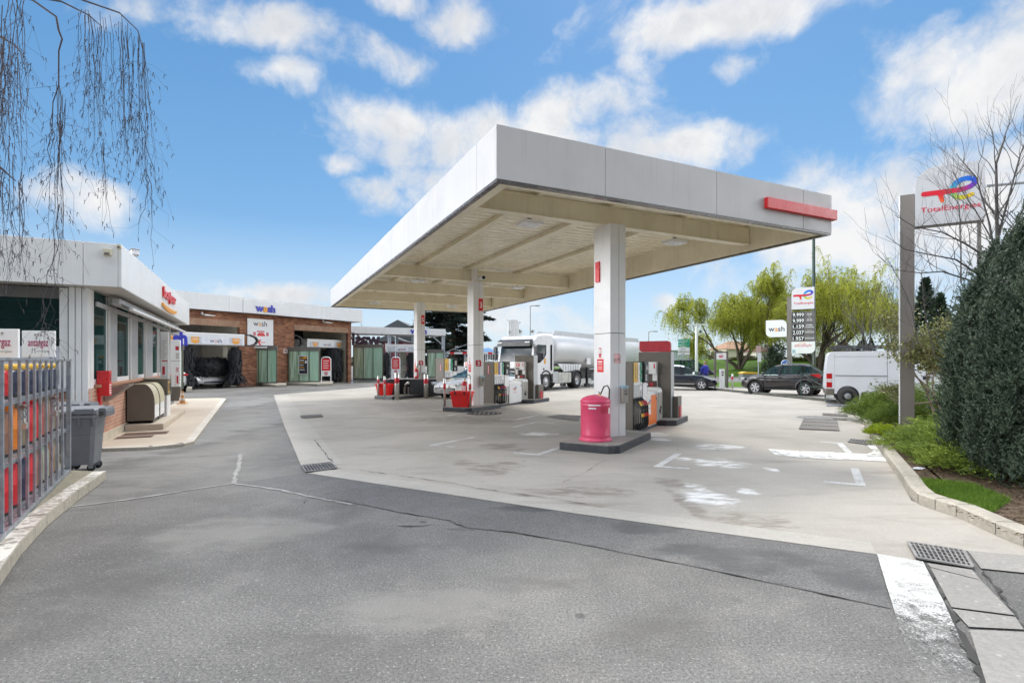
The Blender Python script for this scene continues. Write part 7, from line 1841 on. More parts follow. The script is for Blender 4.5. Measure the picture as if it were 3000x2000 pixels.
# ---------------------------------------------------------------- grates and covers in the slab
def grate(name, lab, cat, quad, nx, ny, cross=True, cover=False):
    """cast grating over a dark pit, laid flush in the slab; quad = four ground points around"""
    q = [Vector(p) for p in quad]
    o = (q[0] + q[2]) / 2; t = thing(name, lab, cat, (o.x, o.y, 0), 0)
    L = [p - Vector((o.x, o.y, 0)) for p in q]
    def pt(u, v, z): p = L[0] * (1 - u) * (1 - v) + L[1] * u * (1 - v) + L[2] * u * v + L[3] * (1 - u) * v; return (p.x, p.y, z)
    m_ = MB(); m_.quad(pt(0, 0, .014), pt(1, 0, .014), pt(1, 1, .014), pt(0, 1, .014), mat('cover_base', (.24, .225, .20), .8) if cover else M_black); m_.build('pit', t)
    m_ = MB(); M_ci = mat('cover_iron', (.20, .19, .175), .6, metal=.2, var=.2, scale=12) if cover else mat('cast_iron', (.26, .25, .24), .5, metal=.3, var=.2, scale=12)
    def bar(a, b, w, z=.026):
        A_, B_ = Vector(a), Vector(b); A_.z = B_.z = z; m_.beam(A_, B_, w, .012, M_ci)
    for k in range(nx + 1): bar(pt(k / nx, 0, 0), pt(k / nx, 1, 0), .022 if k in (0, nx) else (.014 if cover else .011))
    if cross:
        for k in range(ny + 1): bar(pt(0, k / ny, 0), pt(1, k / ny, 0), .03 if k in (0, ny) else (.016 if cover else .012), .0262)
    m_.build('grating', t)
    return t
grate('drain_grate', 'cast iron drain grate at the lower right corner of the slab', 'drain', PX([(2661, 1595), (2822, 1620), (2850, 1669), (2687, 1641)]), 11, 5)
grate('drain_grate', 'cast iron drain grate at the left front corner of the slab', 'drain', PX([(884, 1367), (968, 1358), (986, 1374), (896, 1386)]), 10, 4)
grate('drain_grate', 'small drain grate against the kerb by the junipers', 'drain', PX([(2492, 1289), (2560, 1295), (2553, 1305), (2485, 1296)]), 8, 4)
M_ch = mat('cover_grey', (.26, .25, .23), .7, var=.1, scale=6)
grate('manhole_cover', 'large ribbed rectangular cover in the pale slab by the junipers', 'manhole cover', PX([(2355, 1228), (2452, 1233), (2458, 1263), (2342, 1258)]), 22, 3, cover=True)
grate('manhole_cover', 'slim grey cover strip farthest up the slab by the kerb', 'manhole cover', PX([(2410, 1212), (2481, 1215), (2483, 1221), (2412, 1217)]), 18, 2, cover=True)
grate('manhole_cover', 'short slim cover strip right of the round manhole', 'manhole cover', PX([(2440, 1227), (2480, 1229), (2480, 1232), (2442, 1230)]), 10, 1, cover=True)
grate('manhole_cover', 'slim grated cover on the left of the slab', 'manhole cover', PX([(880, 1219), (942, 1216), (946, 1222), (884, 1226)]), 16, 2, cover=True)
grate('manhole_cover', 'dark tank cover between the middle island and the pink barrel', 'manhole cover', PX([(1603, 1222), (1640, 1217), (1712, 1220), (1690, 1234)]), 14, 6, cover=True)
for px, py, r_, lab in ((2404, 1225, .62, 'round ribbed manhole beside the large rectangular cover'), (1419, 1211, .55, 'round dark manhole in front of the middle pumps')):
    c = G(px, py); t = thing('manhole_cover', lab, 'manhole cover', c)
    m_ = MB(); m_.lathe([(0, .016), (r_, .016), (r_ + .02, .008)], M_ch if px > 2000 else mat('iron_dark', (.06, .06, .06), .6), 30); m_.build('plate', t)
    m_ = MB()
    for k in range(7): 
        x = -r_ * .8 + k * r_ * 1.6 / 6; h = math.sqrt(max(.01, r_ * r_ * .9 - x * x)); m_.box(x - .02, x + .02, -h, h, .017, .024, mat('cast_iron', (0, 0, 0)))
    m_.build('ribs', t)
# ---------------------------------------------------------------- planted bed on the right
kin = PX([(2498, 1190), (2510, 1205), (2530, 1245), (2555, 1289), (2598, 1353), (2647, 1421), (2663, 1450), (2690, 1476), (2740, 1494), (2802, 1513), (2917, 1568), (3000, 1601), (3200, 1690)])
def offset(L, w):
    R = []
    for i, p in enumerate(L):
        d = (L[min(i + 1, len(L) - 1)] - L[max(i - 1, 0)]).normalized(); n = Vector((-d.y, d.x, 0)); n = n if n.x + n.y * .3 > 0 else -n
        R.append(p + n * w)
    return R
k2 = offset(kin, .035); k3 = offset(kin, .17)
m_ = MB(); n = len(kin)
vs = [tuple(p) for p in kin] + [tuple(p + Zv * .115) for p in kin] + [tuple(p + Zv * .135) for p in k2] + [tuple(p + Zv * .135) for p in k3] + [tuple(p + Zv * .02) for p in k3]
m_.add(vs, [(r * n + i, r * n + i + 1, (r + 1) * n + i + 1, (r + 1) * n + i)[::-1] for r in range(4) for i in range(n - 1)], M_kerb); tag(m_.build('kerb'), kind='structure')
m_ = MB()      # joints between the kerb units
acc_ = 0
for a, b, a3, b3 in zip(kin, kin[1:], k3, k3[1:]):
    L_ = (b - a).length; k = max(1, round(L_ / 1.0))
    for i in range(k):
        p, q = a + (b - a) * (i / k), a3 + (b3 - a3) * (i / k)
        d = (b - a).normalized() * .004; m_.quad(p - d + Zv * .1375, p + d + Zv * .1375, q + d + Zv * .1375, q - d + Zv * .1375, M_crack); m_.quad(p - d * 1 + Zv * .01 - (q - p).normalized() * .002, p + d + Zv * .01 - (q - p).normalized() * .002, p + d + Zv * .12 - (q - p).normalized() * .002, p - d + Zv * .12 - (q - p).normalized() * .002, M_crack)
tag(m_.build('kerb_joint'), kind='structure')
soil_far = [Vector((12.3, 19.2, 0)), Vector((40, 4.0, 0)), Vector((40, -4, 0)), Vector((9, 2.2, 0))]
bed = [p for p in k3] + [soil_far[3], soil_far[2], soil_far[1], soil_far[0]]
sheet('soil', bed, .10, M_soil)
lawn_px = [(2726, 1438), (2808, 1474), (2898, 1502), (2945, 1476), (2860, 1425), (2760, 1405), (2690, 1400)]
sheet('lawn', PX(lawn_px, .10), .104, M_lawn)
# grass blades on that patch
def inpoly(x, y, P):
    c = False; j = len(P) - 1
    for i in range(len(P)):
        if (P[i][1] > y) != (P[j][1] > y) and x < (P[j][0] - P[i][0]) * (y - P[i][1]) / (P[j][1] - P[i][1]) + P[i][0]: c = not c
        j = i
    return c
def grass(name, poly, n, h, m, z):
    xs = [p.x for p in poly]; ys = [p.y for p in poly]; out = []
    while len(out) < n:
        x, y = random.uniform(min(xs), max(xs)), random.uniform(min(ys), max(ys))
        if inpoly(x, y, poly): out.append((x, y, z))
    c = np.array(out); d = RNG.normal(size=(n, 3)) * .45; d[:, 2] = 1
    d /= np.linalg.norm(d, axis=1, keepdims=True); L = h * RNG.uniform(.4, 1.4, n)[:, None]
    s = np.cross(d, RNG.normal(size=(n, 3))); s /= np.linalg.norm(s, axis=1, keepdims=True); s *= .0035
    bend = np.concatenate([RNG.normal(size=(n, 2)) * .3, np.zeros((n, 1))], 1) * L
    v = np.stack([c - s, c + s, c + d * L + bend], 1).reshape(-1, 3)
    o = npmesh(name, v, np.arange(n * 3).reshape(-1, 3), m); return tag(o, 'short green grass along the kerb of the planted bed', 'grass', kind='stuff')
M_grass = leafmat('grass_blade', (.055, .13, .012), (.17, .27, .03), .6, .3, .25, 3.0)
grass('grass', PX([(2722, 1440), (2805, 1477), (2905, 1506), (2960, 1466), (2850, 1420), (2740, 1408), (2690, 1404)], .1), 9000, .055, M_grass, .10)
# litter: twigs and dead leaves on the soil
n_ = 1500; pts = []
PB = PX([(2600, 1330), (2700, 1445), (2800, 1498), (3000, 1590), (3100, 1500), (2950, 1400), (2800, 1300)], .1)
while len(pts) < n_:
    x, y = random.uniform(min(p.x for p in PB), max(p.x for p in PB)), random.uniform(min(p.y for p in PB), max(p.y for p in PB))
    if inpoly(x, y, PB): pts.append((x, y, .108))
d = RNG.normal(size=(n_, 3)) * np.array([1, 1, .15]); v, f = leaf_quads(np.array(pts), .05, .016, d, .1)
v[:, 2] = np.clip(v[:, 2], .103, .13)
tag(npmesh('leaf_litter', v, f, leafmat('litter', (.06, .04, .025), (.24, .17, .10), .9, .1, 0, 6.0)), 'dry brown leaves and twigs scattered on the soil', 'leaf litter', kind='stuff')

def fronds(centers, dirs, L, nl, lw, ll):
    """feathery sprays: nl leaflets either side of an arching rachis"""
    n = len(centers); out = []
    up = np.array([0, 0, 1.0])
    side = np.cross(dirs, up); side /= np.linalg.norm(side, axis=1, keepdims=True) + 1e-9
    Ls = (L * RNG.uniform(.55, 1.3, n))[:, None]
    V_ = []
    for k in range(nl):
        t = (k + .5) / nl
        p = centers + dirs * Ls * t + up * (-.22 * t * t) * Ls
        sg = 1 if k % 2 else -1
        ld = dirs * .8 + side * sg * .55 + RNG.normal(size=(n, 3)) * .28 + up * .12; ld /= np.linalg.norm(ld, axis=1, keepdims=True)
        ws = np.cross(ld, RNG.normal(size=(n, 3))); ws /= np.linalg.norm(ws, axis=1, keepdims=True)
        l_ = ll * (1.15 - .6 * t); V_.append(np.stack([p, p + ld * l_ * .5 + ws * lw * .5, p + ld * l_, p + ld * l_ * .5 - ws * lw * .5], 1))
    v = np.concatenate(V_, 1).reshape(-1, 3) if False else np.concatenate([q.reshape(-1, 3) for q in V_])
    return v, np.arange(len(v)).reshape(-1, 4)
def juniper(lab, blobs, n, mtl, L=.34, h0=.10):
    """low spreading conifer: blobs = (x, y, rx, ry, h)"""
    t = thing('juniper', lab, 'shrub', (blobs[0][0], blobs[0][1], h0), 0, 'spreading junipers in the bed'); o = np.array([blobs[0][0], blobs[0][1], h0])
    cs, ds = [], []; rl = random.Random(int(blobs[0][0] * 100)); core = blobs; blobs = list(blobs)
    if n > 1000:
        for (x, y, rx, ry, h) in core:
            for q in range(6):
                a = rl.uniform(0, 2 * PI); e = rl.uniform(.3, .9); blobs.append((x + math.cos(a) * rx * e, y + math.sin(a) * ry * e, rx * rl.uniform(.28, .42), ry * rl.uniform(.28, .42), h * rl.uniform(.75, 1.2)))
    tot = sum(b[2] * b[3] for b in blobs)
    for (x, y, rx, ry, h) in blobs:
        k = int(n * rx * ry / tot)
        a = RNG.uniform(0, 2 * PI, k); r = np.sqrt(RNG.uniform(0, 1, k)); layer = RNG.uniform(.35, 1.05, k)
        z = h * (1 - r ** 2.2) * layer + .04
        wob = 1 + .25 * np.sin(a * 3 + x * 5) 
        c = np.stack([x + np.cos(a) * r * rx * wob - o[0], y + np.sin(a) * r * ry * wob - o[1], z], 1)
        aa = a + RNG.normal(size=k) * .8
        d = np.stack([np.cos(aa), np.sin(aa), RNG.uniform(.05, .75, k)], 1); d /= np.linalg.norm(d, axis=1, keepdims=True)
        cs.append(c); ds.append(d)
    v, f = fronds(np.concatenate(cs), np.concatenate(ds), L, 13, .016, .075)
    npmesh('foliage', v, f, mtl, t)
    m_ = MB()
    for (x, y, rx, ry, h) in core:
        for k in range(9):
            a = random.uniform(0, 2 * PI); e = (x + math.cos(a) * rx * .85 - o[0], y + math.sin(a) * ry * .85 - o[1], h * .35); m_.tube([(x - o[0], y - o[1], -.02), ((x - o[0] + e[0]) / 2, (y - o[1] + e[1]) / 2, h * .35), e], [.018, .012, .005], M_bark, 5)
    m_.build('stem', t)
    return t
M_bark = mat('bark_brown', (.12, .095, .07), .9, var=.3, scale=8); M_barkg = mat('bark_grey', (.10, .092, .085), .9, var=.25, scale=6); M_barkl = mat('bark_tan', (.33, .27, .19), .85, var=.25, scale=6)
M_jun = leafmat('juniper_leaf', (.06, .11, .02), (.22, .30, .05), .6, .25, .25, 1.6)
M_jun2 = leafmat('juniper_leaf_bright', (.08, .14, .025), (.30, .38, .065), .6, .25, .25, 1.8)
M_lime = leafmat('lime_leaf', (.16, .24, .01), (.34, .42, .02), .6, .25, .3, 3.0)
juniper('broad green juniper spreading behind the near pylon towards the white van', [(10.45, 14.4, 1.0, 1.1, .66), (11.55, 16.1, .75, .8, .58), (9.7, 13.0, .75, .8, .48), (11.7, 14.8, 1.2, 1.2, .90), (10.6, 13.1, .9, .8, .60)], 7800, M_jun, .30)
juniper('bright green juniper at the kerb in front of the near pylon', [(7.55, 8.9, .85, .95, .42), (8.4, 9.7, 1.0, .9, .46), (6.85, 8.0, .62, .75, .36), (7.6, 7.9, .9, .8, .42), (9.2, 9.0, .9, .9, .5), (6.6, 7.35, .55, .5, .28)], 8200, M_jun2, .28)
juniper('small lime green clump on the kerb edge between the two junipers', [(7.75, 10.85, .26, .38, .16), (8.0, 11.35, .22, .3, .14)], 420, M_lime, .13)

# ---------------------------------------------------------------- tree skeletons
def grow(segs, tips, p, d, L, r, depth, R, spread=.7, ratio=.72, nb=(2, 3), up=.15, crook=.16, minr=.004, steps=4):
    pts = [p.copy()]; rad = [r]; q = p.copy(); dd = d.copy()
    for i in range(steps):
        dd = (dd + Vector((R.gauss(0, crook), R.gauss(0, crook), R.gauss(0, crook * .6) + up * .25))).normalized()
        q = q + dd * L / steps; pts.append(q.copy()); rad.append(max(minr, r * (1 - .42 * (i + 1) / steps)))
    segs.append((pts, rad, depth))
    if depth == 0: tips.append((q.copy(), dd.copy())); return
    k = R.randint(*nb)
    for j in range(k):
        f = 1.0 if j == 0 else R.uniform(.45, .95)
        i = min(steps, max(1, round(f * steps))); b = pts[i]
        ax = Vector((R.gauss(0, 1), R.gauss(0, 1), R.gauss(0, .5))).normalized(); ang = R.uniform(.25, 1.0) * spread * (.5 if j == 0 else 1.2)
        nd = (dd + ax * math.tan(min(ang, 1.2)) + Vector((0, 0, up))).normalized()
        grow(segs, tips, b.copy(), nd, L * ratio * R.uniform(.75, 1.15), rad[i] * (.85 if j == 0 else .68), depth - 1, R, spread, ratio, nb, up, crook, minr, steps)
def skel_mesh(name, segs, m, parent, nfn=lambda d: 5 if d > 1 else 4 if d > 0 else 3, origin=Vector((0, 0, 0))):
    b = MB()
    for pts, rad, dep in segs: b.tube([p - origin for p in pts], rad, m, nfn(dep), True, False)
    return b.build(name, parent)

def bare_tree(name, lab, base, h, seed, m, depth=5, lean=(0, 0), r0=.1, spread=.7, group=None, nb=(2, 3), trunk=.28, up=.2, stems=1):
    R = random.Random(seed); t = thing(name, lab, 'tree', base, 0, group); segs, tips = [], []
    for s_ in range(stems):
        d = Vector((lean[0] + R.gauss(0, .16) * (stems > 1), lean[1] + R.gauss(0, .1) * (stems > 1), 1)).normalized()
        grow(segs, tips, Vector((0, 0, 0)), d, h * trunk, r0, depth, R, spread, .76, nb, up, .13, h * .0009)
    zmax = max(p.z for s_ in segs for p in s_[0]); k = h / zmax
    segs = [([Vector((p.x * k, p.y * k, p.z * k)) for p in pts], rad, dep) for pts, rad, dep in segs]
    skel_mesh('trunk', [s_ for s_ in segs if s_[2] >= depth - 1], m, t); skel_mesh('branches', [s_ for s_ in segs if s_[2] < depth - 1], m, t)
    return t, segs, tips

def willow(lab, base, h, wd, seed, leans, bare=.0):
    R = random.Random(seed); t = thing('willow_tree', lab, 'tree', base, 0, 'willows on the grass mound'); segs, tips = [], []
    for (lx, ly, f) in leans:
        grow(segs, tips, Vector((0, 0, 0)), Vector((lx, ly, 1)).normalized(), h * .30 * f, h * .019 * f, 5, R, .70, .75, (2, 4), .14, .14, .012)
    zmax = max(p.z for s_ in segs for p in s_[0]); xs = sorted(p.x for p, d in tips); n_ = len(xs)
    k = h * .97 / zmax; kl, kr = wd[0] / max(.5, -xs[int(n_ * .03)]), wd[1] / max(.5, xs[int(n_ * .97)])
    f = lambda p: Vector((p.x * (kl if p.x < 0 else kr), p.y * (kl + kr) * .5, p.z * k))
    segs = [([f(p) for p in pts], rad, dep) for pts, rad, dep in segs]; tips = [(f(p), d) for p, d in tips]
    skel_mesh('trunk', [s_ for s_ in segs if s_[2] >= 4], M_bark, t); skel_mesh('branches', [s_ for s_ in segs if s_[2] < 4], M_bark, t)
    src = [(p, d) for p, d in tips] + [(pts[-1], Vector((0, 0, 1))) for pts, rad, dep in segs if dep in (1, 2)]
    L = []; tw = MB()
    for p, d in src:
        for j in range(R.randint(3, 5)):
            ln = R.uniform(.07, .17) * h * (1.25 if p.z < h * .6 else .8); a = R.uniform(0, 2 * PI); q = p.copy(); hd = Vector((math.cos(a), math.sin(a), 0)) * .7 + Vector((0, 0, .5)); pts = [q.copy()]
            for s_ in range(7):
                hd = (hd * .72 + Vector((R.gauss(0, .12), R.gauss(0, .12), -.42))); q = q + hd.normalized() * ln / 7; pts.append(q.copy())
            if R.random() < .35: tw.tube(pts[::2], .010, M_twig, 3, False, False)
            for s_ in range(7):
                for _ in range(3): L.append(pts[s_].lerp(pts[s_ + 1], R.random()) + Vector((R.gauss(0, .05), R.gauss(0, .05), R.gauss(0, .05))))
    tag(tw.build('twigs', t), kind='stuff')
    c = np.array([tuple(p) for p in L]); v, fc = leaf_quads(c, .20, .062, np.array([0, 0, -.5]), .8)
    npmesh('crown', v, fc, M_will, t)
    return t
M_twig = mat('willow_twig', (.22, .20, .06), .8, var=.2)
M_will = leafmat('willow_leaf', (.22, .26, .03), (.58, .60, .10), .6, .1, .5, .45)
def mz(x, y):   # mound height
    e = 61 - .12 * (x - 20); h = min(1, max(0, (y - e) / 14)); h = h * h * (3 - 2 * h); w_ = min(1, max(0, (x - 12) / 12)); return 2.0 * h * w_ * w_ * (3 - 2 * w_)
def mb(px, Y): x = A(px, 0, Y).x; return Vector((x, Y, mz(x, Y) - .15))
b = mb(2166, 66); willow('left willow with leaning trunks and thin yellow green crown', b, zat(66, 770) - b.z, (7.6, 4.2), 5, ((-.75, 0, 1.1), (-.15, .1, 1.15), (.5, .1, 1.0), (-.4, -.35, 1.0), (.15, -.3, 1.1)))
b = mb(2400, 64); willow('larger right willow with dense yellow green crown behind the price pylon', b, zat(64, 716) - b.z, (6.2, 8.0), 12, ((-.6, 0, 1.05), (.05, .1, 1.15), (.7, .0, 1.1), (-.15, -.3, 1.1), (.35, -.3, 1.1), (-.35, .3, 1.1)))
# bare trees and conifers at the back right
for i, (px, Y, top, sd, lab) in enumerate(((2265, 70, 880, 31, 'small bare tree between the two willows'), (2500, 58, 800, 32, 'bare grey tree right of the larger willow above the van'), (2560, 50, 830, 33, 'twiggy bare tree above the middle of the van roof'), (2615, 54, 790, 34, 'bare tree just left of the near pylon post'), (2440, 72, 860, 35, 'bare tree seen through the right willow'), (2720, 40, 760, 36, 'bare tree behind the near pylon and the conifers'))):
    b = mb(px, Y) if Y > 56 else Vector((A(px, 0, Y).x, Y, 0)); bare_tree('bare_tree', lab, b, zat(Y, top) - b.z, sd, M_barkg, 5, (0, 0), .15, .62, 'bare trees at the back', stems=2)
def conifer(lab, base, h, r, m, n=1500):
    t = thing('conifer_tree', lab, 'tree', base, 0, 'dark conifers at the back'); b = MB(); b.tube([(0, 0, 0), (0, 0, h)], [h * .02, .01], M_bark, 6); b.build('trunk', t)
    z = RNG.uniform(.04, 1, n) ** 1.1; a = RNG.uniform(0, 2 * PI, n); rr_ = r * (1 - z) ** .8 * RNG.uniform(.55, 1.05, n)
    c = np.stack([np.cos(a) * rr_, np.sin(a) * rr_, z * h], 1); d = np.stack([np.cos(a), np.sin(a), np.full(n, .6)], 1)
    v, f = leaf_quads(c, h * .06, h * .03, d, .5); npmesh('crown', v, f, m, t); return t
M_con = leafmat('conifer_leaf', (.010, .022, .014), (.04, .065, .035), .7, .2, .1, .6)
for px, Y, top, r_, lab in ((2530, 62, 985, 1.3, 'small dark pointed conifer above the van'), (2552, 64, 990, 1.2, 'second small dark conifer above the van'), (2520, 66, 1000, 1.4, 'low dark conifer left of the two above the van'), (2712, 26, 815, 1.4, 'dark conifer right behind the near pylon post'), (2755, 25, 860, 1.3, 'dark conifer between pylon post and the big yew')):
    b = mb(px, Y) if Y > 56 else Vector((A(px, 0, Y).x, Y, 0)); conifer(lab, b, zat(Y, top) - b.z, r_, M_con, 1400)
def bush(name, lab, base, rx, ry, h, m, n, size, group=None, stems=7, clump=None):
    t = thing(name, lab, 'shrub', base, 0, group); m_ = MB()
    for k in range(stems): a = random.uniform(0, 2 * PI); m_.tube([(0, 0, 0), (math.cos(a) * rx * .4, math.sin(a) * ry * .4, h * .45), (math.cos(a) * rx * .7, math.sin(a) * ry * .7, h * .8)], [h * .02, h * .014, h * .005], M_bark, 5)
    m_.build('stem', t); K = 26; cc = []
    for k in range(K):
        a = random.uniform(0, 2 * PI); r_ = math.sqrt(random.random()) * .8; cc.append((math.cos(a) * r_ * rx, math.sin(a) * r_ * ry, h * (.18 + .68 * random.random() * (1 - r_ * .5)), random.uniform(.2, .36)))
    cc = np.array(cc); i = RNG.integers(0, K, n); g = RNG.normal(size=(n, 3)); g /= np.linalg.norm(g, axis=1, keepdims=True); g *= RNG.uniform(.5, 1.05, n)[:, None] ** .5
    c = cc[i, :3] + g * cc[i, 3:4] * np.array([rx, ry, h * .6]); c[:, 2] = np.abs(c[:, 2])
    v, f = leaf_quads(c, size, size * .5, g, .7); npmesh('crown', v, f, m, t); return t
M_bdark = leafmat('dark_bush_leaf', (.012, .028, .012), (.07, .10, .055), .45, .5, .1, .9)
M_bol = leafmat('olive_bush_leaf', (.05, .065, .02), (.17, .19, .06), .6, .3, .2, .8)
b = mb(2272, 60); bush('evergreen_bush', 'big rounded dark evergreen bush left of the price pylon', b, 1.75, 1.6, zat(60, 985) - b.z, M_bdark, 5200, .20)
for px, Y, w_, top, lab in ((2098, 75, 1.0, 1022, 'upright yellow green bush above the air sign'), (2180, 72, 2.4, 1040, 'low olive bush behind the red rimmed road sign'), (2350, 70, 2.6, 1038, 'low olive bush behind the price pylon foot'), (2452, 66, 2.2, 1028, 'dull green bush at the right willow trunk'), (2560, 60, 3.0, 1030, 'broad dull green bush above the van roof'), (2640, 52, 2.4, 1012, 'dull green bush left of the near pylon')):
    b = mb(px, Y) if Y > 56 else Vector((A(px, 0, Y).x, Y, 0)); bush('background_bush', lab, b, w_, 1.4, max(.8, zat(Y, top) - b.z), M_bol, 1700, .24, 'bushes at the back')
# far wooded skyline as one mass
n_ = 16000; a = RNG.uniform(-.62, .98, n_); Yd = RNG.uniform(205, 260, n_); hh = (3.0 + 2.2 * np.sin(a * 23) + 1.6 * np.sin(a * 61 + 1)) * (1 + .5 * (a > .62)); c = np.stack([a * Yd, Yd, np.clip(hh, 1.2, 9) * RNG.uniform(0, 1, n_)], 1)
v, f = leaf_quads(c, 2.2, 1.3, None, 1.0); tag(npmesh('far_woods', v, f, leafmat('far_leaf', (.06, .07, .05), (.15, .155, .11), .8, .1, .0, .05)), 'hazy line of far trees along the horizon', 'woods', kind='stuff')
bare_tree('bare_tree', 'bare tree behind the third wash at the left', Vector((A(1062, 0, 90).x, 90, 0)), zat(90, 940), 41, M_barkg, 5, (0, 0), .12, .7, 'bare trees at the back', stems=2)

# cedar behind the far pumps
def cedar(lab, base, h, rad):
    t = thing('cedar_tree', lab, 'tree', base); R = random.Random(3); m_ = MB(); m_.tube([(0, 0, 0), (.2, 0, h * .5), (0, 0, h)], [.42, .28, .06], M_bark, 8); m_.build('trunk', t)
    br = MB(); L = []; D_ = []
    for k in range(165):
        z = h * (.10 + .88 * (k / 165)); a = R.uniform(0, 2 * PI); ln = rad * (1.05 - .65 * (z / h) ** 1.5) * R.uniform(.6, 1.12)
        d = Vector((math.cos(a), math.sin(a), 0)); p0 = Vector((0, 0, z)); tipz = R.uniform(-.10, .06) * ln
        pts = [p0 + d * ln * f + Vector((0, 0, tipz * f * f + .04 * ln * math.sin(f * PI))) for f in (0, .35, .7, 1)]
        br.tube(pts, [.09, .06, .035, .012], M_bark, 4, True, False)
        sd = Vector((-d.y, d.x, 0))
        for q in range(int(62 * ln / rad) + 16):
            f = R.uniform(.22, 1.04) ** .8; pb = p0 + d * ln * f + Vector((0, 0, tipz * f * f + .04 * ln * math.sin(f * PI)))
            off = R.gauss(0, .20) * ln * (1.08 - f) + R.gauss(0, .15); sp_ = pb + sd * off + Vector((0, 0, R.gauss(-.06, .10) - abs(off) * .08))
            dirn = (d * 1.0 + sd * math.copysign(.8, off) + Vector((0, 0, -.12)))
            for _ in range(8): L.append(tuple(sp_ + Vector((R.gauss(0, .16), R.gauss(0, .16), R.gauss(0, .05))))); D_.append(tuple(dirn))
    br.build('branches', t)
    v, f = leaf_quads(np.array(L), .55, .125, np.array(D_), .55); npmesh('crown', v, f, leafmat('cedar_leaf', (.010, .020, .016), (.045, .062, .045), .7, .2, .05, .5), t)
    return t
cedar('dark spreading cedar behind the far pump columns', Vector((A(1325, 0, 72).x, 72, 0)), 15.5, 6.3)

# ---------------------------------------------------------------- big yew, bare tree and variegated shrub in the bed
def yew(lab, base, lobes, mt, dens=1100):
    t = thing('yew_tree', lab, 'tree', base); c_, d_ = [], []
    m_ = MB()
    for (x, y, r, z0, z1) in lobes:
        m_.tube([(x * .3, y * .3, 0), (x * .7, y * .7, (z0 + z1) * .35), (x, y, z1 * .92)], [.05, .035, .01], M_bark, 6)
        n = int(dens * r * (z1 - z0) * 2.2); K = int(34 * r * (z1 - z0) / .4)
        u = RNG.uniform(0, 1, K); a = RNG.uniform(0, 2 * PI, K)
        prof = np.minimum(1, (1 - u) * 1.12) ** .85 * np.minimum(1, .6 + u * 1.6); rr_ = .90 * r * prof * RNG.uniform(.62, 1.28, K)
        q = np.stack([x + np.cos(a) * rr_, y + np.sin(a) * rr_, z0 + (z1 - z0) * u], 1); i_ = RNG.integers(0, K, n)
        c_.append(q[i_] + RNG.normal(size=(n, 3)) * np.array([.06, .06, .10])); aa = a[i_]
        d_.append(np.stack([np.cos(aa) * .55, np.sin(aa) * .55, np.full(n, 1.1)], 1))
        m = 40; zt = RNG.uniform(0, 1, m); c_.append(np.stack([x + RNG.normal(size=m) * .03 * (1.3 - zt), y + RNG.normal(size=m) * .03 * (1.3 - zt), z1 - .28 + .34 * zt], 1)); d_.append(np.stack([RNG.normal(size=m) * .3, RNG.normal(size=m) * .3, np.full(m, 1.3)], 1))
        n = int(dens * r * (z1 - z0) * .5); a = RNG.uniform(0, 2 * PI, n); u = RNG.uniform(0, .8, n); c_.append(np.stack([x + np.cos(a) * r * .45, y + np.sin(a) * r * .45, z0 + (z1 - z0) * u], 1)); d_.append(np.stack([np.cos(a), np.sin(a), np.full(n, .8)], 1))
    m_.build('trunk', t); c = np.concatenate(c_); d = np.concatenate(d_)
    d = d + RNG.normal(size=d.shape) * .3; d /= np.linalg.norm(d, axis=1, keepdims=True)
    v, f = fronds(c, d, .15, 9, .017, .055); npmesh('foliage', v, f, mt, t)
    return t
M_yew = leafmat('yew_leaf', (.010, .021, .014), (.105, .145, .092), .55, .4, .1, 4.0)
yb = Vector((6.95, 7.3, .1)); YL = []
R = random.Random(4)
for (px, Y, r_, top, bot) in ((2992, 7.4, .40, 672, 1440), (2940, 7.3, .38, 765, 1425), (2895, 7.6, .38, 800, 1400), (2850, 7.6, .36, 862, 1330), (2822, 7.9, .26, 935, 1270), (3050, 7.0, .50, 640, 1470), (2965, 6.7, .38, 900, 1470), (2905, 6.9, .34, 960, 1420), (3020, 6.5, .42, 820, 1490), (3100, 7.4, .6, 600, 1480), (2905, 8.0, .24, 742, 1250), (2960, 7.6, .24, 705, 1300), (2870, 7.7, .22, 822, 1300), (2835, 7.5, .26, 905, 1360), (2800, 7.8, .22, 985, 1300), (2920, 6.9, .26, 850, 1440), (2870, 8.1, .36, 880, 1250), (3040, 8.1, .6, 610, 1300), (2950, 8.2, .5, 740, 1300)):
    x = A(px, 0, Y).x; YL.append((x - yb.x, Y - yb.y, r_, max(.12, zat(Y, bot) - .1), zat(Y, top) - .1))
yew('big dark green upright yew at the right edge of the bed', yb, YL, M_yew, 760)
# leafless tree whose branches cross the logo panel
t = thing('bare_tree', 'leafless tree whose branches cross in front of the near logo panel', 'tree', Vector((A(2925, 0, 9.3).x, 9.3, .1))); R = random.Random(21); segs, tips = [], []
o = t.location
def limb(pxs, Y0, Y1, r0, r1, sub=3, depth=2, L=.55):
    P_ = [A(x, y, Y0 + (Y1 - Y0) * i / (len(pxs) - 1)) - o for i, (x, y) in enumerate(pxs)]
    rad = [r0 + (r1 - r0) * i / (len(P_) - 1) for i in range(len(P_))]; rad = [q * .68 for q in rad]; segs.append((P_, rad, 3))
    for k in range(sub * (len(P_) - 1)):
        i = min(len(P_) - 2, k // sub); f = R.random(); b = P_[i].lerp(P_[i + 1], f); d = (P_[i + 1] - P_[i]).normalized(); ax = Vector((R.gauss(0, 1), R.gauss(0, .8), R.gauss(.5, .7))).normalized()
        grow(segs, tips, b, (d * .7 + ax).normalized(), L * R.uniform(.6, 1.2), max(.003, rad[i] * .42), depth, R, .55, .74, (1, 3), .18, .12, .0016)
limb([(2925, 1300), (2925, 900), (2922, 750), (2920, 600), (2918, 480), (2945, 400)], 9.3, 9.3, .06, .02, 3)
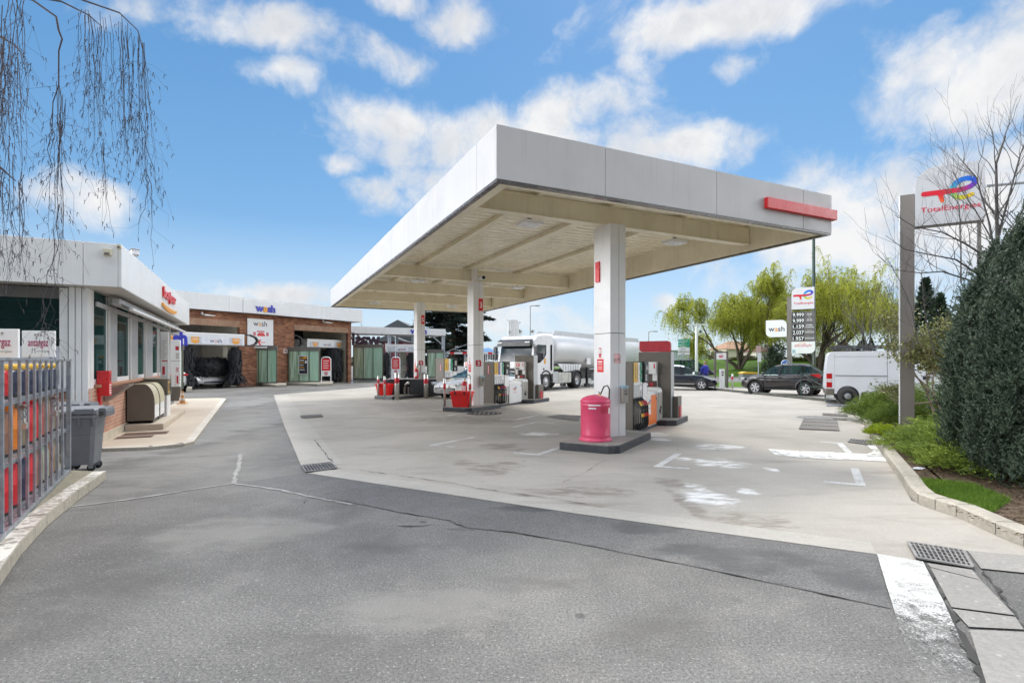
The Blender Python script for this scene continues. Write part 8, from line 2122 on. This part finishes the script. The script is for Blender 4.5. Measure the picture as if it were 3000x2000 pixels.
limb([(2925, 820), (2900, 660), (2860, 520), (2800, 450)], 9.3, 9.0, .03, .007, 5)
limb([(2900, 760), (2830, 715), (2760, 680), (2680, 665), (2620, 630)], 9.3, 9.0, .028, .005, 3, 1)
limb([(2890, 820), (2800, 760), (2720, 745), (2650, 730), (2595, 690)], 9.3, 8.8, .026, .005, 3, 1)
limb([(2870, 830), (2760, 795), (2700, 800), (2620, 790), (2570, 745)], 9.3, 9.5, .024, .004, 3, 1)
limb([(2922, 700), (2960, 560), (2990, 450), (3010, 400)], 9.3, 9.2, .03, .008, 5)
limb([(2930, 760), (2985, 640), (3040, 520)], 9.3, 9.0, .03, .008, 4)
limb([(2905, 700), (2860, 620), (2820, 560), (2790, 500)], 9.3, 9.6, .02, .005, 5)
limb([(2815, 830), (2815, 700), (2810, 600), (2770, 540)], 9.5, 9.5, .02, .005, 4)
limb([(2690, 1010), (2670, 900), (2640, 830), (2590, 740)], 10.5, 10.5, .014, .004, 4)
limb([(2740, 1050), (2710, 920), (2700, 800), (2720, 760)], 10.8, 10.8, .016, .004, 4)
skel_mesh('trunk', [s_ for s_ in segs if s_[2] >= 3], M_barkg, t); skel_mesh('branches', [s_ for s_ in segs if s_[2] < 3], M_barkg, t)
# variegated shrub with tan stems
t = thing('variegated_shrub', 'tan stemmed shrub with pale yellow green leaves between pylon and yew', 'shrub', G(2778, 1262, .1)); o = t.location; R = random.Random(8); segs, tips = [], []
for (lx, ly) in ((-.5, .1), (-.25, -.2), (0, .1), (.28, -.1), (.5, .2), (-.1, .3)):
    grow(segs, tips, Vector((R.uniform(-.15, .15), R.uniform(-.15, .15), 0)), Vector((lx, ly, 1)).normalized(), 1.0, .04, 4, R, .70, .73, (2, 4), .12, .14, .004)
sq = lambda p: Vector((p.x * (.62 if p.x < 0 else 1.0), p.y, p.z))
segs = [([sq(p) for p in pts], rad, dep) for pts, rad, dep in segs]; tips = [(sq(p), d) for p, d in tips]
skel_mesh('stems', [s_ for s_ in segs if s_[2] >= 3], M_barkl, t); tag(skel_mesh('branches', [s_ for s_ in segs if s_[2] < 3], M_barkl, t), kind='stuff')
L = []
for p, d in tips + [(pts[-1], Vector((0, 0, 1))) for pts, rad, dep in segs if dep in (1, 2)]:
    for _ in range(26): L.append((p.x + R.gauss(0, .13), p.y + R.gauss(0, .10), p.z + R.gauss(.02, .09)))
L = [q for q in L if not (q[0] < -1.15) and not (q[2] < .8)]
v, f = leaf_quads(np.array(L), .085, .04, None, 1.0); npmesh('leaves', v, f, leafmat('variegated_leaf', (.07, .09, .03), (.36, .36, .13), .45, .5, .2, 2.5), t)
# scrap of paper under the juniper
c = G(2690, 1374, .1); t = thing('paper_scrap', 'torn white paper scrap lying on the soil under the bright juniper', 'paper', c); m_ = MB(); m_.add([(-.10, -.03, .012), (.02, -.05, .01), (.11, .0, .02), (.03, .04, .03), (-.05, .035, .02)], [(0, 1, 2, 3, 4)], mat('paper', (.62, .64, .72), .7)); m_.build('sheet', t)

# ---------------------------------------------------------------- weeping birch hanging in from the left
t = thing('weeping_birch', 'weeping birch with thin bare hanging twigs at the upper left', 'tree', Vector((-6.4, 3.6, 0))); o = t.location; R = random.Random(15)
segs = [([Vector((0, 0, 0)), Vector((.1, 0, 2.5)), Vector((.2, .1, 4.6)), Vector((.1, .1, 7.5))], [.16, .13, .09, .03], 9)]
LB = MB(); tw = MB(); cat = []
def hang(px0, py0, px1, py1, Y, r=.006, n=1, kids=3):
    """a twig falling from one bearing to another at depth Y"""
    a, b = A(px0, py0, Y), A(px1, py1, Y + R.uniform(-.1, .1)); k = 7; P_ = []
    ph = R.uniform(0, 6)
    for i in range(k + 1):
        f = i / k; q = a.lerp(b, f); q.x += .025 * math.sin(f * 5 + ph) * f + R.gauss(0, .006); q.y += R.gauss(0, .01); P_.append(q - o)
    r *= .56; tw.tube(P_, [max(.0008, r * (1 - .7 * i / k)) for i in range(k + 1)], M_birch, 4, True, False)
    Lh = (b - a).length
    for c in range(kids):
        f = R.uniform(.12, .95); i = int(f * k); q = P_[i]; dx = R.gauss(0, .12); ln = Lh * R.uniform(.10, .34)
        e = [q, q + Vector((dx * .6, R.gauss(0, .04), -ln * .4)), q + Vector((dx * .9, R.gauss(0, .05), -ln))]
        tw.tube(e, [r * .45, r * .3, .0008], M_birch, 3, True, False); cat.append(e[-1]); cat.append(e[1])
    cat.append(P_[-1])
M_birch = mat('birch_twig', (.055, .044, .052), .8, var=.2)
def lim(pxs, Y, r0, r1):
    P_ = [A(x, y, Y) - o for x, y in pxs]; LB.tube(P_, [r0 + (r1 - r0) * i / (len(P_) - 1) for i in range(len(P_))], M_birch, 6, True, False)
Yb = 3.9
lim([(-700, -700), (-200, -160), (100, -60), (240, 0), (350, 38), (404, 90), (422, 160)], Yb, .010, .003)
lim([(-700, -700), (-250, -100), (95, 0), (165, 50), (172, 90), (182, 115), (172, 150), (172, 250), (155, 300), (152, 400)], Yb - .2, .0095, .0025)
lim([(95, -10), (180, 5), (260, 45), (300, 80)], Yb, .008, .003)
lim([(-700, -700), (-300, 0), (0, 108), (40, 130), (70, 165)], Yb - .5, .012, .0025)
lim([(-300, 300), (0, 490), (45, 530)], Yb - .4, .012, .003)
lim([(-700, -700), (-300, 0)], Yb - .1, .035, .02)
for k in range(34):     # dense left curtain
    x = R.uniform(-60, 80); y0 = R.uniform(-60, 180); hang(x, y0, x + R.gauss(-5, 14), y0 + R.uniform(280, 560), Yb - R.uniform(.1, .7), .0045, 1, 5)
for k in range(22):
    x = R.uniform(-60, 62); y0 = R.uniform(380, 560); hang(x, y0, x + R.gauss(4, 14), R.uniform(740, 890), Yb - R.uniform(.2, .7), .004, 1, 4)
for k in range(10):     # long strand in front of the shop window
    x = R.gauss(178, 8); y0 = R.uniform(230, 420); hang(x, y0, R.gauss(165, 14), R.uniform(640, 860), Yb - .2, .0035, 1, 4)
for x0, y0, x1, y1 in ((172, 250, 186, 500), (155, 300, 150, 520), (186, 300, 176, 760), (150, 400, 140, 700), (176, 600, 128, 1000), (160, 700, 122, 950)): hang(x0, y0, x1, y1, Yb - .2, .005, 1, 6)
for x0, y0 in ((125, 960), (127, 970), (130, 965)):
    for k in range(3): hang(x0, y0, x0 + R.uniform(-60, 110), y0 + R.uniform(30, 110), Yb - .2, .0022, 1, 1)
for k in range(20):     # middle bunch
    x = R.uniform(228, 330); y0 = 20 + (x - 240) * .25 + R.uniform(0, 60); hang(x, y0, x + R.gauss(0, 14), y0 + R.uniform(180, 480), Yb, .0035, 1, 4)
for k in range(4): hang(R.uniform(290, 310), 420, R.uniform(295, 340), R.uniform(560, 690), Yb, .003, 1, 3)
for k in range(21):     # right bunch under the arching tip
    x = R.uniform(335, 425); y0 = 40 + max(0, x - 350) * 1.0 + R.uniform(0, 50); hang(x, y0, x + R.gauss(6, 12), y0 + R.uniform(250, 470), Yb, .0035, 1, 4)
for x0, y0, x1, y1 in ((420, 150, 436, 560), (405, 100, 428, 620), (425, 300, 440, 640), (430, 500, 455, 780), (428, 540, 410, 700), (424, 420, 480, 600), (300, 430, 332, 690)): hang(x0, y0, x1, y1, Yb, .004, 1, 5)
LB_o = LB
segs_m = MB(); segs_m.tube(segs[0][0], segs[0][1], mat('birch_bark', (.55, .53, .50), .8, var=.3, scale=4), 10); segs_m.build('trunk', t)
lim_b = A(-700, -700, Yb) - o; LB.tube([Vector((.15, .1, 5.2)), lim_b * .5 + Vector((.1, 0, 3.2)), lim_b], [.06, .05, .035], M_birch, 6, True, False)
LB.build('limbs', t); tag(tw.build('twigs', t), kind='stuff')
ct = MB()
for q in cat:
    if R.random() < .75:
        e = R.uniform(-.012, .012); ct.tube([q, q + Vector((e, 0, .008)), q + Vector((e * 1.8, 0, -.004)), q + Vector((e * 1.9, 0, -.024))], [.0012, .0022, .0026, .0014], M_birch, 4, True, False)
tag(ct.build('catkins', t), kind='stuff')
